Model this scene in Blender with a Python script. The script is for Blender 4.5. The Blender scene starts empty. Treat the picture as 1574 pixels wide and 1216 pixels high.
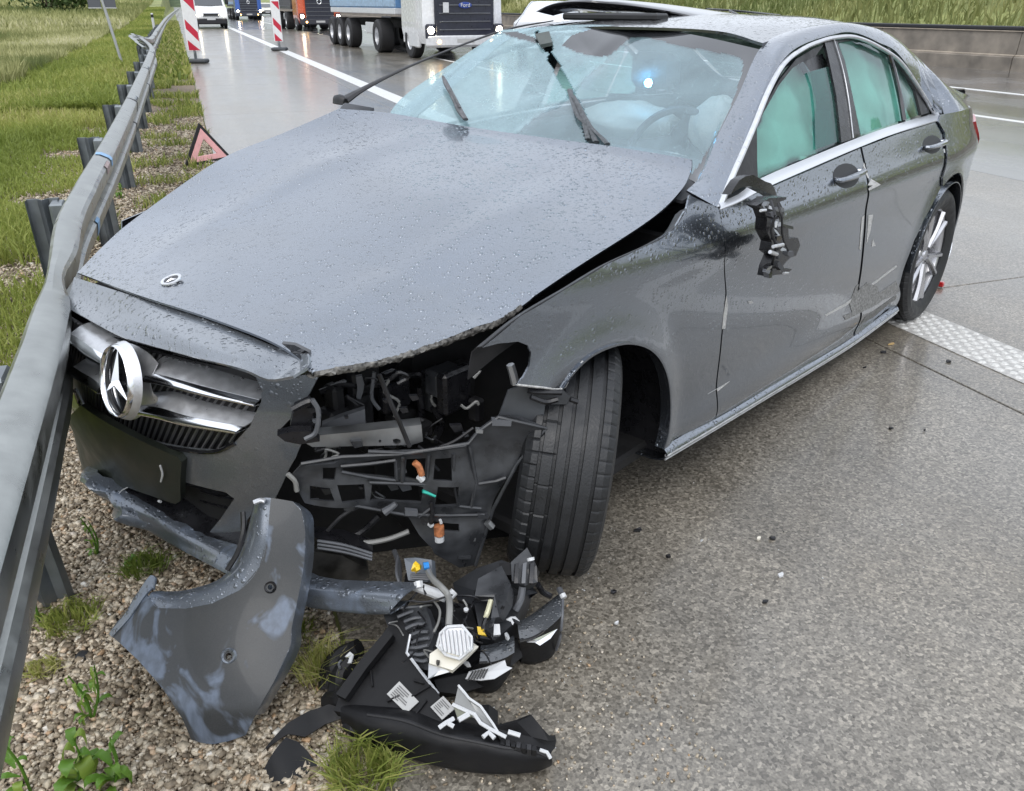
import bpy, math, random
import numpy as np
from mathutils import Matrix, Vector
from mathutils.geometry import delaunay_2d_cdt
random.seed(7)
rng = np.random.default_rng(7)
S = bpy.context.scene

# ------------------------------------------------------------------ camera
F = 1290.0; CX, CY = 787.0, 608.0; EYE = 1.47
PITCH = math.atan2(CY - 5, F)
YAW = math.atan((CX - 265) / math.hypot(F, CY - 5))
cp, sp, cy_, sy_ = math.cos(PITCH), math.sin(PITCH), math.cos(YAW), math.sin(YAW)
FWD = np.array([sy_ * cp, cy_ * cp, -sp]); RGT = np.array([cy_, -sy_, 0.0]); DWN = np.cross(FWD, RGT)
CAM = np.array([0.0, 0.0, EYE])
cam = bpy.data.objects.new("camera", bpy.data.cameras.new("camera"))
S.collection.objects.link(cam); S.camera = cam
cam.data.sensor_width = 36.0; cam.data.lens = F / 1574.0 * 36.0
cam.data.clip_start = 0.05; cam.data.clip_end = 3000
cam.matrix_world = Matrix(((RGT[0], -DWN[0], -FWD[0], 0), (RGT[1], -DWN[1], -FWD[1], 0), (RGT[2], -DWN[2], -FWD[2], EYE), (0, 0, 0, 1)))

# ------------------------------------------------------------------ light: overcast, wet day
SUN_EL, SUN_AZ = math.radians(52), math.radians(-150)
w = bpy.data.worlds.new("World"); S.world = w; w.use_nodes = True
nt = w.node_tree; nt.nodes.clear()
out = nt.nodes.new("ShaderNodeOutputWorld"); bg = nt.nodes.new("ShaderNodeBackground")
sky = nt.nodes.new("ShaderNodeTexSky"); sky.sky_type = 'NISHITA'; sky.sun_disc = False
sky.sun_elevation = SUN_EL; sky.sun_rotation = SUN_AZ; sky.air_density = 1.0; sky.dust_density = 4.0; sky.ozone_density = 1.0
hs = nt.nodes.new("ShaderNodeHueSaturation"); hs.inputs['Saturation'].default_value = 0.42
# cloud cover: large soft patches over the whole dome
tc = nt.nodes.new("ShaderNodeTexCoord"); no = nt.nodes.new("ShaderNodeTexNoise"); no.inputs['Scale'].default_value = 2.2; no.inputs['Detail'].default_value = 4
mr = nt.nodes.new("ShaderNodeMapRange"); mr.inputs['From Min'].default_value = .3; mr.inputs['From Max'].default_value = .7; mr.inputs['To Min'].default_value = .8; mr.inputs['To Max'].default_value = 1.15
mx = nt.nodes.new("ShaderNodeMix"); mx.data_type = 'RGBA'; mx.blend_type = 'MULTIPLY'; mx.inputs[0].default_value = 1
nt.links.new(tc.outputs['Generated'], no.inputs['Vector']); nt.links.new(no.outputs['Fac'], mr.inputs['Value'])
nt.links.new(sky.outputs[0], hs.inputs['Color']); nt.links.new(hs.outputs[0], mx.inputs[6]); nt.links.new(mr.outputs[0], mx.inputs[7])
# overcast deck: brighter overhead than at the horizon, mixed over the clear sky
sx = nt.nodes.new("ShaderNodeSeparateXYZ"); nt.links.new(tc.outputs['Generated'], sx.inputs[0])
m1 = nt.nodes.new("ShaderNodeMapRange"); m1.inputs['From Min'].default_value = 0; m1.inputs['From Max'].default_value = 1; m1.inputs['To Min'].default_value = 4.6; m1.inputs['To Max'].default_value = 9.4
nt.links.new(sx.outputs['Z'], m1.inputs['Value'])
m2 = nt.nodes.new("ShaderNodeMix"); m2.data_type = 'RGBA'; m2.blend_type = 'MULTIPLY'; m2.inputs[0].default_value = 1; nt.links.new(m1.outputs[0], m2.inputs[6]); m2.inputs[7].default_value = (.91, .97, 1.07, 1)
m4 = nt.nodes.new("ShaderNodeMix"); m4.data_type = 'RGBA'; m4.blend_type = 'MULTIPLY'; m4.inputs[0].default_value = 1; nt.links.new(m2.outputs[2], m4.inputs[6]); nt.links.new(mr.outputs[0], m4.inputs[7])
m3 = nt.nodes.new("ShaderNodeMix"); m3.data_type = 'RGBA'; m3.inputs[0].default_value = .75; nt.links.new(mx.outputs[2], m3.inputs[6]); nt.links.new(m4.outputs[2], m3.inputs[7])
nt.links.new(m3.outputs[2], bg.inputs[0]); bg.inputs[1].default_value = 0.15
nt.links.new(bg.outputs[0], out.inputs[0])
sl = bpy.data.lights.new("sun", 'SUN'); sl.energy = 0.6; sl.angle = math.radians(35); sl.color = (1, .97, .93)
so = bpy.data.objects.new("sun", sl); S.collection.objects.link(so)
sd = Vector((math.cos(SUN_EL) * math.sin(SUN_AZ), math.cos(SUN_EL) * math.cos(SUN_AZ), math.sin(SUN_EL)))
so.rotation_euler = sd.to_track_quat('Z', 'Y').to_euler()
S.view_settings.view_transform = 'Standard'; S.view_settings.look = 'None'; S.view_settings.gamma = 1
S.view_settings.exposure = 0.58
S.view_settings.use_curve_mapping = False
S.cycles.max_bounces = 8; S.cycles.transparent_max_bounces = 16

# ------------------------------------------------------------------ geometry: picture rays and the car's own frame
def ray(px, py):
    d = FWD * F + RGT * (px - CX) + DWN * (py - CY); return d / np.linalg.norm(d)
def proj(P):
    q = np.asarray(P, float) - CAM; z = q @ FWD
    return CX + F * (q @ RGT) / z, CY + F * (q @ DWN) / z
def gz(px, py, z=0.0):
    d = ray(px, py); return CAM + d * ((z - EYE) / d[2])
def hx(px, py, X):
    d = ray(px, py); return CAM + d * (X / d[0])
ANG = math.radians(28.6)
BK = np.array([math.cos(ANG), math.sin(ANG), 0.0]); LF = np.array([BK[1], -BK[0], 0.0]); UP = np.array([0, 0, 1.0])
O = gz(1408, 490) - BK * 3.63 - LF * .885; O[2] = 0
def cw(u, w, z): return O + BK * u + LF * w + UP * z
def wc(P): q = np.asarray(P) - O; return q @ BK, q @ LF, q[2]
def hit(px, py, f, t0=.6, t1=9, n=120):
    d = ray(px, py); lt = lv = None
    for i in range(n):
        t = t0 + (t1 - t0) * i / (n - 1); v = f(*wc(CAM + d * t))
        if lv is not None and lv * v <= 0:
            a, b, fa = lt, t, lv
            for _ in range(26):
                m = (a + b) / 2; fm = f(*wc(CAM + d * m))
                if fa * fm <= 0: b = m
                else: a, fa = m, fm
            return CAM + d * a
        lt, lv = t, v
    return CAM + d * 4.5
def pw(px, py, w):
    d = ray(px, py); q = CAM - O; return CAM + d * ((w - q @ LF) / (d @ LF))
def pu(px, py, u):
    d = ray(px, py); q = CAM - O; return CAM + d * ((u - q @ BK) / (d @ BK))
# reading aids: coordinates noted on enlarged crops of the photograph
def Z(s, ox, oy): return lambda *L: [(ox + s * a, oy + s * b) for a, b in L]
z1 = Z(.3304, 0, 0); z2 = Z(.3304, 500, 0); z3 = Z(.3647, 1000, 0); z4 = Z(.3304, 0, 400); z5 = Z(.3812, 400, 450)
z6 = Z(.3701, 1000, 250); z7 = Z(.3832, 0, 750); z8 = Z(.3586, 380, 780)
y1 = Z(.305, 740, 0); y2 = Z(.2287, 500, 30); y3 = Z(.2668, 1080, 40); y4 = Z(.1809, 600, 840); y5 = Z(.2541, 480, 980); y6 = Z(.148, 1120, 260)

def spl(x, xs, ys):
    if x <= xs[0]: return ys[0]
    if x >= xs[-1]: return ys[-1]
    i = 0
    while xs[i + 1] < x: i += 1
    n = len(xs)
    def sl(k):
        if k == 0: return (ys[1] - ys[0]) / (xs[1] - xs[0])
        if k == n - 1: return (ys[-1] - ys[-2]) / (xs[-1] - xs[-2])
        return (ys[k + 1] - ys[k - 1]) / (xs[k + 1] - xs[k - 1])
    h = xs[i + 1] - xs[i]; t = (x - xs[i]) / h
    return (2*t**3-3*t*t+1)*ys[i]+(t**3-2*t*t+t)*h*sl(i)+(-2*t**3+3*t*t)*ys[i+1]+(t**3-t*t)*h*sl(i+1)
PU = [0, .03, .1, .2, .35, .55, .8, 1.2, 2.5, 3.3, 3.7, 4.0, 4.2, 4.4, 4.6, 4.67]
PW = [.35, .5, .66, .76, .83, .875, .895, .893, .903, .903, .90, .875, .84, .77, .66, .5]
def crease(u): return .862 - .012 * (u - 1.4)
def Wd(u, z):
    v = spl(u, PU, PW)
    v += spl(z, [.15, .25, .36, .5, .68, .80], [-.05, -.012, -.012, -.003, .0, .0])
    c = crease(u); d = z - c
    v += -.20 * (math.sqrt(d * d + .0003) + d)
    v += .010 * math.exp(-((z - c + .03) / .05) ** 2) * min(1, max(0, (u - .9) * 3))
    # flared wheel arches
    for uc, zc in ((.80, .33), (3.63, .33)):
        r = math.hypot(u - uc, z - zc); v += .016 * math.exp(-((r - .375) / .05) ** 2)
    return v
def Gd(u, z):
    t = (z - .97)
    return .825 - t * .40 - .10 * t * t - .13 * max(0, u - 3.0) ** 2
def Nd(w, z):
    t = w + .1
    return .015 + .14 * t + .09 * (t / .5) ** 2 + spl(z, [.2, .35, .55, .68, .74, .8], [.05, .02, 0, .025, .05, .1])

# ------------------------------------------------------------------ mesh helpers
def tag(o, label=None, cat=None, group=None, kind=None):
    if label: o['label'] = label
    if cat: o['category'] = cat
    if group: o['group'] = group
    if kind: o['kind'] = kind
    return o
def empty(name, loc, label=None, cat=None, group=None, mat=None):
    o = bpy.data.objects.new(name, None); S.collection.objects.link(o); o.empty_display_size = .1
    o.matrix_world = mat if mat is not None else Matrix.Translation(Vector(loc))
    return tag(o, label, cat, group)
def mk(name, V, Fs, mat, par=None, smooth=True, ang=38, attr=None, mi=None, kind=None, face_cam=False):
    V = np.asarray(V, float)
    if face_cam: Fs = orient(V, Fs)
    if par is not None:
        M = np.array(wmat(par).inverted()); V = V @ M[:3, :3].T + M[:3, 3]; o_loc = None
    else:
        c = V.mean(0); c[2] = V[:, 2].min(); V = V - c; o_loc = c
    me = bpy.data.meshes.new(name)
    me.from_pydata(V.tolist(), [], [tuple(int(i) for i in f) for f in Fs])
    for m in (mat if isinstance(mat, (list, tuple)) else [mat]): me.materials.append(m)
    if mi is not None: me.polygons.foreach_set('material_index', np.asarray(mi, dtype=np.int32))
    if attr is not None:
        a = me.attributes.new('rnd', 'FLOAT', 'POINT'); a.data.foreach_set('value', np.asarray(attr, dtype=np.float32))
    if smooth:
        me.polygons.foreach_set('use_smooth', np.ones(len(me.polygons), dtype=bool))
        me.set_sharp_from_angle(angle=math.radians(ang))
    me.update()
    o = bpy.data.objects.new(name, me); S.collection.objects.link(o)
    if par is not None: o.parent = par
    else: o.location = o_loc
    if kind: o['kind'] = kind
    return o
def wmat(o):
    m = o.matrix_basis.copy()
    p = o.parent
    while p is not None: m = p.matrix_basis @ m; p = p.parent
    return m
def mkbig(name, V, T, mat, par=None, attr=None, kind='stuff', smooth=False, loc=None, nper=3):
    V = np.asarray(V, dtype=np.float32); T = np.asarray(T, dtype=np.int32)
    me = bpy.data.meshes.new(name); me.vertices.add(len(V)); me.vertices.foreach_set('co', V.ravel())
    me.loops.add(T.size); me.loops.foreach_set('vertex_index', T.ravel())
    me.polygons.add(len(T)); me.polygons.foreach_set('loop_start', np.arange(0, T.size, nper, dtype=np.int32))
    me.materials.append(mat)
    if attr is not None:
        a = me.attributes.new('rnd', 'FLOAT', 'POINT'); a.data.foreach_set('value', np.asarray(attr, dtype=np.float32))
    me.update(calc_edges=True)
    if smooth: me.polygons.foreach_set('use_smooth', np.ones(len(T), dtype=bool))
    o = bpy.data.objects.new(name, me); S.collection.objects.link(o)
    if par is not None: o.parent = par
    if kind: o['kind'] = kind
    return o
def fnormals(V, Fs):
    N = []
    for f in Fs:
        n = np.zeros(3); k = len(f)
        for i in range(k): n += np.cross(V[f[i]], V[f[(i + 1) % k]])
        N.append(n)
    return np.array(N)
def orient(V, Fs, to=None):
    """make a sheet's faces look towards the camera side (or away from point to)"""
    N = fnormals(V - V.mean(0), Fs); c = V.mean(0)
    d = (CAM - c) if to is None else (c - to)
    s = sum(float(n @ (CAM - V[list(f)].mean(0)) if to is None else n @ d) for n, f in zip(N, Fs))
    return [tuple(reversed(f)) for f in Fs] if s < 0 else [tuple(f) for f in Fs]
def thick(V, Fs, t):
    """give a sheet real thickness, grown behind its face"""
    V = np.asarray(V, float); N = fnormals(V - V.mean(0), Fs); vn = np.zeros_like(V)
    for n, f in zip(N, Fs):
        for i in f: vn[i] += n
    vn /= np.maximum(np.linalg.norm(vn, axis=1, keepdims=True), 1e-12)
    n = len(V); V2 = np.vstack([V, V - vn * t]); ed = {}
    for f in Fs:
        for i in range(len(f)): ed[(f[i], f[(i + 1) % len(f)])] = 1
    F2 = list(Fs) + [tuple(i + n for i in reversed(f)) for f in Fs]
    for (a, b) in ed:
        if (b, a) not in ed: F2.append((b, a, a + n, b + n))
    return V2, F2
def inside(p, poly):
    x, y = p; c = False; j = len(poly) - 1
    for i in range(len(poly)):
        xi, yi = poly[i]; xj, yj = poly[j]
        if (yi > y) != (yj > y) and x < (xj - xi) * (y - yi) / (yj - yi) + xi: c = not c
        j = i
    return c
def resample(poly, step, closed=True):
    out = []; n = len(poly)
    for i in range(n if closed else n - 1):
        a = np.array(poly[i], float); b = np.array(poly[(i + 1) % n], float)
        k = max(1, int(math.ceil(np.linalg.norm(b - a) / step)))
        for j in range(k): out.append(tuple(a + (b - a) * j / k))
    if not closed: out.append(tuple(poly[-1]))
    return out
def cr(P, n=6, closed=False):
    """Catmull-Rom through points (any dimension)"""
    P = [np.array(p, float) for p in P]; m = len(P); out = []
    for i in range(m if closed else m - 1):
        if closed: p0, p1, p2, p3 = P[i - 1], P[i], P[(i + 1) % m], P[(i + 2) % m]
        else: p1, p2 = P[i], P[i + 1]; p0 = P[i - 1] if i else 2 * p1 - p2; p3 = P[i + 2] if i + 2 < m else 2 * p2 - p1
        for j in range(n):
            t = j / n
            out.append(.5 * ((2 * p1) + (-p0 + p2) * t + (2*p0-5*p1+4*p2-p3)*t*t + (-p0+3*p1-3*p2+p3)*t**3))
    if not closed: out.append(P[-1])
    return out
def cdt(poly, holes=(), step=None, edge=None):
    e = edge or step or 1e9
    loops = [resample(poly, e)] + [resample(h, e) for h in holes]
    vs, es = [], []
    for L in loops:
        b = len(vs); vs += L; es += [(b + i, b + (i + 1) % len(L)) for i in range(len(L))]
    if step:
        xs = [p[0] for p in poly]; ys = [p[1] for p in poly]
        bpts = np.array(vs); a = min(xs); r = 0
        yy = min(ys) + step / 2
        while yy < max(ys):
            xx = min(xs) + step * (.5 if r % 2 else .05)
            while xx < max(xs):
                if inside((xx, yy), poly) and not any(inside((xx, yy), h) for h in holes):
                    if np.min(np.hypot(bpts[:, 0] - xx, bpts[:, 1] - yy)) > step * .45: vs.append((xx, yy))
                xx += step
            yy += step * .87; r += 1
    r = delaunay_2d_cdt([Vector((float(a), float(b))) for a, b in vs], es, [], 0, 1e-7)
    ov = [(p.x, p.y) for p in r[0]]; fs = []
    for f in r[2]:
        c = (sum(ov[i][0] for i in f) / len(f), sum(ov[i][1] for i in f) / len(f))
        if inside(c, poly) and not any(inside(c, h) for h in holes): fs.append(tuple(f))
    return ov, fs
class Field:
    def __init__(s, tr, pos): s.tr, s.pos = tr, pos
def fside(dw=0.0):
    def tr(px, py):
        P = hit(px, py, lambda u, w, z: w - Wd(u, z) - dw, 1.0, 8); u, w, z = wc(P); return (u, z)
    return Field(tr, lambda a: cw(a[0], Wd(a[0], a[1]) + dw, a[1]))
def fgreen(dw=0.0):
    def tr(px, py):
        P = hit(px, py, lambda u, w, z: w - Gd(u, z) - dw, 1.0, 8); u, w, z = wc(P); return (u, z)
    return Field(tr, lambda a: cw(a[0], Gd(a[0], a[1]) + dw, a[1]))
def fnose(du=0.0):
    def tr(px, py):
        P = hit(px, py, lambda u, w, z: u - Nd(w, z) - du, 1.0, 6); u, w, z = wc(P); return (w, z)
    return Field(tr, lambda a: cw(Nd(a[0], a[1]) + du, a[0], a[1]))
def fplane(A, B, C, bulge=None):
    """plane through three world points; bulge(a, b) in metres along its normal towards the viewer"""
    A, B, C = map(lambda p: np.array(p, float), (A, B, C)); e1 = (B - A) / np.linalg.norm(B - A)
    n = np.cross(e1, C - A); n /= np.linalg.norm(n)
    if n @ (CAM - A) < 0: n = -n
    e2 = np.cross(n, e1)
    def tr(px, py):
        d = ray(px, py); P = CAM + d * (((A - CAM) @ n) / (d @ n)); return ((P - A) @ e1, (P - A) @ e2)
    def pos(a): return A + e1 * a[0] + e2 * a[1] + (n * bulge(a[0], a[1]) if bulge else 0)
    f = Field(tr, pos); f.n = n; f.e1 = e1; f.e2 = e2; return f
SIDE, GREEN, NOSE = fside(), fgreen(), fnose()
def panel(name, px, fld, mat, par, t=.004, step=None, holes=(), mirror=False, ang=38, edge=None, both=None):
    poly = [fld.tr(*p) if len(p) == 2 else p[1:] for p in px]; hs_ = [[fld.tr(*p) for p in h] for h in holes]
    ov, fs = cdt(poly, hs_, step, edge)
    V = np.array([fld.pos(a) for a in ov]); fs = orient(V, fs)
    V2, F2 = thick(V, fs, t) if t else (V, fs)
    o = mk(name, V2, F2, mat, par, ang=ang)
    if mirror:
        q = V2 - O; wv = q @ LF; Vm = V2 - np.outer(2 * wv, LF)
        m = mk(name, Vm, [tuple(reversed(f)) for f in F2], mat, par, ang=ang)
        return o, m
    return o
def rs(row, n, curve=True):
    P = np.array(cr(row, 8) if (curve and len(row) > 2) else row, float)
    d = np.r_[0, np.cumsum(np.linalg.norm(np.diff(P, axis=0), axis=1))]; s = np.linspace(0, d[-1], n)
    return np.stack([np.interp(s, d, P[:, k]) for k in range(3)], 1)
def loftV(rows, nu, nv, curve=True):
    R = [rs(r, nu, curve) for r in rows]
    if len(R) == 2: out = [R[0] + (R[1] - R[0]) * t for t in np.linspace(0, 1, nv)]
    else:
        k = max(1, int(round((nv - 1) / (len(R) - 1)))); cols = [cr([r[i] for r in R], k) for i in range(nu)]
        out = [np.array([cols[i][j] for i in range(nu)]) for j in range(len(cols[0]))]
    nv = len(out); V = np.vstack(out)
    fs = [(j * nu + i, j * nu + i + 1, (j + 1) * nu + i + 1, (j + 1) * nu + i) for j in range(nv - 1) for i in range(nu - 1)]
    return V, fs, nu, nv
def loft(name, rows, mat, par, nu=24, nv=8, t=.003, curve=True, ang=38, mirror=False, away=None, disp=None, mf=None):
    V, fs, nu, nv = loftV(rows, nu, nv, curve)
    if disp is not None: V = disp(V, nu, nv)
    fs = orient(V, fs, away); mi = None
    if mf is not None: mi = [mf(V[list(f)].mean(0)) for f in fs]
    if t:
        n = len(fs); V, fs = thick(V, fs, t)
        if mi is not None: mi = mi + mi + [0] * (len(fs) - 2 * n)
    o = mk(name, V, fs, mat, par, ang=ang, mi=mi)
    if mirror:
        wv = (V - O) @ LF; Vm = V - np.outer(2 * wv, LF)
        mk(name, Vm, [tuple(reversed(f)) for f in fs], mat, par, ang=ang, mi=mi)
    return o
class MB:
    def __init__(s): s.V = []; s.F = []; s.n = 0; s.mi = []
    def add(s, V, Fs, m=0):
        V = np.asarray(V, float); s.V.append(V); s.F += [tuple(i + s.n for i in f) for f in Fs]; s.n += len(V); s.mi += [m] * len(Fs); return s
    def box(s, c, sz, ax=None, bev=0.0, m=0):
        """c centre, sz full sizes along axes ax (3 world unit vectors)"""
        ax = np.eye(3) if ax is None else np.array(ax); h = np.array(sz, float) / 2; c = np.array(c, float)
        b = min(bev, h.min() * .9)
        if b <= 0:
            L = [(x, y, z) for x in (-1, 1) for y in (-1, 1) for z in (-1, 1)]
            V = [c + (np.array(l) * h) @ ax for l in L]
            return s.add(V, [(0, 1, 3, 2), (4, 6, 7, 5), (0, 4, 5, 1), (2, 3, 7, 6), (0, 2, 6, 4), (1, 5, 7, 3)], m)
        V = []; idx = {}
        for x in (-1, 1):
            for y in (-1, 1):
                for z in (-1, 1):
                    for k in range(3):
                        q = h - b; q[k] = h[k]; idx[(x, y, z, k)] = len(V); V.append(c + (np.array((x, y, z)) * q) @ ax)
        g = idx; Fs = []
        for k in range(3):
            i, j = (k + 1) % 3, (k + 2) % 3
            for sg in (-1, 1):
                q = []
                for a, bb in ((-1, -1), (1, -1), (1, 1), (-1, 1)):
                    t = [0, 0, 0]; t[k] = sg; t[i] = a; t[j] = bb; q.append(g[(*t, k)])
                Fs.append(tuple(q) if sg > 0 else tuple(reversed(q)))
        for k in range(3):
            i, j = (k + 1) % 3, (k + 2) % 3
            for a in (-1, 1):
                for bb in (-1, 1):
                    t0 = [0, 0, 0]; t0[k] = -1; t0[i] = a; t0[j] = bb; t1 = list(t0); t1[k] = 1
                    q = (g[(*t0, i)], g[(*t1, i)], g[(*t1, j)], g[(*t0, j)])
                    Fs.append(q if a * bb < 0 else tuple(reversed(q)))
        for x in (-1, 1):
            for y in (-1, 1):
                for z in (-1, 1):
                    q = (g[(x, y, z, 0)], g[(x, y, z, 1)], g[(x, y, z, 2)]); Fs.append(q if x * y * z > 0 else tuple(reversed(q)))
        return s.add(V, Fs, m)
    def tube(s, P, r, n=8, curve=True, flat=1.0, cap=True, m=0, up=None):
        P = [np.array(p, float) for p in P]; nr = len(P)
        rad = r if hasattr(r, '__len__') else [r] * nr
        if curve and nr > 2:
            Q = cr([np.r_[p, q] for p, q in zip(P, rad)], 5); P = [q[:3] for q in Q]; rad = [q[3] for q in Q]
        V = []; Fs = []; up = np.array(up if up is not None else (0.13, .07, 1.0), float)
        for i, p in enumerate(P):
            d = P[min(i + 1, len(P) - 1)] - P[max(i - 1, 0)]; d = d / (np.linalg.norm(d) + 1e-12)
            a = np.cross(up, d); a /= np.linalg.norm(a) + 1e-9; b = np.cross(d, a)
            for k in range(n):
                t = 2 * math.pi * k / n; V.append(p + a * math.cos(t) * rad[i] + b * math.sin(t) * rad[i] * flat)
        for i in range(len(P) - 1):
            for k in range(n):
                q = (k + 1) % n; Fs.append((i * n + k, i * n + q, (i + 1) * n + q, (i + 1) * n + k))
        if cap: Fs.append(tuple(reversed(range(n)))); Fs.append(tuple(range((len(P) - 1) * n, len(P) * n)))
        return s.add(V, Fs, m)
    def lathe(s, prof, c, ax, n=48, m=0, e=None, close=False):
        """prof [(r, h)], axis ax through c"""
        ax = np.array(ax, float); ax /= np.linalg.norm(ax); c = np.array(c, float)
        a = np.cross(ax, (0, 0, 1.0)) if abs(ax[2]) < .9 else np.cross(ax, (1.0, 0, 0)); a /= np.linalg.norm(a); b = np.cross(ax, a); V = []; Fs = []; k = len(prof)
        for i in range(n):
            t = 2 * math.pi * i / n; d = a * math.cos(t) + b * math.sin(t)
            for r, h in prof: V.append(c + d * r + ax * h)
        for i in range(n):
            j = (i + 1) % n
            for q in range(k if close else k - 1): q2 = (q + 1) % k; Fs.append((i * k + q, j * k + q, j * k + q2, i * k + q2))
        return s.add(V, Fs, m)
    def plate(s, pts, nrm, t, m=0):
        """flat polygon (world points) extruded by t against nrm"""
        V = np.array(pts, float); n = np.array(nrm, float); n /= np.linalg.norm(n); k = len(V)
        A = np.zeros(3)
        for i in range(k): A += np.cross(V[i] - V[0], V[(i + 1) % k] - V[0])
        if A @ n < 0: V = V[::-1]
        return s.add(np.vstack([V, V - n * t]), [tuple(range(k)), tuple(reversed(range(k, 2 * k)))] + [((i + 1) % k, i, i + k, (i + 1) % k + k) for i in range(k)], m)
    def build(s, name, mat, par=None, smooth=True, ang=35, kind=None):
        return mk(name, np.vstack(s.V), s.F, mat, par, smooth, ang, mi=s.mi if isinstance(mat, (list, tuple)) else None, kind=kind)

# ------------------------------------------------------------------ materials
def newmat(name):
    m = bpy.data.materials.new(name); m.use_nodes = True; t = m.node_tree
    return m, t, t.nodes['Principled BSDF'], t.nodes['Material Output']
def N_(t, typ, **k):
    n = t.nodes.new(typ)
    for a, b in k.items():
        if a in n.inputs.keys(): n.inputs[a].default_value = b
        else: setattr(n, a, b)
    return n
def ramp(t, fac, stops, interp='LINEAR'):
    r = t.nodes.new('ShaderNodeValToRGB'); r.color_ramp.interpolation = interp
    while len(r.color_ramp.elements) < len(stops): r.color_ramp.elements.new(.5)
    for e, (p, c) in zip(r.color_ramp.elements, stops): e.position = p; e.color = (*c, 1) if len(c) == 3 else c
    t.links.new(fac, r.inputs[0]); return r
def coord(t, scale=None):
    g = t.nodes.new('ShaderNodeNewGeometry')
    if scale is None: return g.outputs['Position']
    m = t.nodes.new('ShaderNodeMapping'); m.inputs['Scale'].default_value = scale; t.links.new(g.outputs['Position'], m.inputs['Vector']); return m.outputs[0]
def mixc(t, fac, a, b, blend='MIX'):
    n = t.nodes.new('ShaderNodeMix'); n.data_type = 'RGBA'; n.blend_type = blend
    for i, v in ((0, fac), (6, a), (7, b)):
        if isinstance(v, bpy.types.NodeSocket): t.links.new(v, n.inputs[i])
        elif i == 0: n.inputs[0].default_value = v
        else: n.inputs[i].default_value = (*v, 1)
    return n.outputs[2]
def mat(name, col, rough=.5, metal=0, noise=0.0, nscale=12, bump=0.0, bscale=60, coat=0, spec=.5, emit=None, estr=0, wet=False):
    m, t, p, o = newmat(name)
    p.inputs['Base Color'].default_value = (*col, 1); p.inputs['Roughness'].default_value = rough; p.inputs['Metallic'].default_value = metal
    p.inputs['Coat Weight'].default_value = coat; p.inputs['Coat Roughness'].default_value = .06; p.inputs['Specular IOR Level'].default_value = spec
    if emit: p.inputs['Emission Color'].default_value = (*emit, 1); p.inputs['Emission Strength'].default_value = estr
    c = coord(t)
    if noise:
        n = N_(t, 'ShaderNodeTexNoise', Scale=nscale, Detail=5.0); t.links.new(c, n.inputs['Vector'])
        r = ramp(t, n.outputs['Fac'], [(.3, tuple(x * (1 - noise) for x in col)), (.7, tuple(min(1, x * (1 + noise)) for x in col))]); t.links.new(r.outputs[0], p.inputs['Base Color'])
        q = ramp(t, n.outputs['Fac'], [(.3, (max(.02, rough * .75),) * 3), (.7, (min(1, rough * 1.3),) * 3)]); t.links.new(q.outputs[0], p.inputs['Roughness'])
    if bump:
        n2 = N_(t, 'ShaderNodeTexNoise', Scale=bscale, Detail=4.0); t.links.new(c, n2.inputs['Vector'])
        b = N_(t, 'ShaderNodeBump', Strength=bump, Distance=.004); t.links.new(n2.outputs['Fac'], b.inputs['Height']); t.links.new(b.outputs[0], p.inputs['Normal'])
    return m
def droplets(t, c, scale=58, rmin=.16, rmax=.46, dens=.9):
    """height of rain beads, per-cell radius"""
    h = None
    for s, hi, lo, d in ((scale, rmax, rmin, dens), (scale * 2.1, rmax * .95, rmin, dens)):
        v = N_(t, 'ShaderNodeTexVoronoi', Scale=float(s)); v.inputs['Randomness'].default_value = .95; t.links.new(c, v.inputs['Vector'])
        sep = t.nodes.new('ShaderNodeSeparateColor'); t.links.new(v.outputs['Color'], sep.inputs[0])
        r = N_(t, 'ShaderNodeMapRange'); r.inputs['From Min'].default_value = 1 - d; r.inputs['From Max'].default_value = 1; r.inputs['To Min'].default_value = lo * .4; r.inputs['To Max'].default_value = hi; t.links.new(sep.outputs[0], r.inputs['Value'])
        q = N_(t, 'ShaderNodeMath', operation='DIVIDE'); t.links.new(v.outputs['Distance'], q.inputs[0]); t.links.new(r.outputs[0], q.inputs[1])
        q2 = N_(t, 'ShaderNodeMath', operation='POWER'); t.links.new(q.outputs[0], q2.inputs[0]); q2.inputs[1].default_value = 2.2
        q3 = N_(t, 'ShaderNodeMath', operation='SUBTRACT'); q3.inputs[0].default_value = 1; t.links.new(q2.outputs[0], q3.inputs[1]); q3.use_clamp = True
        q4 = N_(t, 'ShaderNodeMath', operation='MULTIPLY'); t.links.new(q3.outputs[0], q4.inputs[0]); t.links.new(r.outputs[0], q4.inputs[1])
        if h is None: h = q4.outputs[0]
        else:
            a = N_(t, 'ShaderNodeMath', operation='MULTIPLY_ADD'); t.links.new(q4.outputs[0], a.inputs[0]); a.inputs[1].default_value = .45; t.links.new(h, a.inputs[2]); h = a.outputs[0]
    return h
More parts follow.
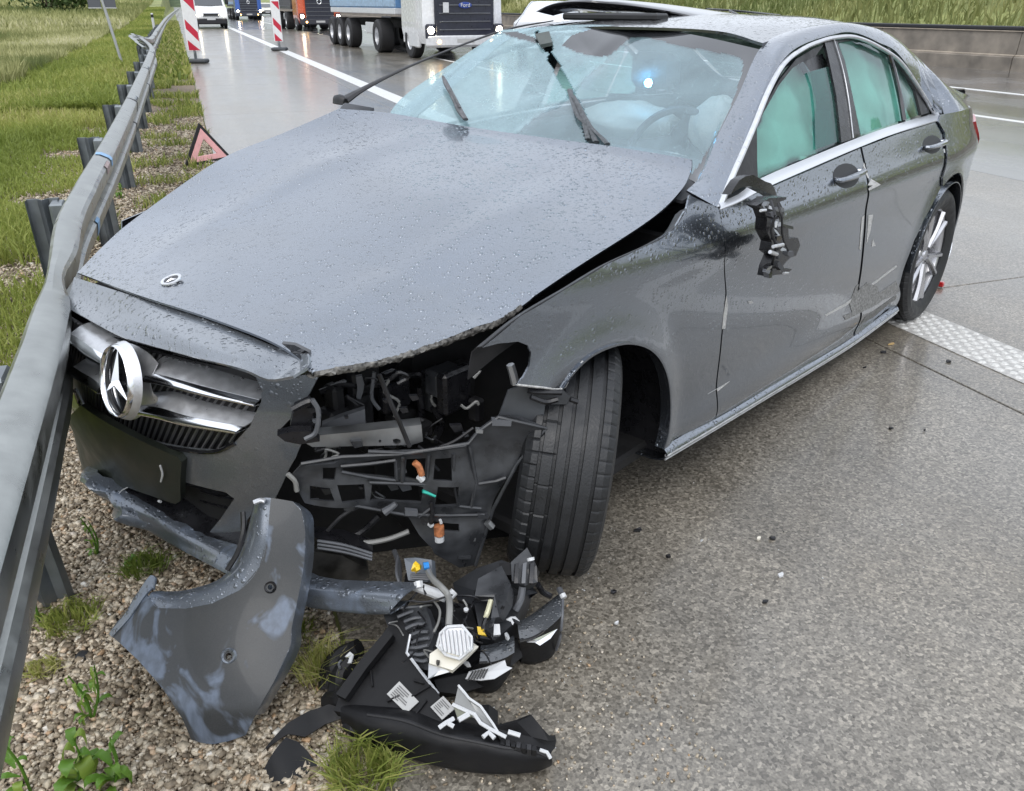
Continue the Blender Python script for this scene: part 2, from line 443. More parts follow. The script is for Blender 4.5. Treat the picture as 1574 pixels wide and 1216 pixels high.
def paint(name, col, metal=.55, rough=.34, drops=True, scuff=0.0, coat=1.0):
    m, t, p, o = newmat(name); c = coord(t)
    p.inputs['Metallic'].default_value = metal; p.inputs['Roughness'].default_value = rough
    p.inputs['Coat Weight'].default_value = coat; p.inputs['Coat Roughness'].default_value = .05
    fl = N_(t, 'ShaderNodeTexNoise', Scale=900.0, Detail=1.0); t.links.new(c, fl.inputs['Vector'])
    r = ramp(t, fl.outputs['Fac'], [(.35, tuple(x * .72 for x in col)), (.65, tuple(x * 1.28 for x in col))]); base = r.outputs[0]
    # road film: streaky dirt
    dn = N_(t, 'ShaderNodeTexNoise', Scale=4.0, Detail=7.0, Roughness=.65); t.links.new(c, dn.inputs['Vector'])
    dm = ramp(t, dn.outputs['Fac'], [(.45, (0, 0, 0)), (.8, (.22, .22, .22))])
    base = mixc(t, dm.outputs[0], base, (.12, .115, .10))
    if scuff:
        n = N_(t, 'ShaderNodeTexNoise', Scale=9.0, Detail=4.0, Distortion=1.2); mp = coord(t, (1, 1, .55)); t.links.new(mp, n.inputs['Vector'])
        k = ramp(t, n.outputs['Fac'], [(.53, (0, 0, 0)), (.60, (scuff,) * 3)])
        n3 = N_(t, 'ShaderNodeTexNoise', Scale=70.0, Detail=5.0); mp3 = coord(t, (1, 1, .15)); t.links.new(mp3, n3.inputs['Vector'])
        k3 = ramp(t, n3.outputs['Fac'], [(.3, (.55,) * 3), (.65, (1,) * 3)])
        mu = N_(t, 'ShaderNodeMath', operation='MULTIPLY'); t.links.new(k.outputs[0], mu.inputs[0]); t.links.new(k3.outputs[0], mu.inputs[1])
        base = mixc(t, mu.outputs[0], base, (.17, .21, .28))
        m3 = N_(t, 'ShaderNodeMath', operation='MULTIPLY_ADD'); t.links.new(mu.outputs[0], m3.inputs[0]); m3.inputs[1].default_value = -.8; m3.inputs[2].default_value = coat; t.links.new(m3.outputs[0], p.inputs['Coat Weight'])
        m4 = N_(t, 'ShaderNodeMath', operation='MULTIPLY_ADD'); t.links.new(mu.outputs[0], m4.inputs[0]); m4.inputs[1].default_value = -metal; m4.inputs[2].default_value = metal; t.links.new(m4.outputs[0], p.inputs['Metallic'])
    t.links.new(base, p.inputs['Base Color'])
    if drops:
        h = droplets(t, c)
        # beads sit on faces that look up, thin out on the flanks
        g = t.nodes.new('ShaderNodeNewGeometry'); s = t.nodes.new('ShaderNodeSeparateXYZ'); t.links.new(g.outputs['True Normal'], s.inputs[0])
        mr = N_(t, 'ShaderNodeMapRange'); mr.inputs['From Min'].default_value = .15; mr.inputs['From Max'].default_value = .8; mr.inputs['To Min'].default_value = .12; t.links.new(s.outputs['Z'], mr.inputs['Value'])
        mu = N_(t, 'ShaderNodeMath', operation='MULTIPLY'); t.links.new(h, mu.inputs[0]); t.links.new(mr.outputs[0], mu.inputs[1])
        b = N_(t, 'ShaderNodeBump', Strength=1.0, Distance=.008); t.links.new(mu.outputs[0], b.inputs['Height'])
        t.links.new(b.outputs[0], p.inputs['Coat Normal'])
        b2 = N_(t, 'ShaderNodeBump', Strength=1.0, Distance=.010); t.links.new(mu.outputs[0], b2.inputs['Height']); t.links.new(b2.outputs[0], p.inputs['Normal'])
    return m
PAINT = paint('grey_metallic_paint', (.20, .222, .256), metal=.97, rough=.25)
PAINTS = paint('scuffed_grey_paint', (.036, .039, .042), scuff=.75, coat=.12, metal=.1, drops=False, rough=.5)
PAINTB = paint('nose_grey_paint', (.165, .182, .205), metal=.5, rough=.3, scuff=.0)
BLK = mat('wet_black_plastic', (.012, .012, .014), .28, noise=.3, nscale=30, bump=.25, bscale=45)
BLKM = mat('matte_black_plastic', (.016, .016, .018), .5, noise=.35, nscale=18, bump=.2, bscale=90)
GLOSSB = mat('gloss_black_trim', (.01, .01, .012), .08, coat=1)
DARK = mat('dark_cavity_lining', (.010, .010, .011), .85, noise=.3)
GREYP = mat('grey_plastic', (.10, .105, .115), .4, noise=.2, bump=.15)
GRPANEL = mat('carrier_plastic', (.035, .037, .041), .33, noise=.45, nscale=22, bump=.3, bscale=30)
ALU = mat('bare_aluminium', (.36, .37, .38), .42, metal=.85, noise=.25, nscale=14, bump=.2, bscale=30)
CHROME = mat('bright_chrome', (.82, .83, .85), .12, metal=1, noise=.05)
SATIN = mat('satin_silver', (.62, .63, .65), .36, metal=.7, noise=.12, nscale=40, bump=.12, bscale=140)
WHITEP = mat('white_plastic', (.58, .59, .60), .35, noise=.06)
CREAM = mat('cream_plastic', (.66, .63, .54), .4, noise=.08)
YEL = mat('yellow_plug', (.75, .50, .02), .4); BLUEP = mat('blue_plug', (.02, .22, .60), .35); ORG = mat('copper_clip', (.42, .16, .07), .4, noise=.4, nscale=90)
TEALP = mat('green_clip', (.03, .42, .33), .4)
HOSE = mat('grey_hose', (.22, .22, .21), .45, noise=.15)
LABEL = mat('grey_paper_label', (.42, .42, .41), .6, noise=.06); INK = mat('label_ink', (.12, .12, .12), .7)
RUB = mat('tyre_rubber', (.015, .016, .018), .5, noise=.25, nscale=25, bump=.25, bscale=160)
RIMM = mat('machined_alloy', (.50, .50, .52), .28, metal=.9, noise=.1); RIMD = mat('dark_alloy', (.06, .062, .07), .4, metal=.6)
REDL = mat('red_lamp_lens', (.45, .012, .015), .12, coat=1)
SCR = mat('bare_scrape', (.45, .45, .44), .65, noise=.35, nscale=160, bump=.5, bscale=220)
SCRD = mat('gritty_scrape', (.20, .20, .195), .7, noise=.7, nscale=120, bump=.6, bscale=220)
SEAT = mat('grey_seat_fabric', (.16, .17, .18), .85, noise=.15); BAG = mat('airbag_cloth', (.58, .60, .55), .9, noise=.22, nscale=5, bump=.9, bscale=14)
DASH = mat('dashboard', (.055, .058, .065), .6)

# ------------------------------------------------------------------ ground materials
def concrete_mat(name, dark, light, agg, rough0, rough1, gscale=150, tint=(1, 1, 1), puddle=.5, film=.7):
    m, t, p, o = newmat(name); c = coord(t)
    v = N_(t, 'ShaderNodeTexVoronoi', Scale=float(gscale)); t.links.new(c, v.inputs['Vector'])
    sep = t.nodes.new('ShaderNodeSeparateColor'); t.links.new(v.outputs['Color'], sep.inputs[0])
    r = ramp(t, sep.outputs[0], [(0, dark), (.35, tuple((a + b) / 2 for a, b in zip(dark, light))), (.8, light), (1, tuple(min(1, x * 1.5) for x in light))])
    n = N_(t, 'ShaderNodeTexNoise', Scale=float(gscale) * 1.3, Detail=3.0); t.links.new(c, n.inputs['Vector'])
    k = ramp(t, n.outputs['Fac'], [(.32, (.55,) * 3), (.58, (1.15,) * 3)])
    base = mixc(t, agg, mixc(t, .5, dark, light), r.outputs[0]); base = mixc(t, agg, base, k.outputs[0], 'MULTIPLY')
    big = N_(t, 'ShaderNodeTexNoise', Scale=.9, Detail=8.0, Roughness=.62); t.links.new(coord(t, (1, .45, 1)), big.inputs['Vector'])
    kb = ramp(t, big.outputs['Fac'], [(.3, (.72,) * 3), (.7, (1.18,) * 3)]); base = mixc(t, 1.0, base, kb.outputs[0], 'MULTIPLY')
    # faint brushed lines across the lane and longitudinal wheel tracks
    st = N_(t, 'ShaderNodeTexNoise', Scale=1.0, Detail=3.0); t.links.new(coord(t, (2.2, .06, 1)), st.inputs['Vector'])
    ks = ramp(t, st.outputs['Fac'], [(.35, (.86,) * 3), (.65, (1.08,) * 3)]); base = mixc(t, 1.0, base, ks.outputs[0], 'MULTIPLY')
    dn = N_(t, 'ShaderNodeTexNoise', Scale=.55, Detail=6.0, Roughness=.7); t.links.new(c, dn.inputs['Vector']); dk = ramp(t, dn.outputs['Fac'], [(.42, (1, 1, 1)), (.62, (.88, .84, .77))]); base = mixc(t, .75, base, mixc(t, 1.0, base, dk.outputs[0], 'MULTIPLY'))
    t.links.new(base, p.inputs['Base Color'])
    rr = ramp(t, big.outputs['Fac'], [(.5 - puddle * .2, (rough0,) * 3), (.5 + puddle * .25, (rough1,) * 3)]); t.links.new(rr.outputs[0], p.inputs['Roughness'])
    ad = N_(t, 'ShaderNodeMath', operation='ADD'); t.links.new(sep.outputs[1], ad.inputs[0]); t.links.new(n.outputs['Fac'], ad.inputs[1])
    b = N_(t, 'ShaderNodeBump', Strength=.35 * agg, Distance=.003); t.links.new(ad.outputs[0], b.inputs['Height']); t.links.new(b.outputs[0], p.inputs['Normal'])
    p.inputs['Specular IOR Level'].default_value = .5; p.inputs['Coat Weight'].default_value = film; p.inputs['Coat Roughness'].default_value = .16
    return m
SHOULD = concrete_mat('wet_exposed_aggregate_concrete', (.085, .075, .060), (.27, .247, .208), .8, .28, .5, 120)
LANE = concrete_mat('wet_carriageway', (.085, .083, .08), (.17, .165, .16), .35, .10, .34, 110, puddle=.3, film=1.0)
def line_mat():
    m, t, p, o = newmat('worn_white_marking'); c = coord(t)
    n = N_(t, 'ShaderNodeTexNoise', Scale=60.0, Detail=6.0, Roughness=.7); t.links.new(c, n.inputs['Vector'])
    r = ramp(t, n.outputs['Fac'], [(.34, (.28, .27, .25)), (.46, (.66, .66, .64))]); t.links.new(r.outputs[0], p.inputs['Base Color'])
    p.inputs['Roughness'].default_value = .38; return m
LINE = line_mat()
def soil_mat(name, a, b, sc=6.0):
    m, t, p, o = newmat(name); c = coord(t)
    n = N_(t, 'ShaderNodeTexNoise', Scale=sc, Detail=9.0, Roughness=.7); t.links.new(c, n.inputs['Vector'])
    r = ramp(t, n.outputs['Fac'], [(.3, a), (.7, b)])
    n2 = N_(t, 'ShaderNodeTexNoise', Scale=.25, Detail=3.0); t.links.new(c, n2.inputs['Vector'])
    k = ramp(t, n2.outputs['Fac'], [(.35, (.75,) * 3), (.65, (1.25,) * 3)]); t.links.new(mixc(t, 1.0, r.outputs[0], k.outputs[0], 'MULTIPLY'), p.inputs['Base Color'])
    p.inputs['Roughness'].default_value = .95
    bb = N_(t, 'ShaderNodeBump', Strength=.8, Distance=.02); t.links.new(n.outputs['Fac'], bb.inputs['Height']); t.links.new(bb.outputs[0], p.inputs['Normal']); return m
SOIL = soil_mat('damp_gravelly_soil', (.10, .075, .05), (.24, .19, .14), 25)
GRND = soil_mat('meadow_soil', (.13, .16, .05), (.28, .29, .11), 3)
def rndmat(name, stops, rough=.8, bump=0, spec=.3, trans=0, nmul=None):
    m, t, p, o = newmat(name); a = t.nodes.new('ShaderNodeAttribute'); a.attribute_name = 'rnd'
    r = ramp(t, a.outputs['Fac'], stops); col = r.outputs[0]
    if nmul:
        n = N_(t, 'ShaderNodeTexNoise', Scale=nmul, Detail=4.0); t.links.new(coord(t), n.inputs['Vector'])
        k = ramp(t, n.outputs['Fac'], [(.3, (.6,) * 3), (.7, (1.35,) * 3)]); col = mixc(t, 1.0, col, k.outputs[0], 'MULTIPLY')
    t.links.new(col, p.inputs['Base Color']); p.inputs['Roughness'].default_value = rough; p.inputs['Specular IOR Level'].default_value = spec
    if trans:
        tr = t.nodes.new('ShaderNodeBsdfTranslucent'); t.links.new(col, tr.inputs['Color']); ms = t.nodes.new('ShaderNodeMixShader'); ms.inputs[0].default_value = trans
        t.links.new(p.outputs[0], ms.inputs[1]); t.links.new(tr.outputs[0], ms.inputs[2]); t.links.new(ms.outputs[0], o.inputs[0])
    return m
STONE = rndmat('limestone_chippings', [(0, (.13, .098, .065)), (.3, (.29, .235, .165)), (.62, (.46, .39, .29)), (.88, (.60, .53, .42)), (.965, (.42, .27, .15)), (1, (.68, .65, .58))], .6, nmul=90.0, spec=.4)
GRASSM = rndmat('grass_blades', [(0, (.11, .16, .03)), (.4, (.25, .30, .065)), (.75, (.40, .41, .12)), (1, (.50, .44, .22))], .55, trans=.35)
MEADOW = rndmat('seeding_meadow', [(0, (.13, .17, .055)), (.4, (.25, .26, .10)), (.75, (.50, .49, .24)), (1, (.62, .59, .38))], .7, trans=.3)
LEAFM = rndmat('weed_leaf', [(0, (.10, .22, .025)), (.6, (.16, .29, .04)), (1, (.32, .36, .07))], .4, trans=.35, spec=.5)
BUSHM = rndmat('bush_leaf', [(0, (.025, .05, .014)), (.6, (.06, .10, .025)), (1, (.11, .15, .045))], .6, trans=.25)

# ------------------------------------------------------------------ ground, road, markings
XE = .17           # left edge of the hard shoulder slab
def gh(x, y):
    h = 0.0
    if x < -1.6: h += -.10 * min(1, (-1.6 - x) / 2.5)
    if x < -6: h += .045 * (-6 - x) * .6
    if y > 60: h += ((y - 60) / 100) ** 1.4 * 1.6 * (1 if x < -1 else 0)
    if x > 20: h += min(3.2, (x - 20) * .42)
    return h
def grid_surface(name, xs, ys, zf, m, kind='structure'):
    V = [(x, y, zf(x, y)) for y in ys for x in xs]; n = len(xs)
    Fs = [(j * n + i, j * n + i + 1, (j + 1) * n + i + 1, (j + 1) * n + i) for j in range(len(ys) - 1) for i in range(n - 1)]
    o = mk(name, V, Fs, m, kind=kind); return o
xs = [-900, -400, -200, -100, -60, -40, -30, -24, -18, -14, -11, -9, -7.5, -6, -5, -4, -3.2, -2.6, -2.1, -1.6, -1, -.4, XE - .02, XE + .3, 3, 10, 19.3, 20, 22, 26, 32, 40, 53, 70, 150, 900]
ys = [-60, -20, -8, -3, 0, 2, 4, 7, 10, 15, 20, 30, 45, 60, 80, 110, 150, 200, 260, 330, 500, 900, 1500]
grid_surface('ground', xs, ys, lambda x, y: gh(x, y) - (.012 if x < XE else (.06 if x < 19.6 else 0)) - (.0 if x < XE or x > 19.6 else 0), GRND)
grid_surface('gravel_verge', [-1.9, -1.4, -1, -.6, -.2, XE - .005], [-3, 0, 2, 5, 10, 20, 40, 80], lambda x, y: .0 - (.02 if x < -1.5 else 0), SOIL)
sh = empty('hard_shoulder', (0, 0, 0)); sh['kind'] = 'structure'
cwy = empty('carriageway', (0, 0, 0)); cwy['kind'] = 'structure'
def slabs(par, x0, x1, ys_, mt, g=.010):
    for a, b_ in zip(ys_[:-1], ys_[1:]):
        b = MB(); b.box(((x0 + x1) / 2, (a + b_) / 2, -.11), (x1 - x0 - g, b_ - a - g, .22), bev=.003); b.build('concrete_slab', mt, par, ang=20)
yj = [3.47 + 5 * k for k in range(-4, 12)]
slabs(sh, XE, 2.92, yj, SHOULD); slabs(sh, XE, 2.92, [yj[-1], 140, 400], SHOULD)
slabs(cwy, 2.92, 7.05, yj, SHOULD, .009); slabs(cwy, 2.92, 7.05, [yj[-1], 140, 400], LANE)
slabs(cwy, 7.05, 10.75, [-16] + yj[3:9:1] + [90, 400], LANE, .008); slabs(cwy, 10.75, 14.2, [-16] + yj[3:9] + [90, 400], LANE, .008)
slabs(cwy, 14.2, 19.5, [-16, 10, 30, 90, 400], LANE, .008)
b = MB(); b.box((9.8, 190, -.13), (19.4, 420, .1)); jf = b.build('joint_filler', DARK, sh)
# painted markings
def marking(name, x0, x1, y0, y1, z=.004):
    b = MB(); b.box(((x0 + x1) / 2, (y0 + y1) / 2, z / 2 + .0005), (x1 - x0, y1 - y0, z)); o = b.build(name, LINE, cwy); return o
marking('edge_line', 3.17, 3.48, 7.0, 400)
LINEW = mat('thin_worn_marking', (.40, .39, .37), .45, noise=.3, nscale=50); o_ = marking('edge_line', 3.17, 3.48, -14, 7.0, .003); o_.data.materials[0] = LINEW
b = MB()   # profiled (rumble) marking: rows of raised studs
k = 0
for iy in range(0, 210):
    y = -2.9 + iy * .047
    for ix in range(6):
        x = 3.195 + ix * .052 + (.026 if iy % 2 else 0)
        if x > 3.47: continue
        r = .021 + rng.uniform(-.003, .003); h = .0045
        c = np.array([x + rng.uniform(-.003, .003), y, .003]); V = [c + (math.cos(t) * r, math.sin(t) * r * 1.1, 0) for t in np.arange(0, 6.28, math.pi / 3)]
        V += [c + (math.cos(t) * r * .55, math.sin(t) * r * .55, h) for t in np.arange(0, 6.28, math.pi / 3)]
        b.add(V, [(i, (i + 1) % 6, (i + 1) % 6 + 6, i + 6) for i in range(6)] + [tuple(range(6, 12))])
b.build('edge_line_studs', mat('stud_paint', (.56, .555, .53), .5, noise=.2, nscale=90), cwy, smooth=False, kind='stuff')
for y0 in range(20, 200, 18): marking('lane_dash', 7.0, 7.12, y0, y0 + 6)
marking('lane_line', 10.57, 10.72, -14, 300); marking('lane_line', 13.8, 13.98, -14, 300)

# median barrier: concrete wall with base ledge and dark capping rail, built from cast segments
CONC = mat('stained_barrier_concrete', (.20, .175, .145), .8, noise=.35, nscale=2.5, bump=.3)
CONCL = mat('pale_ledge_concrete', (.42, .36, .29), .8, noise=.2, nscale=5)
bar = empty('median_barrier', (18.6, 12, 0), 'long brown concrete median barrier with a dark capping rail below the grass bank', 'barrier')
def bx_at(y): return spl(y, [-20, 0, 8, 14.2, 16.7, 25, 40, 80, 200, 400], [22.5, 20.6, 19.6, 18.95, 18.35, 17.6, 17.3, 17.2, 17.2, 17.2])
ycuts = [-16 + 4 * i for i in range(14)] + [45, 60, 90, 150, 300]
for a, c in zip(ycuts[:-1], ycuts[1:]):
    xa, xc = bx_at(a), bx_at(c); A = np.array([xa, a, 0]); C_ = np.array([xc, c, 0]); d = (C_ - A) / np.linalg.norm(C_ - A); L = np.linalg.norm(C_ - A)
    nrm = np.array([-d[1], d[0], 0]); ax = [d, -nrm, UP]; mid = (A + C_) / 2
    prof = [(0, 0), (0, .30), (.05, .33), (.10, .34), (.15, .88), (.40, .88), (.45, 0)]
    b = MB(); V = []
    for e_, off in ((A + d * .012, 0), (C_ - d * .012, 0)):
        for px_, pz_ in prof: V.append(e_ - nrm * px_ + UP * pz_)
    n = len(prof); b.add(V, [(i, i + 1, i + 1 + n, i + n) for i in range(n - 1)] + [tuple(range(n)), tuple(reversed(range(n, 2 * n)))])
    b.build('concrete_segment', CONC, bar)
    b = MB(); b.box(mid - nrm * .07 + UP * .345, (L - .03, .05, .03), ax, .005); b.build('ledge', CONCL, bar)
    b = MB(); b.box(mid - nrm * .27 + UP * .93, (L - .01, .34, .09), ax, .02); b.build('capping_rail', BLKM, bar)
    b = MB(); b.box(mid - nrm * .125 + UP * .872, (L - .01, .03, .02), ax); b.build('pale_lip', CONCL, bar)

# ------------------------------------------------------------------ guardrail
GALV = mat('galvanised_steel', (.35, .36, .345), .33, metal=.95, noise=.16, nscale=14, bump=.10, bscale=90)
GALVD = mat('dull_galvanised_post', (.20, .22, .235), .45, metal=.6, noise=.3, nscale=9)
MARKB = mat('blue_marker_spray', (.22, .38, .58), .55, noise=.2); MARKR = mat('faded_red_spray', (.40, .31, .30), .6, noise=.25)
gr = empty('guardrail', (-.5, 3, 0), 'dented galvanised steel guardrail along the gravel verge, pressed by the car nose', 'guardrail')
def rail_path(y):
    x = spl(y, [-3, 0, 1.1, 1.8, 2.3, 2.62, 3.0, 3.5, 4.2, 5.5, 8, 10.4, 15, 17.6, 19.0, 20.4, 22, 24.5, 30, 60, 170],
            [-.45, -.45, -.455, -.465, -.478, -.492, -.520, -.548, -.548, -.525, -.505, -.50, -.49, -.50, -.56, -.72, -.62, -.60, -.60, -.45, .9])
    zt = spl(y, [-3, 1, 2.4, 2.75, 3.3, 5, 16, 18.5, 20.4, 22, 26, 170], [.745, .745, .742, .725, .74, .75, .75, .74, .84, .77, .75, .75])
    return x, zt
def rail_sec(y):
    """W profile (offset towards the road, height below the top)"""
    x, zt = rail_path(y)
    sq = math.exp(-((y - 2.85) / .22) ** 2)                      # crushed where the nose bites
    lean = spl(y, [0, 1.5, 2.6, 3.2, 4.5, 12, 18, 20.4, 24, 30], [.14, .14, .19, .22, .22, .16, .0, -.12, .0, 0])
    p = [(-.012, -.014), (.0, 0), (.026, -.003), (.066, -.022), (.080, -.036), (.084, -.070), (.082, -.108), (.070, -.122), (.020, -.142), (.004, -.152), (.004, -.168), (.022, -.178), (.068, -.196), (.081, -.208), (.084, -.240), (.082, -.272), (.070, -.286), (.018, -.306), (.0, -.314)]
    out = []
    for a, h in p:
        k = 1 - .45 * sq
        out.append(np.array([x + a * k + lean * (h + .15), y + 0.0, zt + h * (1 - .12 * sq)]))
    return out
def rail_piece(y0, y1, n):
    ys_ = np.linspace(y0, y1, n); V = []; k = 19
    for y in ys_: V += rail_sec(y)
    V = np.array(V); V[:, 0] += .0025 * np.sin(V[:, 1] * 5 + V[:, 2] * 7) * (np.abs(V[:, 1] - 3.2) < 1)
    fs = [(j * k + i, j * k + i + 1, (j + 1) * k + i + 1, (j + 1) * k + i) for j in range(n - 1) for i in range(k - 1)]
    fs = orient(V, fs, V.mean(0) - np.array([1.0, 0, 0])); V, fs = thick(V, fs, .0035)
    mk('rail_beam', V, fs, GALV, gr, ang=24)
cuts = [-2.6, 4.15, 8.1, 12.1, 16.1, 20.3, 24.3, 28.3, 32.3, 36.3, 40.3, 60, 100, 170]
for a, c in zip(cuts[:-1], cuts[1:]): rail_piece(a - (.06 if a > 0 else 0), c + .06, max(14, int((c - a) * 12)) if c < 30 else 16)
# lap joints: raised edge strip and bolts at every splice
for c in cuts[2:8]:
    V = []; 
    for dy in (-.05, -.02):
        V += [q + np.array([.005, 0, .001]) for q in rail_sec(c + dy)]
    b = MB(); V = np.array(V); k = 19; fs = orient(V, [(i, i + 1, k + i + 1, k + i) for i in range(k - 1)], V.mean(0) - np.array([1.0, 0, 0])); b.add(*thick(V, fs, .004))
    b.build('splice_edge', BLKM, gr)
    s_ = rail_sec(c + .12)
    for idx in (4, 14):
        for dy in (0.0, .14):
            q = rail_sec(c + .06 + dy)[idx] + np.array([-.008, 0, .017]); b = MB(); b.lathe([(.0, .012), (.011, .010), (.015, .004), (.016, 0)], q, (1, 0, .5), 8); b.build('bolt', GALVD, gr)
# sigma posts standing behind the beam
posts = [.08, 2.1, 4.1, 6.05, 8.05, 10.1, 12.1, 14.1, 16.1, 18.0, 19.6, 21.2, 23.2, 25.2, 27.2, 29.2, 31.2, 33.2, 35.2, 37.2, 39.2]
def post(y, lean=(0, 0), h=.70):
    x, zt = rail_path(y); px_ = [(-.055, 0), (-.055, .028), (-.02, .028), (.0, .010), (.02, .028), (.055, .028), (.055, 0)]
    b = MB(); V = []
    base = np.array([x - .085 + lean[0], y, -.25]); top = np.array([x - .105 - .0, y + lean[1], h])
    prof = [(a * 1.15, c * 2.0) for a, c in px_]; prof += [(a, c - .008) for a, c in reversed(prof)]
    for e_ in (base, top):
        for a, c in prof: V.append(e_ + np.array([a, c, 0]))
    n = len(prof); b.add(V, [(i, (i + 1) % n, (i + 1) % n + n, i + n) for i in range(n)]); b.add(V[n:], [(i, i + 1, n - 2 - i, n - 1 - i) for i in range(n // 2 - 1)])
    b.build('post', GALVD, gr, ang=20)
    b = MB(); b.box((x - .045, y, zt - .155), (.06, .10, .20), bev=.008); b.build('spacer', GALVD, gr)
for y in posts: post(y, (.0, 0) if y > 4 else (.02, -.06 if y < 2.5 else .0))
# sprayed police marks on the beam
def rail_mark(y0, y1, i0, i1, m):
    V = []; 
    for y in (y0, y1):
        V += [q + np.array([.004, 0, .003]) for q in rail_sec(y)[i0:i1 + 1]]
    k = i1 - i0 + 1; b = MB(); b.add(np.array(V), [(i, i + 1, k + i + 1, k + i) for i in range(k - 1)]); b.build('spray_mark', m, gr)
rail_mark(5.0, 5.08, 1, 5, MARKB); rail_mark(4.6, 4.70, 7, 9, MARKB); rail_mark(4.3, 4.40, 12, 15, MARKB); rail_mark(4.75, 4.92, 3, 5, MARKR)
# crumpled end where an impact opened the rail further on
b = MB()
for i in range(9):
    y = 18.8 + i * .45; x, zt = rail_path(y)
    b.tube([(x - .05 - .12 * random.random(), y, zt - .05), (x - .22, y + .3, zt + .06 - .1 * random.random()), (x - .05, y + .6, zt - .04)], .035, 6, flat=.35)
b.build('torn_strip', GALV, gr)

# ------------------------------------------------------------------ verge: gravel, grass, weeds
def stones(n, xr, yr, s0, s1, name, lay=.012, keep=None, seed=1):
    r = np.random.default_rng(seed)
    # small irregular polyhedra (8 corners, 12 triangles)
    x = r.uniform(*xr, n); y = yr[0] + (yr[1] - yr[0]) * r.uniform(0, 1, n) ** 1.25; s = s0 + (s1 - s0) * r.beta(1.1, 4.2, n)
    if keep is not None: k = keep(x, y); x, y, s = x[k], y[k], s[k]; n = len(x)
    base = np.array([(a, b_, c) for a in (-1, 1) for b_ in (-1, 1) for c in (-1, 1)], float) * .5
    V = base[None] * (1 + r.uniform(-.38, .3, (n, 8, 3))); V[:, :, 0] *= r.uniform(.7, 1.45, (n, 1)); V[:, :, 2] *= r.uniform(.45, .9, (n, 1))
    th = r.uniform(0, 6.28, n); c, si = np.cos(th), np.sin(th); X = V[:, :, 0] * c[:, None] - V[:, :, 1] * si[:, None]; Y = V[:, :, 0] * si[:, None] + V[:, :, 1] * c[:, None]
    tl = r.uniform(-.6, .6, n); Zz = V[:, :, 2] + X * tl[:, None]
    P = np.stack([X * s[:, None] + x[:, None], Y * s[:, None] + y[:, None], Zz * s[:, None] + (r.uniform(0, lay, n) + s * .15)[:, None]], 2).reshape(-1, 3)
    q = np.array([(0, 1, 3, 2), (4, 6, 7, 5), (0, 4, 5, 1), (2, 3, 7, 6), (0, 2, 6, 4), (1, 5, 7, 3)]); T = (q[None] + (np.arange(n) * 8)[:, None, None]).reshape(-1, 4)
    return mkbig(name, P, T, STONE, None, np.repeat(r.uniform(0, 1, n), 8), nper=4)
hid = lambda x, y: ~((x > XE - .01))
stones(125000, (-1.15, XE), (.85, 3.4), .004, .021, 'gravel', keep=hid, seed=3)
stones(36000, (-1.5, XE), (3.4, 14), .008, .032, 'gravel', keep=hid, seed=4)
stones(700, (XE - .05, XE + .7), (1.05, 1.7), .003, .009, 'road_grit', lay=.001, seed=5)
def blades(name, x, y, z, h, wd, m, seed=1, bend=.5, seg=2, rnd=None):
    """grass blades: tapering folded strips, two joints each"""
    r = np.random.default_rng(seed); n = len(x); th = r.uniform(0, 6.283, n); ln = r.uniform(.1, 1, n) * bend; ph = r.uniform(0, 6.283, n)
    B = np.stack([x, y, z], 1); a = np.stack([np.cos(th), np.sin(th), 0 * th], 1) * wd[:, None] / 2; l = np.stack([np.cos(ph), np.sin(ph), 0 * ph], 1)
    P = []
    for t, wk in ((0, .8), (.5, 1.0)):
        c = B + l * (h * ln * t * t)[:, None] + np.stack([0 * h, 0 * h, h * t], 1); P += [c - a * wk, c + a * wk]
    P.append(B + l * (h * ln)[:, None] + np.stack([0 * h, 0 * h, h * (1 - ln * .35)], 1))
    V = np.stack(P, 1).reshape(-1, 3); k = (np.arange(n) * 5)[:, None, None]; T = (np.array([(0, 1, 3), (0, 3, 2), (2, 3, 4)])[None] + k).reshape(-1, 3)
    rr = r.uniform(0, 1, n) if rnd is None else rnd
    return mkbig(name, V, T, m, None, np.repeat(rr, 5))
def vnoise(x, y, s, seed=0):
    r = np.random.default_rng(seed); g = r.uniform(0, 1, (64, 64)); u, v = x / s, y / s; i, j = np.floor(u).astype(int), np.floor(v).astype(int); fu, fv = u - i, v - j
    fu, fv = fu * fu * (3 - 2 * fu), fv * fv * (3 - 2 * fv); G = lambda a, b_: g[a % 64, b_ % 64]
    return (G(i, j) * (1 - fu) + G(i + 1, j) * fu) * (1 - fv) + (G(i, j + 1) * (1 - fu) + G(i + 1, j + 1) * fu) * fv
ghv = np.vectorize(gh)
r = np.random.default_rng(11)
# mown grass strip behind the rail
n = 120000; y = 2.2 + 30 * r.uniform(0, 1, n) ** 1.9; x = -.75 - r.uniform(0, 1, n) * 2.6
k = (vnoise(x, y, .6, 3) + .35 * np.minimum(1, (-x - .9)) > .45); x, y = x[k], y[k]; n = len(x)
blades('mown_grass', x, y, ghv(x, y), .06 + .16 * r.uniform(0, 1, n) * vnoise(x, y, 1.3, 5) * np.minimum(2, 1 + y / 15), .005 + .0007 * y, GRASSM, 2, .8, rnd=np.clip(.15 + .75 * vnoise(x, y, 2.2, 6) * r.uniform(.5, 1.3, n), 0, 1))
n = 60000; y = 14 + 110 * r.uniform(0, 1, n) ** 1.6; x = -1.0 - r.uniform(0, 1, n) * 2.2
blades('mown_grass', x, y, ghv(x, y), .10 + .22 * r.uniform(0, 1, n), .016 + .0011 * y, GRASSM, 3, .8, rnd=np.clip(.05 + .8 * vnoise(x, y, 5, 6) * r.uniform(.5, 1.3, n), 0, 1))
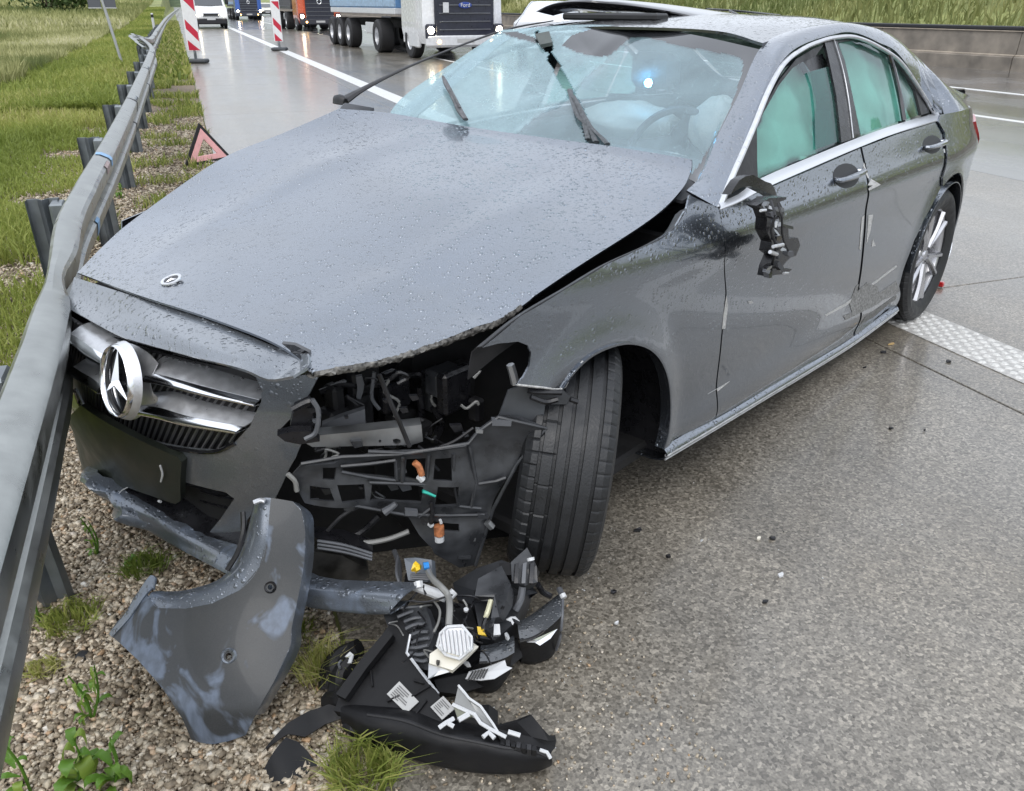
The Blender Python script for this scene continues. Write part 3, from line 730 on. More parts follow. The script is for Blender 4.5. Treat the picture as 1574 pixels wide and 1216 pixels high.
# tall seeding meadow further left
n = 130000; y = 7 + 60 * r.uniform(0, 1, n) ** 1.3; x = -2.95 - .35 * vnoise(y, y * 0, 2.0, 2) - r.uniform(0, 1, n) ** 1.4 * (y * .42 + 3)
blades('meadow_grass', x, y, ghv(x, y), .22 + .38 * r.uniform(0, 1, n) * (.4 + vnoise(x, y, 3, 9)), .012 + .0011 * y, MEADOW, 4, .45, rnd=np.clip(.05 + .9 * vnoise(x, y, 4, 8) * r.uniform(.6, 1.35, n), 0, 1))
n = 60000; y = 55 + 240 * r.uniform(0, 1, n) ** 1.2; x = -3.0 - r.uniform(0, 1, n) * (y * .45)
blades('meadow_grass', x, y, ghv(x, y), .4 + .5 * r.uniform(0, 1, n), .07 + .0012 * y, MEADOW, 5, .45, rnd=np.clip(.05 + .9 * vnoise(x, y, 16, 8) * r.uniform(.6, 1.3, n), 0, 1))
# embankment behind the median
n = 70000; y = 2 + 110 * r.uniform(0, 1, n); x = 19.7 + r.uniform(0, 1, n) ** 1.1 * 22
blades('bank_grass', x, y, ghv(x, y), .25 + .5 * r.uniform(0, 1, n), .035 + .03 * r.uniform(0, 1, n) + .0006 * y, MEADOW, 6, .6, rnd=np.clip(.0 + .75 * vnoise(x, y, 2.5, 8) * r.uniform(.6, 1.3, n), 0, 1))
# sparse tufts on the verge (between rail and slab)
n = 26000; y = 2.9 + 20 * r.uniform(0, 1, n) ** 1.3; x = r.uniform(-.75, XE + .02, n)
k = vnoise(x + 3, y, .33, 12) > .80 - .010 * y; x, y = x[k], y[k]; n = len(x)
blades('verge_grass', x, y, 0 * x, .03 + .13 * r.uniform(0, 1, n), .004 + .0006 * y, GRASSM, 7, 1.0, rnd=r.uniform(0, .9, n))
n = 9000; y = 20 + 60 * r.uniform(0, 1, n); x = r.uniform(-.9, XE, n)
blades('verge_grass', x, y, 0 * x, .08 + .2 * r.uniform(0, 1, n), .03 + .001 * y, GRASSM, 8, .8)
def tuft(px, py, cnt, hh, rad, label, seed, m=GRASSM, rn=(0, .9), wd=.004):
    r = np.random.default_rng(seed); c = gz(px, py); th = r.uniform(0, 6.28, cnt); d = rad * np.sqrt(r.uniform(0, 1, cnt)); x = d * np.cos(th) + c[0]; y = d * np.sin(th) + c[1]
    o = blades('grass_tuft', x, y, 0 * x, hh * r.uniform(.4, 1, cnt), np.full(cnt, wd), m, seed, 1.0, rnd=r.uniform(*rn, cnt)); del o['kind']
    tag(o, label, 'grass tuft')
tuft(225, 880, 240, .10, .055, 'small dark green tuft between the detached corner tip and the gravel', 21, rn=(0, .3))
tuft(110, 960, 300, .09, .07, 'olive tuft at the foot of the guardrail post', 22, rn=(.2, .7))
tuft(68, 1035, 160, .06, .035, 'little dry tuft on gravel next to the guardrail', 23, rn=(.5, 1))
tuft(500, 1040, 260, .16, .06, 'thin straw green tuft left of the black headlamp housing', 24, rn=(.4, 1), wd=.003)
tuft(560, 1190, 420, .12, .07, 'bright green tuft below the black headlamp housing at the slab edge', 25, rn=(.2, .8))
tuft(455, 975, 120, .07, .04, 'short tuft in shade under the bumper lip', 26, rn=(.1, .6))
# leafy weeds: stem plus separate leaves
def leaf_mesh(L, W, bend, fold):
    V = []; n = 7
    for i in range(n):
        t = i / (n - 1); wd = W * (math.sin(math.pi * min(1, t * .92 + .06)) ** .8) * (1 + .10 * (-1) ** i) / 2 if i < n - 1 else .0004
        yv = L * t * math.cos(bend * t); zv = L * t * math.sin(1.15 - bend * t * 1.3) * .9
        V += [(-wd, yv, zv + wd * fold), (0, yv, zv), (wd, yv, zv + wd * fold)]
    return V, [(3 * i + a, 3 * i + a + 1, 3 * i + a + 4, 3 * i + a + 3) for i in range(n - 1) for a in (0, 1)]
def weed(px, py, H_, nl, L, W, label, seed, stems=1, tall=.5):
    r = random.Random(seed); c = gz(px, py); e = empty('leafy_weed', c, label, 'weed'); shared = []
    for q in range(3):
        V, fs = leaf_mesh(L, W, .9 + .3 * q, .35); me = bpy.data.meshes.new('leaf'); me.from_pydata(V, [], fs); me.materials.append(LEAFM)
        at = me.attributes.new('rnd', 'FLOAT', 'POINT'); at.data.foreach_set('value', [.15 + .3 * q] * len(V)); me.polygons.foreach_set('use_smooth', [True] * len(fs)); shared.append(me)
    b = MB()
    for s_ in range(stems):
        a = r.uniform(0, 6.28); tip = c + np.array([math.cos(a), math.sin(a), 0]) * H_ * .22 * (s_ > 0 or .6) + UP * H_
        b.tube([c, (c + tip) / 2 + np.array([.01, .0, .0]), tip], [.0035, .003, .0015], 5)
        for i in range(nl // stems):
            t = (i + .5) / (nl // stems) if i % 2 else r.uniform(0, tall); p = c + (tip - c) * t; o = bpy.data.objects.new('leaf', r.choice(shared)); S.collection.objects.link(o); o.parent = e
            k = (1 - .55 * t) * r.uniform(.7, 1.15); o.matrix_basis = Matrix.Translation(Vector(p - c)) @ Matrix.Rotation(i * 2.4 + r.uniform(-.4, .4), 4, 'Z') @ Matrix.Rotation(r.uniform(-.35, .35) + t * .5, 4, 'X') @ Matrix.Scale(k, 4)
    b.build('stem', LEAFM, e)
weed(120, 1210, .13, 16, .115, .042, 'broad leaved green weed at the bottom left corner of the gravel', 31, 1)
weed(175, 1214, .12, 15, .10, .028, 'upright many leaved weed right of the broad leaved one', 32, 2)
weed(142, 1110, .15, 20, .075, .016, 'narrow leaved weed with two tall shoots above the broad leaved one', 33, 2, .9)
weed(50, 1225, .20, 8, .08, .022, 'thin single stemmed weed beside the rail at the bottom', 34, 1, 1)
weed(150, 855, .14, 18, .045, .010, 'faint feathery weed under the front bumper lip', 35, 2, 1)
weed(208, 880, .05, 22, .06, .012, 'low spreading dark weed beside the bumper lip shadow', 36, 3, .8)
weed(60, 960, .13, 12, .07, .016, 'light green weed behind the guardrail foot', 37, 2, .9)
weed(165, 345, .10, 26, .10, .02, 'green weed clump between guardrail and bonnet edge', 38, 3, .8)
weed(185, 305, .12, 26, .10, .02, 'green weed clump beside the guardrail marks', 39, 3, .8)
# bushes and trees on the skyline
def bush(name, x, y, rx, ry, hh, nl, ls, label, cat, seed, trunk=0, lobes=7):
    r = np.random.default_rng(seed); z0 = gh(x, y); e = empty(name, (x, y, z0), label, cat)
    cs = np.stack([r.uniform(-.7, .7, lobes) * rx, r.uniform(-.7, .7, lobes) * ry, trunk + r.uniform(.25, .8, lobes) * hh], 1); rs_ = r.uniform(.35, .6, lobes) * min(rx, hh)
    i = r.integers(0, lobes, nl); d = r.normal(size=(nl, 3)); d /= np.linalg.norm(d, axis=1, keepdims=True); P = cs[i] + d * (rs_[i] * r.uniform(.55, 1.1, nl))[:, None]; P[:, 2] = np.maximum(P[:, 2], .05)
    a = r.normal(size=(nl, 3)); a /= np.linalg.norm(a, axis=1, keepdims=True); b_ = np.cross(a, r.normal(size=(nl, 3))); b_ /= np.linalg.norm(b_, axis=1, keepdims=True); s = (ls * r.uniform(.6, 1.3, nl))[:, None]
    V = np.stack([P - a * s, P + b_ * s * .5, P + a * s, P - b_ * s * .5], 1).reshape(-1, 3); T = (np.arange(nl) * 4)[:, None] + np.array([0, 1, 2, 3])
    mkbig('foliage', V, T, BUSHM, e, np.repeat(np.clip(r.uniform(0, 1, lobes)[i] * .6 + r.uniform(0, .4, nl), 0, 1), 4), nper=4)
    b = MB(); b.tube([(x, y, z0 - .2), (x + .1, y, z0 + trunk + hh * .3), (x, y + .1, z0 + trunk + hh * .75)], [.05 * hh, .035 * hh, .01 * hh], 7)
    for j in range(4): c = cs[j % lobes]; b.tube([(x, y, z0 + trunk * .7 + hh * .1), (x + c[0] * .5, y + c[1] * .5, z0 + c[2] * .7), (x + c[0], y + c[1], z0 + c[2])], [.03 * hh, .02 * hh, .006 * hh], 5)
    b.build('trunk', mat('bark', (.09, .07, .05), .9, noise=.3), e)
bush('bush', -13.5, 62, 2.6, 2.2, 4.2, 4200, .16, 'dark round bush at the top left corner of the meadow', 'bush', 41)
bush('bush', -11.5, 100, 4.5, 3, 4.5, 3600, .22, 'wide dark bush on the skyline between the corner bush and the plate sign', 'bush', 42)
for i, (bx_, by_, h_) in enumerate([(-60, 300, 9), (-35, 330, 8), (-12, 360, 10)]):
    bush('tree', bx_, by_, h_ * 1.2, h_, h_, 2200, .6, ['distant tree far left on the meadow skyline', 'distant tree between the two meadow bushes', 'distant tree above the far end of the guardrail'][i], 'tree', 50 + i, 2)
bush('tree', 26, 62, 4.5, 4, 3.6, 3600, .25, 'brownish tree on the bank above the car roof', 'tree', 61, 1); bush('tree', 30, 40, 3.0, 2.6, 2.2, 3000, .2, 'green shrub on the bank right of the roof', 'tree', 62)
bush('tree', 60, 200, 22, 8, 14, 5000, .8, 'large far tree clump behind the lorries', 'tree', 63, 2, 14)
hills = grid_surface('hills', np.linspace(-900, 900, 40).tolist(), [420, 520, 640, 900], lambda x, y: -1 + (y - 420) * .09 + 6 * math.sin(x / 90) * (y > 430) + (8 if y > 500 else 0), soil_mat('far_woods', (.05, .08, .04), (.10, .13, .06), .05))

# ------------------------------------------------------------------ the wrecked saloon
YR = -LF
car = empty('wrecked_car', O, 'crashed dark grey saloon car with shattered windscreen and torn off front corner at the guardrail', 'car', None,
            Matrix(((BK[0], YR[0], 0, O[0]), (BK[1], YR[1], 0, O[1]), (0, 0, 1, 0), (0, 0, 0, 1))))
def mirrorV(V): wv = (np.asarray(V) - O) @ LF; return np.asarray(V) - np.outer(2 * wv, LF)
def glass(name, tint, shatter=0.0, drops=True, refl=1.75):
    m, t, p, o = newmat(name); t.nodes.remove(p); c = coord(t)
    tr = t.nodes.new('ShaderNodeBsdfTransparent'); tr.inputs[0].default_value = (*tint, 1)
    gl = t.nodes.new('ShaderNodeBsdfGlossy'); gl.inputs['Roughness'].default_value = .03 if not shatter else .12; gl.inputs['Color'].default_value = (.92, .97, 1, 1)
    fr = t.nodes.new('ShaderNodeFresnel'); fr.inputs[0].default_value = refl
    gm = t.nodes.new('ShaderNodeNewGeometry'); sb_ = N_(t, 'ShaderNodeMath', operation='SUBTRACT'); sb_.inputs[0].default_value = 1; t.links.new(gm.outputs['Backfacing'], sb_.inputs[1])
    fr2 = N_(t, 'ShaderNodeMath', operation='MULTIPLY'); t.links.new(fr.outputs[0], fr2.inputs[0]); t.links.new(sb_.outputs[0], fr2.inputs[1]); fr = fr2
    h = droplets(t, c, 60, dens=.4) if drops else None
    if shatter:
        v = N_(t, 'ShaderNodeTexVoronoi', feature='DISTANCE_TO_EDGE', Scale=70.0); t.links.new(c, v.inputs['Vector'])
        v2 = N_(t, 'ShaderNodeTexVoronoi', Scale=70.0); t.links.new(c, v2.inputs['Vector'])
        b0 = N_(t, 'ShaderNodeBump', Strength=.10, Distance=.003); t.links.new(v2.outputs['Color'], b0.inputs['Height']); nrm = b0.outputs[0]
        crk0 = ramp(t, v.outputs['Distance'], [(0, (1, 1, 1)), (.05, (.0, .0, .0))])
        wv = N_(t, 'ShaderNodeTexNoise', Scale=7.0, Detail=3.0); t.links.new(c, wv.inputs['Vector']); wm = mixc(t, .25, c, wv.outputs['Color'])
        v3 = N_(t, 'ShaderNodeTexVoronoi', feature='DISTANCE_TO_EDGE', Scale=7.0); t.links.new(wm, v3.inputs['Vector']); c3 = ramp(t, v3.outputs['Distance'], [(0, (.9, .9, .9)), (.014, (0, 0, 0))])
        crk = t.nodes.new('ShaderNodeMix'); crk.data_type = 'RGBA'; crk.blend_type = 'ADD'; crk.inputs[0].default_value = 1; t.links.new(crk0.outputs[0], crk.inputs[6]); t.links.new(c3.outputs[0], crk.inputs[7])
        nz = N_(t, 'ShaderNodeTexNoise', Scale=3.5, Detail=6.0, Roughness=.7); t.links.new(c, nz.inputs['Vector']); pz = ramp(t, nz.outputs['Fac'], [(.35, (shatter * .55,) * 3), (.7, (min(1, shatter * 1.25),) * 3)])
    if drops:
        b = N_(t, 'ShaderNodeBump', Strength=.25, Distance=.004); t.links.new(h, b.inputs['Height'])
        if shatter: t.links.new(nrm, b.inputs['Normal'])
        nrm = b.outputs[0]
    elif not shatter: nrm = None
    if nrm: t.links.new(nrm, gl.inputs['Normal'])
    base = tr.outputs[0]
    if shatter:
        df = t.nodes.new('ShaderNodeBsdfDiffuse'); df.inputs[0].default_value = (*SHC, 1)
        tl = t.nodes.new('ShaderNodeBsdfTranslucent'); tl.inputs[0].default_value = (*SHC, 1); dm = t.nodes.new('ShaderNodeMixShader'); dm.inputs[0].default_value = .35
        t.links.new(df.outputs[0], dm.inputs[1]); t.links.new(tl.outputs[0], dm.inputs[2])
        mxr = N_(t, 'ShaderNodeMath', operation='MAXIMUM'); t.links.new(pz.outputs[0], mxr.inputs[0])
        cm = N_(t, 'ShaderNodeMath', operation='MULTIPLY'); t.links.new(crk.outputs[2], cm.inputs[0]); cm.inputs[1].default_value = min(1, shatter * 1.3); t.links.new(cm.outputs[0], mxr.inputs[1])
        ms = t.nodes.new('ShaderNodeMixShader'); t.links.new(mxr.outputs[0], ms.inputs[0]); t.links.new(base, ms.inputs[1]); t.links.new(dm.outputs[0], ms.inputs[2]); base = ms.outputs[0]
    ms2 = t.nodes.new('ShaderNodeMixShader'); t.links.new(fr.outputs[0], ms2.inputs[0]); t.links.new(base, ms2.inputs[1]); t.links.new(gl.outputs[0], ms2.inputs[2]); t.links.new(ms2.outputs[0], o.inputs[0])
    return m
SHC = (.44, .60, .64)
WS_SH = glass('crazed_windscreen_glass', (.80, .91, .93), .52, refl=1.8)
WS_OK = glass('windscreen_glass', (.87, .92, .95), .27, refl=1.8)
SHC = (.20, .50, .44)
SG = glass('green_tinted_side_glass', (.64, .85, .82), 0, True, 1.6)
SGC = glass('crazed_side_glass', (.50, .76, .72), .10, False, 1.4)
FRIT = mat('black_glass_border', (.02, .021, .024), .10, coat=1)
PAINTP = paint('pale_scuffed_edge_paint', (.15, .17, .20), scuff=.6, coat=.8)
# --- bonnet
def C4(L): return L
hoodL = [pw(480, 572, .62), pw(602, 549, .68), pw(743, 500, .72), pw(772, 488, .73), pw(880, 415, .735), pw(1000, 337, .74), pw(1047, 292, .72), pw(1062, 262, .68), pw(1063, 245, .655)]
hoodR = [pw(119, 419, -.56), pw(160, 376, -.63), pw(200, 340, -.68), pw(275, 288, -.72), pw(350, 241, -.74), pw(430, 206, -.74), pw(521, 167, -.74)]
hoodF = [pw(480, 572, .62), gz(440, 535, .775), gz(330, 491, .785), gz(211, 453, .78), pw(119, 419, -.56)]
hoodB = [pw(1063, 245, .655), pw(940, 225, .3), pw(840, 212, .05), pw(720, 195, -.3), pw(600, 174, -.6), pw(521, 167, -.74)]
def coons(L, R, Fr, Bk, ns, ntt):
    L, R, Fr, Bk = rs(L, ntt), rs(R, ntt), rs(Fr, ns), rs(Bk, ns); V = []
    for j in range(ntt):
        t = j / (ntt - 1)
        for i in range(ns):
            s = i / (ns - 1)
            V.append((1 - s) * L[j] + s * R[j] + (1 - t) * Fr[i] + t * Bk[i] - ((1 - s) * (1 - t) * Fr[0] + s * (1 - t) * Fr[-1] + (1 - s) * t * Bk[0] + s * t * Bk[-1]))
    return np.array(V), [(j * ns + i, j * ns + i + 1, (j + 1) * ns + i + 1, (j + 1) * ns + i) for j in range(ntt - 1) for i in range(ns - 1)]
ns, ntt = 90, 90
HV, HF = coons(hoodL, hoodR, hoodF, hoodB, ns, ntt)
for j in range(ntt):
    t = j / (ntt - 1)
    for i in range(ns):
        s = i / (ns - 1); v = HV[j * ns + i]; e = math.sin(math.pi * s) * math.sin(math.pi * min(1, t * 1.02))
        v[2] += .016 * e
        v[2] += .010 * (math.exp(-((s - .22 - .05 * t) / .05) ** 2) + math.exp(-((s - .78 + .05 * t) / .05) ** 2)) * math.sin(math.pi * t) * 1.0      # power domes
        v[2] += .006 * math.sin(9 * t + 3 * s) * math.exp(-((s - .9) / .2) ** 2) * math.sin(math.pi * t)                                              # buckle on the hit side
        v[2] -= .012 * math.exp(-((s - .08) / .07) ** 2 - ((t - .12) / .12) ** 2)
        v[2] += .004 * math.sin(30 * t) * math.exp(-(s / .03) ** 2) * (t < .4)
HF = orient(HV, HF); V2, F2 = thick(HV, HF, .006)
hood = mk('bonnet', V2, F2, PAINT, car, ang=50)
# torn lower hem of the bonnet along the near edge
hem = rs(hoodL[:5], 60); hem = hem[:44]
hd = np.array([0, 0, -1.0]); r = np.random.default_rng(5)
rows = [hem + UP * .001, hem - UP * .007 + LF * .004, hem - UP * .013 - LF * .004 + r.normal(0, .002, hem.shape), hem - UP * .012 - LF * .03]
loft('bonnet_hem', rows, mat('flaked_bonnet_edge', (.13, .125, .115), .5, metal=.3, noise=.9, nscale=85, bump=.5, bscale=150), car, nu=90, nv=7, t=.002, curve=False, disp=lambda V, a, b_: V + np.random.default_rng(3).normal(0, .0012, V.shape))
# bonnet badge: disc, ring and three pointed star
def star_pts(R, ri, rot=0):
    P = []
    for k in range(6):
        a = math.pi / 2 + rot + k * math.pi / 3; rr = R if k % 2 == 0 else ri; P.append((math.cos(a) * rr, math.sin(a) * rr))
    return P
def star_solid(b, c, ex, ey, n, R, ri, h, rot=0, m=0):
    P = star_pts(R, ri, rot); V = [c + ex * x + ey * y for x, y in P] + [c + n * h, c - n * h * .3]
    b.add(V, [(i, (i + 1) % 6, 6) for i in range(6)] + [((i + 1) % 6, i, 7) for i in range(6)], m)
bc = gz(266, 435, .812); hn = np.cross(gz(300, 435, .812) - bc, gz(266, 420, .815) - bc); hn = (UP * .95 - BK * .28); hn /= np.linalg.norm(hn)
bc = UP * .004 + min((HV[i] for i in range(len(HV))), key=lambda v: (proj(v)[0] - 266) ** 2 + (proj(v)[1] - 435) ** 2) + hn * .002
ex = -LF; ey = np.cross(hn, ex); b = MB(); b.lathe([(0, .0015), (.019, .0015), (.0195, .0)], bc, hn, 32); em = b.build('bonnet_badge', BLK, car)
b = MB(); b.lathe([(.0195, 0), (.0200, .003), (.024, .0042), (.028, .003), (.0288, 0)], bc, hn, 40); b.build('badge_ring', SATIN, em)
b = MB(); star_solid(b, bc + hn * .0017, ex, ey, hn, .019, .0038, .003); b.build('badge_star', CHROME, em)

# --- front face band above the grille
bt = [pw(477, 560, .60), pw(474, 544, .56), gz(440, 539, .762), gz(330, 495, .772), gz(211, 457, .768), pw(114, 426, -.555)]
bt = [bt[1]] + bt[2:]
bm = [pw(474, 562, .60), gz(436, 556, .752), pu(360, 540, .085), pu(240, 503, .07), pw(107, 452, -.52)]
bl = [pw(450, 578, .60), pw(412, 583, .53), pu(373, 567, .055), pu(300, 549, .04), pu(231, 531, .035), pu(178, 513, .03), pw(99, 471, -.47)]
loft('front_panel_top', [bt, bm, bl], PAINTB, car, nu=60, nv=13, t=.006, ang=50)
panel('headlamp_washer_gap', z4((1310, 388), (1370, 395), (1440, 430), (1452, 520), (1365, 540), (1372, 470), (1350, 420)), fplane(pw(436, 529, .5), pw(479, 540, .55), pw(455, 580, .5)), GLOSSB, car, t=.01)
# --- bumper skin round the grille
fas = z4((1130, 512), (1250, 556), (1370, 540), (1490, 525), (1440, 620), (1370, 720), (1300, 790), (1290, 815), (1400, 860), (1375, 920), (1340, 980), (1310, 1050), (1280, 1110), (1200, 1135), (1150, 1210), (1120, 1300), (1045, 1345), (955, 1290), (1020, 1210), (1090, 1110), (1050, 1080), (850, 1030), (700, 1010), (350, 900), (345, 620), (352, 600), (400, 700), (600, 810), (850, 872), (1000, 885), (1090, 850), (1165, 770), (1215, 660), (1216, 600), (1190, 545))
panel('bumper_skin', fas, NOSE, PAINTB, car, t=.005, step=.022, edge=.02)
# --- grille: mesh, louvres and star
gfar = fnose(.055)
gout = z4((300, 215), (540, 345), (700, 400), (1130, 510), (1195, 550), (1216, 610), (1165, 770), (1095, 845), (1000, 885), (850, 872), (600, 812), (400, 700), (340, 590), (320, 400))
grille = panel('grille', [(x + (4 if x > 300 else -8), y) for x, y in gout], gfar, BLKM, car, t=.01, step=.05)
panel('nose_lining', [(92, 436), (210, 462), (330, 500), (440, 545), (470, 600), (400, 690), (330, 720), (100, 640)], fnose(.085), DARK, car, t=.01, step=.06)
b = MB()
gp = [gfar.tr(*p) for p in gout]
for k in range(-24, 60):      # diagonal mesh bars
    pts = []
    for q in range(30):
        a = -.62 + k * .022 + q * .012; zz = .36 + q * .0155
        if inside((a, zz), gp): pts.append(cw(Nd(a, zz) + .040, a, zz))
        elif len(pts) > 1: break
        else: pts = []
    if len(pts) > 1: b.tube([pts[0], pts[len(pts) // 2], pts[-1]] if len(pts) > 2 else pts, .0042, 5, curve=False)
b.build('grille_mesh', mat('grille_bars', (.14, .14, .145), .4), grille, kind='stuff')
GF = fnose(0.0)
def louvre(top, bot, nm, split=.52, mats=(0, 0)):
    """bar between two picture lines: matte face above, chrome strip below, both with real depth"""
    A = rs([GF.pos(GF.tr(*p)) for p in top], 24); B = rs([GF.pos(GF.tr(*p)) for p in bot], 24); M_ = A + (B - A) * split
    back = BK * .045
    loft(nm, [A + BK * .07, A + BK * .038, A + (M_ - A) * .55 + BK * .010, M_ - BK * .006], SATIN, grille, nu=24, nv=8, t=.003)
    loft('chrome_strip', [M_ - BK * .004, M_ + (B - M_) * .45 - BK * .018, M_ + (B - M_) * .8 - BK * .02, B - BK * .012, B + back * .6], CHROME, grille, nu=24, nv=8, t=.003)
louvre(z4((690, 470), (760, 488), (900, 525), (1215, 615)), z4((700, 560), (790, 575), (960, 620), (1212, 672)), 'louvre')
louvre(z4((640, 640), (740, 640), (900, 690), (1165, 745)), z4((650, 710), (760, 730), (900, 765), (1120, 798)), 'louvre', .45)
louvre(z4((322, 315), (380, 345), (440, 375), (520, 420)), z4((345, 370), (390, 400), (430, 440), (500, 480)), 'louvre', .5)
louvre(z4((345, 470), (390, 500), (430, 520), (480, 560)), z4((350, 520), (390, 545), (430, 570), (490, 610)), 'louvre', .5)
sc = pu(179.5, 586, -.02)
sv = pw(182, 527, -.11) - pw(178, 645, -.11); svl = np.linalg.norm(sv); sv /= svl
hxv = np.array([-LF * math.cos(math.radians(-4)) - BK * math.sin(math.radians(-4))])[0]; sn = np.cross(hxv, sv); sn /= np.linalg.norm(sn)
if sn @ (CAM - sc) < 0: sn = -sn
hxv = np.cross(sv, sn); RS = .43 * svl
b = MB(); b.lathe([(RS * 1.10, -.022), (RS * 1.06, -.012), (RS * 1.01, -.004), (RS * .95, -.002)], sc, sn, 64); b.build('star_housing', SATIN, grille)
hubtop = rs([GF.pos(GF.tr(*p)) for p in z4((560, 372), (640, 395), (700, 430), (730, 470))], 16); 
loft('star_shoulder', [[GF.pos(GF.tr(*p)) for p in z4((545, 378), (590, 383), (640, 400), (700, 440), (735, 480))], [GF.pos(GF.tr(*p)) - BK * .012 for p in z4((600, 440), (640, 470), (670, 500), (700, 530), (720, 550))], [GF.pos(GF.tr(*p)) - BK * .012 for p in z4((640, 560), (680, 590), (700, 600), (725, 610), (728, 600))], [GF.pos(GF.tr(*p)) for p in z4((600, 745), (640, 735), (680, 700), (730, 660), (735, 640))]], SATIN, grille, nu=14, nv=18, t=.003)
b = MB(); b.lathe([(RS * .91, -.004), (RS * .92, .004), (RS * .96, .009), (RS, .004), (RS * 1.01, -.006)], sc, sn, 72); ring = b.build('star_ring', CHROME, grille)
b = MB(); b.lathe([(0, -.012), (RS * .92, -.012)], sc, sn, 64); b.build('star_back', GLOSSB, grille)
b = MB(); star_solid(b, sc - sn * .002, hxv, sv, sn, RS * .90, RS * .10, .016, math.radians(4)); b.build('star', CHROME, grille)
# grille's black lower frame
gl_ = z4((345, 600), (400, 705), (600, 818), (850, 880), (1000, 892), (1095, 852))
b = MB(); b.tube([NOSE.pos(NOSE.tr(*p)) for p in gl_], .006, 8); b.build('grille_frame', GLOSSB, grille)
# --- number plate carrier
def pnose(p, d=-.0): return NOSE.pos(NOSE.tr(*p)) - BK * d
pb = z4((375, 675), (600, 812), (825, 915), (845, 940), (840, 1120), (815, 1135), (700, 1095), (600, 1060), (345, 860), (350, 700))
panel('number_plate_carrier', pb, fnose(-.022), mat('plate_carrier', (.018, .022, .017), .42, noise=.3), car, t=.02, step=.05)
b = MB(); b.tube([pnose(p, .03) for p in z4((795, 935), (805, 975), (797, 1010))], .003, 6); b.tube([pnose(p, .03) for p in z4((785, 1100), (795, 1104))], .004, 6); b.tube([pnose(p, .04) for p in z4((600, 1090), (625, 1050), (655, 1032))], .0018, 6)
b.build('clip', WHITEP, car)
# lower intake: dark recess with bars
panel('lower_intake', z4((320, 840), (345, 855), (600, 1060), (850, 1140), (845, 1025), (1060, 1085), (1095, 1110), (1020, 1215), (900, 1310), (640, 1160), (420, 1010), (310, 900)), fnose(.06), DARK, car, t=.01, step=.05)
b = MB()
for q in range(3):
    b.tube([NOSE.pos(NOSE.tr(*p)) + BK * .05 for p in z4((860, 1060 + q * 45), (950, 1085 + q * 45), (1050, 1105 + q * 48))], .007, 6, flat=.6)
b.build('intake_bar', BLK, car)
# lower lip, running behind the detached corner piece to the near side
lipT = [pnose((99, 680), .04), pnose((122, 700), .04), pnose((150, 718), .04), pnose((198, 748), .04), pnose((262, 790), .035), pnose((320, 822), .03), pw(400, 868, .42), pw(470, 904, .55), pw(560, 911, .70), pw(626, 913, .80)]
lipB = [pnose((98, 707), .03), pnose((120, 728), .03), pnose((141, 745), .03), pnose((192, 778), .03), pnose((240, 805), .03), pnose((290, 836), .025), pw(380, 896, .42), pw(471, 930, .56), pw(560, 942, .70), pw(600, 942, .78)]
lipM = [(a + c) / 2 - BK * .007 - UP * .0 for a, c in zip(lipT, lipB)]
loft('bumper_lip', [[p + BK * .05 for p in lipT], lipT, lipM, lipB, [p + BK * .06 for p in lipB]], PAINTP, car, nu=60, nv=17, t=.004)
loft('lip_shelf', [[p + BK * .0 for p in lipT[2:7]], [p + BK * .10 + UP * .03 for p in lipT[2:7]]], BLK, car, nu=30, nv=4, t=.003)

# --- near side: wing, doors, quarter
wing = z5((895, 222), (960, 205), (1040, 197), (1078, 212), (1092, 240), (1088, 290), (1062, 340), (1034, 372), (1130, 378), (1213, 383)) + [(866, 590), (880, 572), (905, 548), (935, 533), (964, 527), (990, 532), (1008, 545), (1020, 565), (1027, 592), (1029, 630), (1026, 665), (1019, 690), (1060, 668), (1098, 645), (1100, 600), (1108, 520), (1115, 450), (1113, 372), (1107, 330), (1103, 318), (1085, 312), (1060, 300), (1056, 318), (1036, 352), (1000, 375), (935, 405), (870, 444), (800, 486)]
panel('front_wing', wing, SIDE, PAINT, car, t=.006, step=.028, edge=.02)
# wing's top return leading down into the engine bay
we = [SIDE.pos(SIDE.tr(*p)) for p in [(741, 534), (800, 487), (870, 445), (935, 406), (1000, 376), (1036, 353), (1055, 322)]]
loft('wing_flange', [we, [p - LF * .03 - UP * .02 for p in we], [p - LF * .045 - UP * .09 for p in we]], BLKM, car, nu=30, nv=6, t=.003)
# arch lip rolled inwards
ar = [SIDE.pos(SIDE.tr(*p)) for p in [(863, 597), (880, 572), (905, 548), (935, 533), (964, 527), (990, 532), (1008, 545), (1020, 565), (1027, 592), (1029, 630), (1026, 665), (1019, 690)]]
loft('arch_lip', [ar, [p + LF * .006 for p in ar], [p - LF * .03 for p in ar]], PAINT, car, nu=50, nv=5, t=.003)
b = MB(); b.tube([SIDE.pos(SIDE.tr(*p)) + LF * .002 for p in [(794, 591), (830, 595), (863, 597), (875, 580), (895, 555)]], .0028, 6); b.build('bare_edge', SCR, car)
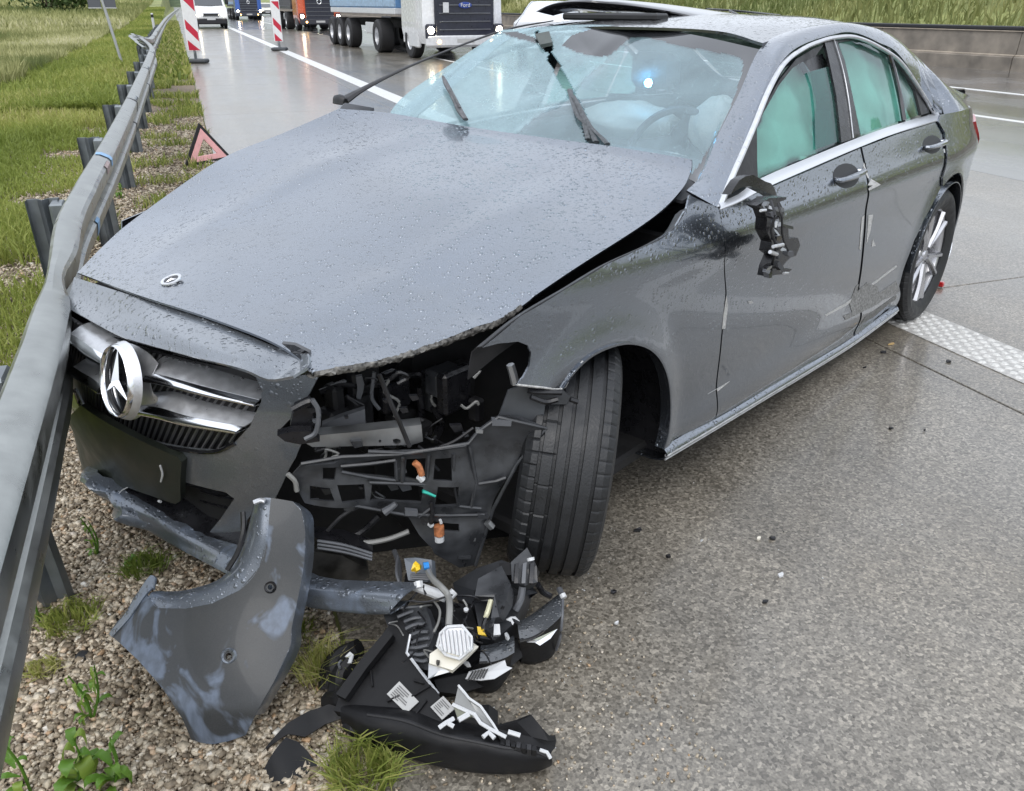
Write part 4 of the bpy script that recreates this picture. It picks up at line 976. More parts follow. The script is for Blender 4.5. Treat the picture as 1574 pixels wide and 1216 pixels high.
# belt line on picture: chrome lower strip
belt_lo = [(1104, 321), (1166, 293), (1240, 262), (1322, 225), (1380, 203), (1440, 184)]
doorF = [(1106, 322), (1114, 372), (1117, 450), (1110, 520), (1102, 600), (1100, 643), (1180, 597), (1250, 556), (1312, 517), (1318, 440), (1328, 350), (1333, 290), (1330, 262), (1322, 228), (1240, 264), (1166, 296)]
panel('front_door', doorF, SIDE, PAINT, car, t=.012, step=.03, edge=.02, mirror=True)
doorR = [(1325, 227), (1333, 262), (1336, 290), (1331, 350), (1321, 440), (1315, 515), (1345, 494), (1378, 470), (1382, 440), (1392, 405), (1405, 370), (1420, 338), (1436, 308), (1446, 289), (1451, 248), (1448, 207), (1438, 188), (1380, 206)]
panel('rear_door', doorR, SIDE, PAINT, car, t=.012, step=.03, edge=.02, mirror=True)
# rear quarter, from the shut line round the wheel arch to the tail
def arcp(uc, zc, r, a0, a1, n): return [('p', uc + r * math.cos(math.radians(a0 + (a1 - a0) * i / n)), zc + r * math.sin(math.radians(a0 + (a1 - a0) * i / n))) for i in range(n + 1)]
pj = SIDE.tr(1446, 288); ra = math.hypot(pj[0] - 3.63, pj[1] - .33); a0 = math.degrees(math.atan2(pj[1] - .33, pj[0] - 3.63))
quarter = [(1440, 188), (1450, 205), (1453, 248), (1447, 288)] + arcp(3.63, .33, max(.36, ra), a0 - 1, 0, 12)[0:] + [('p', 3.99, .24), ('p', 4.3, .22), ('p', 4.55, .28), ('p', 4.63, .45), ('p', 4.63, .75), ('p', 4.58, .92), ('p', 4.4, .962), ('p', 4.1, .985), ('p', 3.75, .998), (1443, 177)]
panel('rear_quarter', quarter, SIDE, PAINT, car, t=.008, step=.035, edge=.025, mirror=True)
aq = [SIDE.pos((3.63 + .365 * math.cos(t), .33 + .365 * math.sin(t))) for t in np.linspace(0, math.pi, 24)]
loft('arch_lip', [[p + LF * .004 for p in aq], [p - LF * .02 for p in aq], [p - LF * .10 for p in aq]], PAINT, car, nu=40, nv=5, t=.003, mirror=True)
# far side wing (mostly hidden)
wf = [('p', u, z) for u, z in ((.45, .80), (.9, .87), (1.42, .95), (1.45, .3), (1.22, .24))] + arcp(.80, .33, .37, -5, 180, 12) + [('p', .38, .5)]
o1, o2 = panel('front_wing', wf, SIDE, PAINT, car, t=.006, step=.06, mirror=True); bpy.data.objects.remove(o1)
# sill
sl_ = [(1020, 696), (1100, 650), (1180, 603), (1250, 562), (1315, 522), (1378, 476)]
st = [SIDE.pos(SIDE.tr(x, y - 6)) - LF * .008 for x, y in sl_]; sm_ = [p + LF * .016 - UP * .022 for p in st]; sb = [p - LF * .03 - UP * .045 for p in st]; si = [p - LF * .25 - UP * .05 for p in st]
loft('sill', [st, [p + LF * .012 - UP * .008 for p in st], sm_, sb, si], PAINT, car, nu=60, nv=13, t=.004, mirror=True)
b = MB(); b.tube([p + LF * .003 + UP * .002 for p in sm_], .0055, 8); b.tube([p - UP * .012 + LF * .0 for p in sm_], .003, 6); b.build('sill_trim', SATIN, car)

# --- greenhouse: pillar and roof rail band from the wing root to the tail
inn = [pw(1052, 296, .74), pw(1078, 268, .71), pw(1105, 205, .665), pw(1135, 146, .63), pw(1168, 75, .585), cw(2.35, .57, 1.375), cw(2.7, .56, 1.395), cw(3.05, .56, 1.39), cw(3.4, .58, 1.345), cw(3.7, .61, 1.25), cw(3.95, .64, 1.155), cw(4.15, .665, 1.085), cw(4.35, .68, 1.04), cw(4.56, .68, 1.005)]
ot_px = [(1103, 319), (1124, 268), (1140, 232), (1157, 190), (1180, 133), (1204, 92), (1233, 69), (1281, 53), (1312, 50), (1350, 65), (1387, 90), (1419, 137), (1443, 180)]
ot = [GREEN.pos(GREEN.tr(*p)) for p in ot_px]
out_ = ot[:11] + [ot[12], cw(3.60, .800, .985), cw(3.78, .826, .979)] + [cw(u_, Wd(u_, z_), z_) for u_, z_ in ((3.98, .975), (4.15, .972), (4.3, .965), (4.45, .955), (4.6, .93))]
ia = rs(inn, 80); oa = rs(out_, 80)
# pair both edges by position along the car
def byu(P, us): 
    q = (P - O) @ BK; i = np.argsort(q); return np.stack([np.interp(us, q[i], P[i, k]) for k in range(3)], 1)
us = np.linspace(1.44, 4.55, 110); ia2 = byu(np.array(rs(inn, 300)), us + np.linspace(.0, .0, 110)); oa2 = byu(np.array(rs(out_, 300)), us)
mid = (ia2 + oa2) / 2 + (LF * .018 + UP * .016) * (np.clip((us - 1.45) * 3, 0, 1) * np.clip((4.3 - us) / .7, .15, 1))[:, None]
V = []; nR = 9
for j in range(nR):
    t = j / (nR - 1); P = (1 - t) ** 2 * ia2 + 2 * t * (1 - t) * (2 * mid - (ia2 + oa2) / 2) + t * t * oa2; V.append(P)
V = np.vstack(V); nu_ = 110; fs = [(j * nu_ + i, j * nu_ + i + 1, (j + 1) * nu_ + i + 1, (j + 1) * nu_ + i) for j in range(nR - 1) for i in range(nu_ - 1)]
fs = orient(V, fs, O + BK * 2.8 + UP * .8); V2, F2 = thick(V, fs, .006); mk('roof_rail', V2, F2, PAINT, car, ang=60); mk('roof_rail', mirrorV(V2), [tuple(reversed(f)) for f in F2], PAINT, car, ang=60)
# roof panel
rows = []
for u, zc, we_, ze in ((2.24, 1.385, .585, 1.345), (2.45, 1.405, .575, 1.377), (2.7, 1.42, .565, 1.392), (3.05, 1.425, .56, 1.39), (3.35, 1.395, .58, 1.35), (3.45, 1.375, .58, 1.33)):
    uf = u - (.10 if u < 2.3 else 0)
    rows.append([cw(uf, we_, ze), cw(u, we_ * .6, (zc * .8 + ze * .2)), cw(u, 0, zc), cw(u, -we_ * .6, zc * .8 + ze * .2), cw(uf, -we_, ze)])
loft('roof_panel', rows, paint('black_glass_roof', (.02, .022, .025), metal=0, rough=.15), car, nu=40, nv=31, t=.01, ang=60, away=O + BK * 2.8)
# rear window, boot lid, rear bumper
rw = [[cw(3.47, s * .56, 1.325 + .045 * (1 - abs(s))) for s in (1, .5, 0, -.5, -1)], [cw(3.78, s * .58, 1.21 + .03 * (1 - abs(s))) for s in (1, .5, 0, -.5, -1)], [cw(4.10, s * .60, 1.07 + .02 * (1 - abs(s))) for s in (1, .5, 0, -.5, -1)]]
loft('rear_window', rw, glass('rear_glass', (.35, .45, .44), 0, True, 1.6), car, nu=24, nv=11, t=.005)
loft('boot_lid', [[cw(4.12, s * .64, 1.06) for s in (1, .5, 0, -.5, -1)], [cw(4.4, s * .66, 1.045 + .01 * (1 - abs(s))) for s in (1, .5, 0, -.5, -1)], [cw(4.60, s * .64, 1.02) for s in (1, .5, 0, -.5, -1)], [cw(4.66, s * .62, .9) for s in (1, .5, 0, -.5, -1)], [cw(4.65, s * .62, .7) for s in (1, .5, 0, -.5, -1)]], PAINT, car, nu=24, nv=17, t=.006)
loft('rear_bumper', [[cw(4.60, .70, .68), cw(4.68, .45, .68), cw(4.70, 0, .68), cw(4.68, -.45, .68), cw(4.60, -.70, .68)], [cw(4.62, .72, .5), cw(4.70, .45, .5), cw(4.72, 0, .5), cw(4.70, -.45, .5), cw(4.62, -.72, .5)], [cw(4.56, .70, .26), cw(4.62, .45, .24), cw(4.64, 0, .24), cw(4.62, -.45, .24), cw(4.56, -.70, .26)]], PAINT, car, nu=24, nv=9, t=.006)
panel('tail_lamp', [('p', 4.16, .915), ('p', 4.30, .932), ('p', 4.61, .925), ('p', 4.625, .80), ('p', 4.60, .72), ('p', 4.40, .75), ('p', 4.24, .83)], fside(.006), REDL, car, t=.012, step=.03, mirror=True)
us_ = np.linspace(float((ot[12] - O) @ BK) + .005, 4.6, 40); ra_ = byu(np.array(rs(out_, 300)), us_); rb_ = np.array([cw(u_, Wd(u_, .968) + .001, .968) for u_ in us_])
loft('rear_shoulder', [ra_ - LF * .01 + UP * .001, ra_ * .5 + rb_ * .5 + UP * .004, rb_, rb_ - UP * .02], PAINT, car, nu=40, nv=10, t=.004, curve=False, mirror=True, ang=60)
# chrome window trim
b = MB(); tp = [GREEN.pos(GREEN.tr(*p)) + LF * .004 for p in [(1104, 320), (1112, 300), (1124, 270), (1140, 234), (1157, 194), (1180, 138), (1204, 97), (1233, 75), (1258, 64), (1281, 58), (1312, 57), (1347, 71), (1383, 96), (1415, 142), (1438, 180)]]
b.tube(tp, .0095, 8, flat=.8, up=(.3, .2, 1)); b.build('window_trim', SATIN, car); 
bl1 = [GREEN.pos(GREEN.tr(*p)) + LF * .003 for p in [(1103, 311), (1134, 298), (1166, 275), (1240, 243), (1322, 210), (1380, 190), (1441, 172)]]
bl2 = [SIDE.pos(SIDE.tr(*p)) + LF * .004 for p in [(1104, 322), (1136, 309), (1172, 290), (1240, 260), (1322, 225), (1380, 203), (1442, 184)]]
bl15 = [(a + c) / 2 + LF * .006 for a, c in zip(bl1, bl2)]
loft('belt_trim', [bl1, bl15, bl2], mat('bright_belt_trim', (.74, .75, .77), .3, metal=.9), car, nu=60, nv=7, t=.004, mirror=True)
# --- side glazing: glass panes, black pillars
FG = fgreen(-.018); FG2 = fgreen(-.004)
panel('front_side_window', y3((310, 560), (440, 330), (520, 235), (580, 205), (620, 265), (730, 232), (745, 300), (800, 655), (800, 668), (312, 878)), FG, SG, car, t=.004, step=.05)
panel('crazed_glass', y3((600, 270), (730, 232), (760, 380), (800, 660), (650, 712), (645, 500), (630, 360)), fgreen(-.013), SGC, car, t=.002, step=.04)
panel('rear_side_window', y3((775, 75), (900, 70), (980, 90), (1060, 145), (1100, 250), (1155, 540), (912, 625), (870, 430), (820, 200)), FG, SG, car, t=.004, step=.05, mirror=True)
panel('quarter_light', y3((1100, 190), (1160, 250), (1230, 370), (1265, 505), (1165, 540), (1120, 300)), FG, SG, car, t=.004, step=.05, mirror=True)
panel('b_pillar_cover', y3((700, 80), (770, 75), (820, 200), (870, 430), (912, 636), (800, 672), (770, 400), (720, 160)), FG2, BLK, car, t=.01, step=.04, mirror=True)
b = MB(); b.tube([FG2.pos(FG2.tr(*p)) for p in y3((1062, 130), (1100, 250), (1135, 400), (1160, 545))], .011, 8); b.build('window_divider', GLOSSB, car)
b = MB(); b.tube([FG2.pos(FG2.tr(*p)) + LF * .004 for p in y3((752, 80), (800, 240), (835, 420), (862, 645))], .0022, 6); b.build('pillar_seam', SATIN, car)
panel('door_frame_seal', y3((110, 985), (300, 560), (440, 315), (540, 190), (640, 130), (760, 85), (880, 62), (980, 80), (1100, 170), (1200, 280), (1270, 400), (1305, 500), (1260, 512), (1225, 370), (1155, 250), (1090, 175), (980, 95), (890, 74), (770, 98), (700, 105), (650, 175), (590, 200), (520, 240), (440, 340), (312, 570), (315, 880), (290, 885), (150, 975)), fgreen(-.008), BLKM, car, t=.012, step=.05, mirror=True)
panel('mirror_triangle', y3((300, 595), (312, 700), (318, 872), (150, 965), (210, 820)), fgreen(.0), BLKM, car, t=.012)
panel('sun_shade', y3((575, 190), (690, 160), (735, 260), (690, 255), (610, 268)), fgreen(-.03), BLK, car, t=.02)
# curtain airbags hanging inside the windows
def curtain(name, px, dw, folds):
    f = fgreen(dw); poly = [f.tr(*p) for p in px]; ov, fs = cdt(poly, (), .03, .03)
    V = np.array([f.pos(a) + LF * (.012 * math.sin(a[0] * folds + 2 * a[1] * 5) + .006 * math.sin(a[1] * 40 + a[0] * 11)) for a in ov]); V2, F2 = thick(V, orient(V, fs), .004); mk(name, V2, F2, BAG, car, ang=180)
curtain('curtain_airbag', y3((250, 700), (440, 290), (600, 150), (600, 260), (645, 420), (655, 560), (650, 720), (560, 780), (430, 830), (300, 900)), -.07, 24)
curtain('curtain_airbag', y3((740, 40), (980, 60), (1200, 260), (1300, 520), (880, 660), (840, 400)), -.07, 20)
# --- windscreen
wb = [pw(1058, 296, .73)] + [p + BK * .015 - UP * .035 for p in hoodB[0:]]
wb = [pw(1058, 296, .73), pw(1060, 262, .655) - UP * .03 + BK * .01, pw(940, 240, .3), pw(840, 228, .05), pw(720, 212, -.3), pw(604, 186, -.62)]
wt = [pw(1168, 76, .585), pw(1079, 56, .3), pw(990, 42, .0), pw(890, 38, -.3), pw(772, 46, -.56)]
hl = [pw(604, 186, -.62), pw(600, 173, -.625), pw(628, 142, -.62), pw(697, 96, -.59), pw(772, 46, -.56)]
hr_ = [pw(1058, 296, .73), pw(1080, 266, .70), pw(1107, 205, .66), pw(1137, 146, .625), pw(1168, 76, .585)]
nw, nh = 130, 84
WV, WF = coons(hr_, hl, wb, wt, nw, nh)
frp = [(990, 30), (1190, 66), (1190, 84), (1095, 320), (1045, 320), (1052, 280), (1063, 267), (1075, 253), (1094, 220), (1115, 183), (1130, 146), (1140, 113), (1143, 94), (1132, 86), (1045, 70), (990, 56), (969, 58), (955, 42)]
pat = y1((410, 230), (450, 180), (560, 145), (740, 130), (860, 150), (750, 190), (690, 240), (650, 275), (600, 285), (480, 265))
pat2 = y1((100, 165), (180, 160), (270, 190), (275, 215), (190, 195))
holep = y1((270, 160), (290, 150), (300, 185), (345, 180), (365, 240), (355, 262), (400, 330), (460, 450), (510, 540), (552, 640), (580, 735), (540, 732), (508, 665), (490, 580), (440, 490), (380, 390), (330, 300), (335, 270), (300, 245), (270, 200))
nrm_ws = np.cross(WV[nw - 1] - WV[0], WV[(nh - 1) * nw] - WV[0]); nrm_ws /= np.linalg.norm(nrm_ws); nrm_ws = nrm_ws if nrm_ws[2] > 0 else -nrm_ws
def rid(x): return 1 - 2 * abs((x % 1) - .5)
for j in range(nh):
    t = j / (nh - 1)
    for i in range(nw):
        s = i / (nw - 1); ed = math.sin(math.pi * t) ** .7 * math.sin(math.pi * s) ** .6; k = min(1, max(0, (s - .42) / .2)); k = k * k * (3 - 2 * k)
        a = t * 2.0 - s * 1.3; d = .018 * math.sin(math.pi * t) * math.sin(math.pi * s)
        d -= k * ed * .018 * (vnoise(np.array([s * 3 + 5]), np.array([t * 3 + 2]), .8, 4)[0]) * 1.6
        d += k * ed * (.011 * abs(math.sin(4.2 * a + 1.2 * math.sin(5 * s))) - .006 + .005 * abs(math.sin(11 * a + 3 * s)) * max(0, s - .62) * 3)
        d += (1 - k) * ed * .0015 * math.sin(9 * s + 5 * t)
        d -= .016 * math.exp(-((s - .585 + .16 * (t - .5)) / .035) ** 2) * ed
        WV[j * nw + i] += nrm_ws * d
keep, mi = [], []
for f in WF:
    c = WV[list(f)].mean(0); q = proj(c)
    if inside(q, holep): continue
    keep.append(f); s = (f[0] % nw) / (nw - 1)
    mi.append(2 if (inside(q, frp) or inside(q, pat) or inside(q, pat2)) else (0 if s + .13 * ((f[0] // nw) / nh - .5) > .575 else 1))
keep = orient(WV, keep); n = len(keep); V2, F2 = thick(WV, keep, .005)
mk('windscreen', V2, F2, [WS_SH, WS_OK, FRIT], car, ang=24, mi=mi + mi + [0] * (len(F2) - 2 * n))
# folded glass tongue with the rain sensor mount, torn black strip, wiper
def pws(px, py, off=0.0):     # nearest windscreen point along a picture ray
    P, Q = proj(WV.T[0:3].T[0]), None; return None
WP = np.array([proj(v) for v in WV])
def onws(px, py, off=.01): i = int(np.argmin((WP[:, 0] - px) ** 2 + (WP[:, 1] - py) ** 2)); return WV[i] + nrm_ws * off
b = MB(); b.plate([onws(*p, .02) for p in y1((275, 195), (345, 178), (362, 238), (300, 250))], nrm_ws, .015); b.build('mirror_mount', mat('mount_plastic', (.07, .08, .075), .5, noise=.3), car)
b = MB()
for L in ([(445, 470), (470, 540), (500, 610), (545, 660), (575, 732)], [(500, 560), (530, 620), (560, 660), (600, 700), (640, 742)], [(470, 500), (500, 570), (530, 640), (545, 720)]):
    b.tube([onws(*p, .012) for p in y1(*L)], [.008 + .006 * random.random() for _ in L], 6, flat=.5)
b.build('torn_glass_edge', mat('torn_interlayer', (.06, .065, .07), .45, noise=.8, nscale=90), car)
b = MB(); wpL = y2((800, 425), (830, 490), (880, 580), (920, 660), (960, 715)); P = [onws(*p, .03) for p in wpL]; b.tube(P, [.006, .012, .012, .015, .012], 7, flat=.5); b.tube([P[1] + UP * .004, P[3] + UP * .012], .004, 6, curve=False); b.build('wiper', mat('weathered_wiper', (.09, .09, .095), .5, noise=.6, nscale=60), car)
# loose roof/pillar strip on the far side, bent away with a flared end
tp = [pw(528, 155, -.80), pw(560, 136, -.79), pw(620, 106, -.77), pw(700, 73, -.72), pw(780, 45, -.66), pw(850, 32, -.60)]
b = MB(); b.tube(tp, [.034, .018, .0115, .009, .010, .006], 8, flat=.45, up=(0, 0, 1)); b.tube([tp[0] + UP * .005, tp[0] - BK * .02 + UP * .012, tp[0] - BK * .03 - UP * .01], [.03, .034, .03], 8, flat=.4); b.build('bent_roof_strip', BLKM, car)
b = MB(); b.plate([pw(523, 166, -.76), pw(530, 158, -.76), pw(575, 166, -.74), pw(540, 182, -.73)], UP, .01); b.build('strip_bracket', GREYP, car)
# displaced sunroof frames standing proud of the roof
def curvep(L, w0, w1): return [pw(x, y, w0 + (w1 - w0) * (i / (len(L) - 1)) ** 2.4) for i, (x, y) in enumerate(L)]
top_ = curvep([(828, 17), (848, 6), (875, 1), (910, 1), (975, 7), (1045, 18), (1130, 38), (1176, 52)], -.62, .50); bot_ = curvep([(829, 19), (850, 14), (880, 12), (920, 14), (980, 17), (1045, 26), (1125, 46), (1170, 58)], -.62, .50)
loft('sunroof_panel', [[p + BK * .5 - UP * .012 for p in top_], [p + BK * .2 + UP * .004 for p in top_], top_, bot_, [p + BK * .1 - UP * .015 for p in bot_]], GLOSSB, car, nu=50, nv=17, t=.004)
b = MB(); b.box((pw(870, 22, -.52) + pw(1000, 30, -.10)) / 2 + BK * .05, (.5, .10, .03), [YR, BK, UP], .008); b.build('sunroof_cassette', BLKM, car)
t2 = curvep([(1085, 14), (1120, 16), (1155, 19), (1200, 24)], -.35, .05); b = MB(); b.tube(t2, .010, 8, flat=.5); b.tube([t2[1], pw(1145, 28, -.1)], .006, 6, curve=False); b.build('rear_sunroof_frame', BLK, car)

# --- wheels
def wheel(c, axis, upv, turn=0.0, rim=True):
    axis = axis / np.linalg.norm(axis); e = empty('wheel', c); e.parent = car; e.matrix_basis = Matrix(np.array(wmat(car).inverted()).tolist()) @ Matrix.Translation(Vector(c))
    R, W = .330, .225; h = W / 2
    prof = [(.232, -h * .82), (.262, -h * .98), (.292, -h * 1.02), (.312, -h * .95), (.321, -h * .86)]
    # tread: shoulder, five grooves
    gr_ = [-.62, -.30, -.02, .27, .60]; xs_ = [-.80]
    rows_ = [(R * (1 - .012 * abs(t) ** 3), t) for t in [-.80]]
    tt = [-.80]
    for g in gr_: tt += [g - .045, g - .035, g + .035, g + .045]
    tt += [.80]
    for t in tt:
        dep = .0085 if any(abs(t - g) < .04 for g in gr_) else 0
        prof.append((R - .006 * abs(t) ** 2.5 - dep, t * h))
    prof += [(.321, h * .86), (.312, h * .95), (.292, h * 1.02), (.262, h * .98), (.232, h * .82), (.232, -h * .82)]
    n = 520; b = MB(); b.lathe(prof, c, axis, n); V = b.V[0].copy(); k = len(prof)
    rel = V - c; hh = rel @ axis; rad = np.linalg.norm(rel - np.outer(hh, axis), axis=1)
    idx = np.arange(len(V)); seg = idx // k; col = idx % k
    sip = (rad > .318) & (((np.abs(hh) > .62 * h + .004) & (seg % 8 == 0)) | ((hh < -.33 * h) & (hh > -.60 * h) & (seg % 20 == 0)))
    d = rel - np.outer(hh, axis); V[sip] -= (d / rad[:, None])[sip] * .0035
    V[:, 2] = np.maximum(V[:, 2], .001)
    mk('tyre', V, b.F, RUB, e, ang=25)
    f = h * .62
    b = MB(); b.lathe([(.232, h * .80), (.238, h * .84), (.238, h * .78), (.222, h * .70), (.205, f * .3), (.19, -h * .5), (.20, -h * .85), (.232, -h * .82)], c, axis, 72); b.build('rim', RIMM if rim else RIMD, e)
    a = upv - axis * (upv @ axis); a /= np.linalg.norm(a); s_ = np.cross(axis, a)
    b = MB(); b.lathe([(0, h * .30), (.20, h * .05)], c, axis, 40); b.lathe([(.03, 0), (.155, .002), (.157, -.02)], c + axis * h * .2, axis, 40); b.build('brake_disc', RIMD, e)
    for q in range(5):
        t0 = turn + q * 2 * math.pi / 5
        for dt in (-.16, .16):
            A = c + (a * math.cos(t0 + dt * .35) + s_ * math.sin(t0 + dt * .35)) * .045 + axis * (h * .60); B = c + (a * math.cos(t0 + dt * 1.35) + s_ * math.sin(t0 + dt * 1.35)) * .226 + axis * (h * .74)
            dr = (B - A) / np.linalg.norm(B - A); sd_ = np.cross(axis, dr); m_ = (A + B) / 2 + axis * .006
            b = MB(); b.tube([A, m_, B], [.013, .011, .014], 6, flat=1.3, up=axis); b.build('spoke', RIMM, e)
    b = MB(); b.lathe([(0, .012), (.026, .010), (.032, .0), (.055, -.006), (.062, -.03)], c + axis * h * .60, axis, 32); b.build('hub_cap', RIMM, e)
    return e
ax = (BK * .60 + LF * .80); ax /= np.linalg.norm(ax)
cb = math.radians(7); axc = ax * math.cos(cb) - UP * math.sin(cb)
wheel(cw(.83, .765, .333), axc, UP + ax * .1, .3, False)
wheel(cw(3.63, .79, .330), LF.copy(), UP, .55)
wheel(cw(3.63, -.79, .330), -LF, UP, .2)
wheel(cw(.80, -.79, .330), -LF, UP, .2)
# wheel housings
for uc, sgn in ((.83, 1), (3.63, 1), (3.63, -1), (.83, -1)):
    A = [cw(uc + .40 * math.cos(t), sgn * .875, max(.20, .34 + .39 * math.sin(t))) for t in np.linspace(-.35, math.pi + .35, 26)]
    A = A if not (uc < 1) else [cw(uc + .01 + .40 * math.cos(t), sgn * .868, max(.20, .34 + .385 * math.sin(t))) for t in np.linspace(-.35, math.pi * .62, 20)]
    loft('wheel_housing', [A, [p - LF * sgn * .30 for p in A], [p - LF * sgn * .42 for p in A]], BLK, car, nu=40, nv=9, t=.004, disp=lambda V, a, b_: V + np.random.default_rng(8).normal(0, .002, V.shape))
    b = MB(); b.plate([cw(uc + .40 * math.cos(t), sgn * .44, .34 + .39 * math.sin(t)) for t in np.linspace(0, 6.2, 24)], LF * sgn, .01); b.build('housing_wall', DARK, car)
# underbody, bulkhead, inner doors
b = MB(); b.box(cw(2.4, 0, .20), (3.6, 1.60, .05), [BK, LF, UP], .01); b.box(cw(1.40, 0, .52), (.04, 1.4, .62), [BK, LF, UP]); b.box(cw(4.05, 0, .52), (.7, 1.2, .6), [BK, LF, UP], .05)
b.box(cw(3.28, 0, .62), (.05, 1.5, .75), [BK, LF, UP]); b.build('floor_pan', DARK, car)
for s_ in (1, -1):
    b = MB(); b.box(cw(2.35, s_ * .79, .58), (1.80, .05, .72), [BK, LF, UP], .02); b.build('door_lining', DASH, car)
# cabin
loft('dashboard', [[cw(1.45, .72, .92), cw(1.42, 0, .97), cw(1.45, -.72, .92)], [cw(1.75, .72, .96), cw(1.75, .36, 1.0), cw(1.75, 0, .98), cw(1.75, -.72, .96)], [cw(1.95, .72, .90), cw(1.95, 0, .93), cw(1.95, -.72, .90)], [cw(2.0, .72, .6), cw(2.0, 0, .6), cw(2.0, -.72, .6)]], DASH, car, nu=24, nv=13, t=.01)
swc = pw(1030, 247, .37); san = (-BK * .93 + UP * .36)
b = MB(); b.lathe([(.185 + .014 * math.cos(t), .014 * math.sin(t)) for t in np.linspace(0, 2 * math.pi, 9)], swc, san / np.linalg.norm(san), 44); b.tube([swc - LF * .18, swc, swc + LF * .18], [.018, .04, .018], 8, flat=.5); b.tube([swc, swc - UP * .17], .016, 8, curve=False); b.build('steering_wheel', DASH, car)
def seat(w0, u0=2.65):
    e = empty('seat', cw(u0, w0, .3)); e.parent = car; e.matrix_basis = Matrix(np.array(wmat(car).inverted()).tolist()) @ Matrix.Translation(Vector(cw(u0, w0, .3)))
    loft('backrest', [[cw(u0 + .02, w0 + s_ * .24, .52) for s_ in (1, .6, 0, -.6, -1)], [cw(u0 + .12 - .04 * (abs(s_) > .8), w0 + s_ * .25, .80) for s_ in (1, .6, 0, -.6, -1)], [cw(u0 + .26 - .03 * (abs(s_) > .8), w0 + s_ * .20, 1.06) for s_ in (1, .6, 0, -.6, -1)]], SEAT, e, nu=16, nv=13, t=.10)
    b = MB(); b.box(cw(u0 + .33, w0, 1.17), (.10, .26, .17), [BK, LF, UP], .035); b.build('headrest', SEAT, e)
    b = MB(); b.box(cw(u0 - .2, w0, .50), (.5, .50, .16), [BK, LF, UP], .05); b.build('cushion', SEAT, e)
seat(.37); seat(-.37)
def blob(name, c, sx, sy, sz, seed, m=BAG):
    V = []; Fs = []; nn, mm = 26, 14; r = random.Random(seed); ph = [r.uniform(0, 6.28) for _ in range(6)]
    for j in range(mm):
        th = math.pi * j / (mm - 1)
        for i in range(nn):
            p = 2 * math.pi * i / nn; k = 1 + .10 * math.sin(3 * p + ph[0]) * math.sin(th) + .07 * math.sin(5 * p + ph[1] + 3 * th) + .04 * math.sin(9 * th + ph[2] + 2 * p)
            V.append(c + BK * math.sin(th) * math.cos(p) * sx * k + LF * math.sin(th) * math.sin(p) * sy * k + UP * math.cos(th) * sz * k)
    for j in range(mm - 1):
        for i in range(nn): q = (i + 1) % nn; Fs.append((j * nn + i, j * nn + q, (j + 1) * nn + q, (j + 1) * nn + i))
    mk(name, V, orient(np.array(V), Fs, c), m, car, ang=180)
blob('deployed_airbag', pw(935, 190, .02) + BK * .15, .14, .22, .07, 1); blob('deployed_airbag', pw(1105, 195, .50), .12, .10, .10, 2); blob('deployed_airbag', swc - BK * .02 + LF * .02 - UP * .03, .06, .10, .06, 5)
# --- door handles
def handle(cx_, cy__, rx, ry, bar):
    ctr = SIDE.tr(cx_, cy__); poly = [(cx_ + rx * math.cos(t), cy__ + ry * math.sin(t)) for t in np.linspace(0, 2 * math.pi, 22)[:-1]]
    o = panel('door_handle', poly, fside(.0015), mat('handle_recess', (.02, .021, .024), .55), car, t=.003)
    P = [SIDE.pos(SIDE.tr(*p)) for p in bar]; b = MB(); b.tube([P[0] - LF * .002, P[0] + LF * .022, (P[0] + P[1]) / 2 + LF * .032, P[1] + LF * .022, P[1] - LF * .002], [.010, .012, .0135, .012, .010], 10, flat=.8); b.build('grip', PAINT, o)
    b = MB(); b.tube([p + LF * .033 for p in (P[0] * .8 + P[1] * .2, (P[0] + P[1]) / 2 + LF * .001, P[0] * .2 + P[1] * .8)], .0032, 6); b.build('grip_trim', CHROME, o)
handle(1301, 270, 20, 19, [(1284, 276), (1319, 262)]); handle(1433, 222, 14, 14, [(1421, 226), (1446, 217)])
# shut-line scrapes, gouges and the long rub along the sill
FS1 = fside(.0016)
for nm, m, L in (('scrape', SCR, [(1325, 334), (1329, 331), (1325, 365), (1323, 384), (1321, 383)]), ('scrape', SCR, [(1335, 331), (1342, 330), (1338, 355), (1332, 375), (1334, 350)]), ('scrape', SCR, [(1342, 368), (1346, 378), (1340, 379)]),
                 ('scrape', SCR, [(1334, 285), (1339, 275), (1344, 278), (1354, 284), (1346, 288), (1336, 293), (1335, 290), (1342, 285)]), ('scrape', SCR, [(1328, 250), (1332, 262), (1336, 274), (1334, 274), (1327, 256)]),
                 ('scrape', SCR, [(1117, 455), (1119, 470), (1115, 505), (1110, 506), (1113, 480)]), ('scrape', SCR, [(1088, 606), (1122, 586), (1103, 602), (1102, 598)]), ('scrape', SCR, [(1150, 463), (1156, 462), (1158, 466), (1151, 467)]),
                 ('rubbed_patch', SCRD, [(1306, 468), (1316, 440), (1320, 437), (1318, 448), (1333, 434), (1348, 440), (1352, 450), (1378, 432), (1379, 447), (1345, 470), (1300, 492), (1296, 486), (1310, 480)]),
                 ('rubbed_patch', SCRD, [(1330, 488), (1378, 454), (1377, 460), (1345, 486), (1322, 500)]), ('scrape', SCR, [(1268, 484), (1300, 466), (1378, 408), (1379, 410), (1302, 469), (1270, 486)])):
    panel(nm, L, FS1, m, car, t=.001, edge=.01)
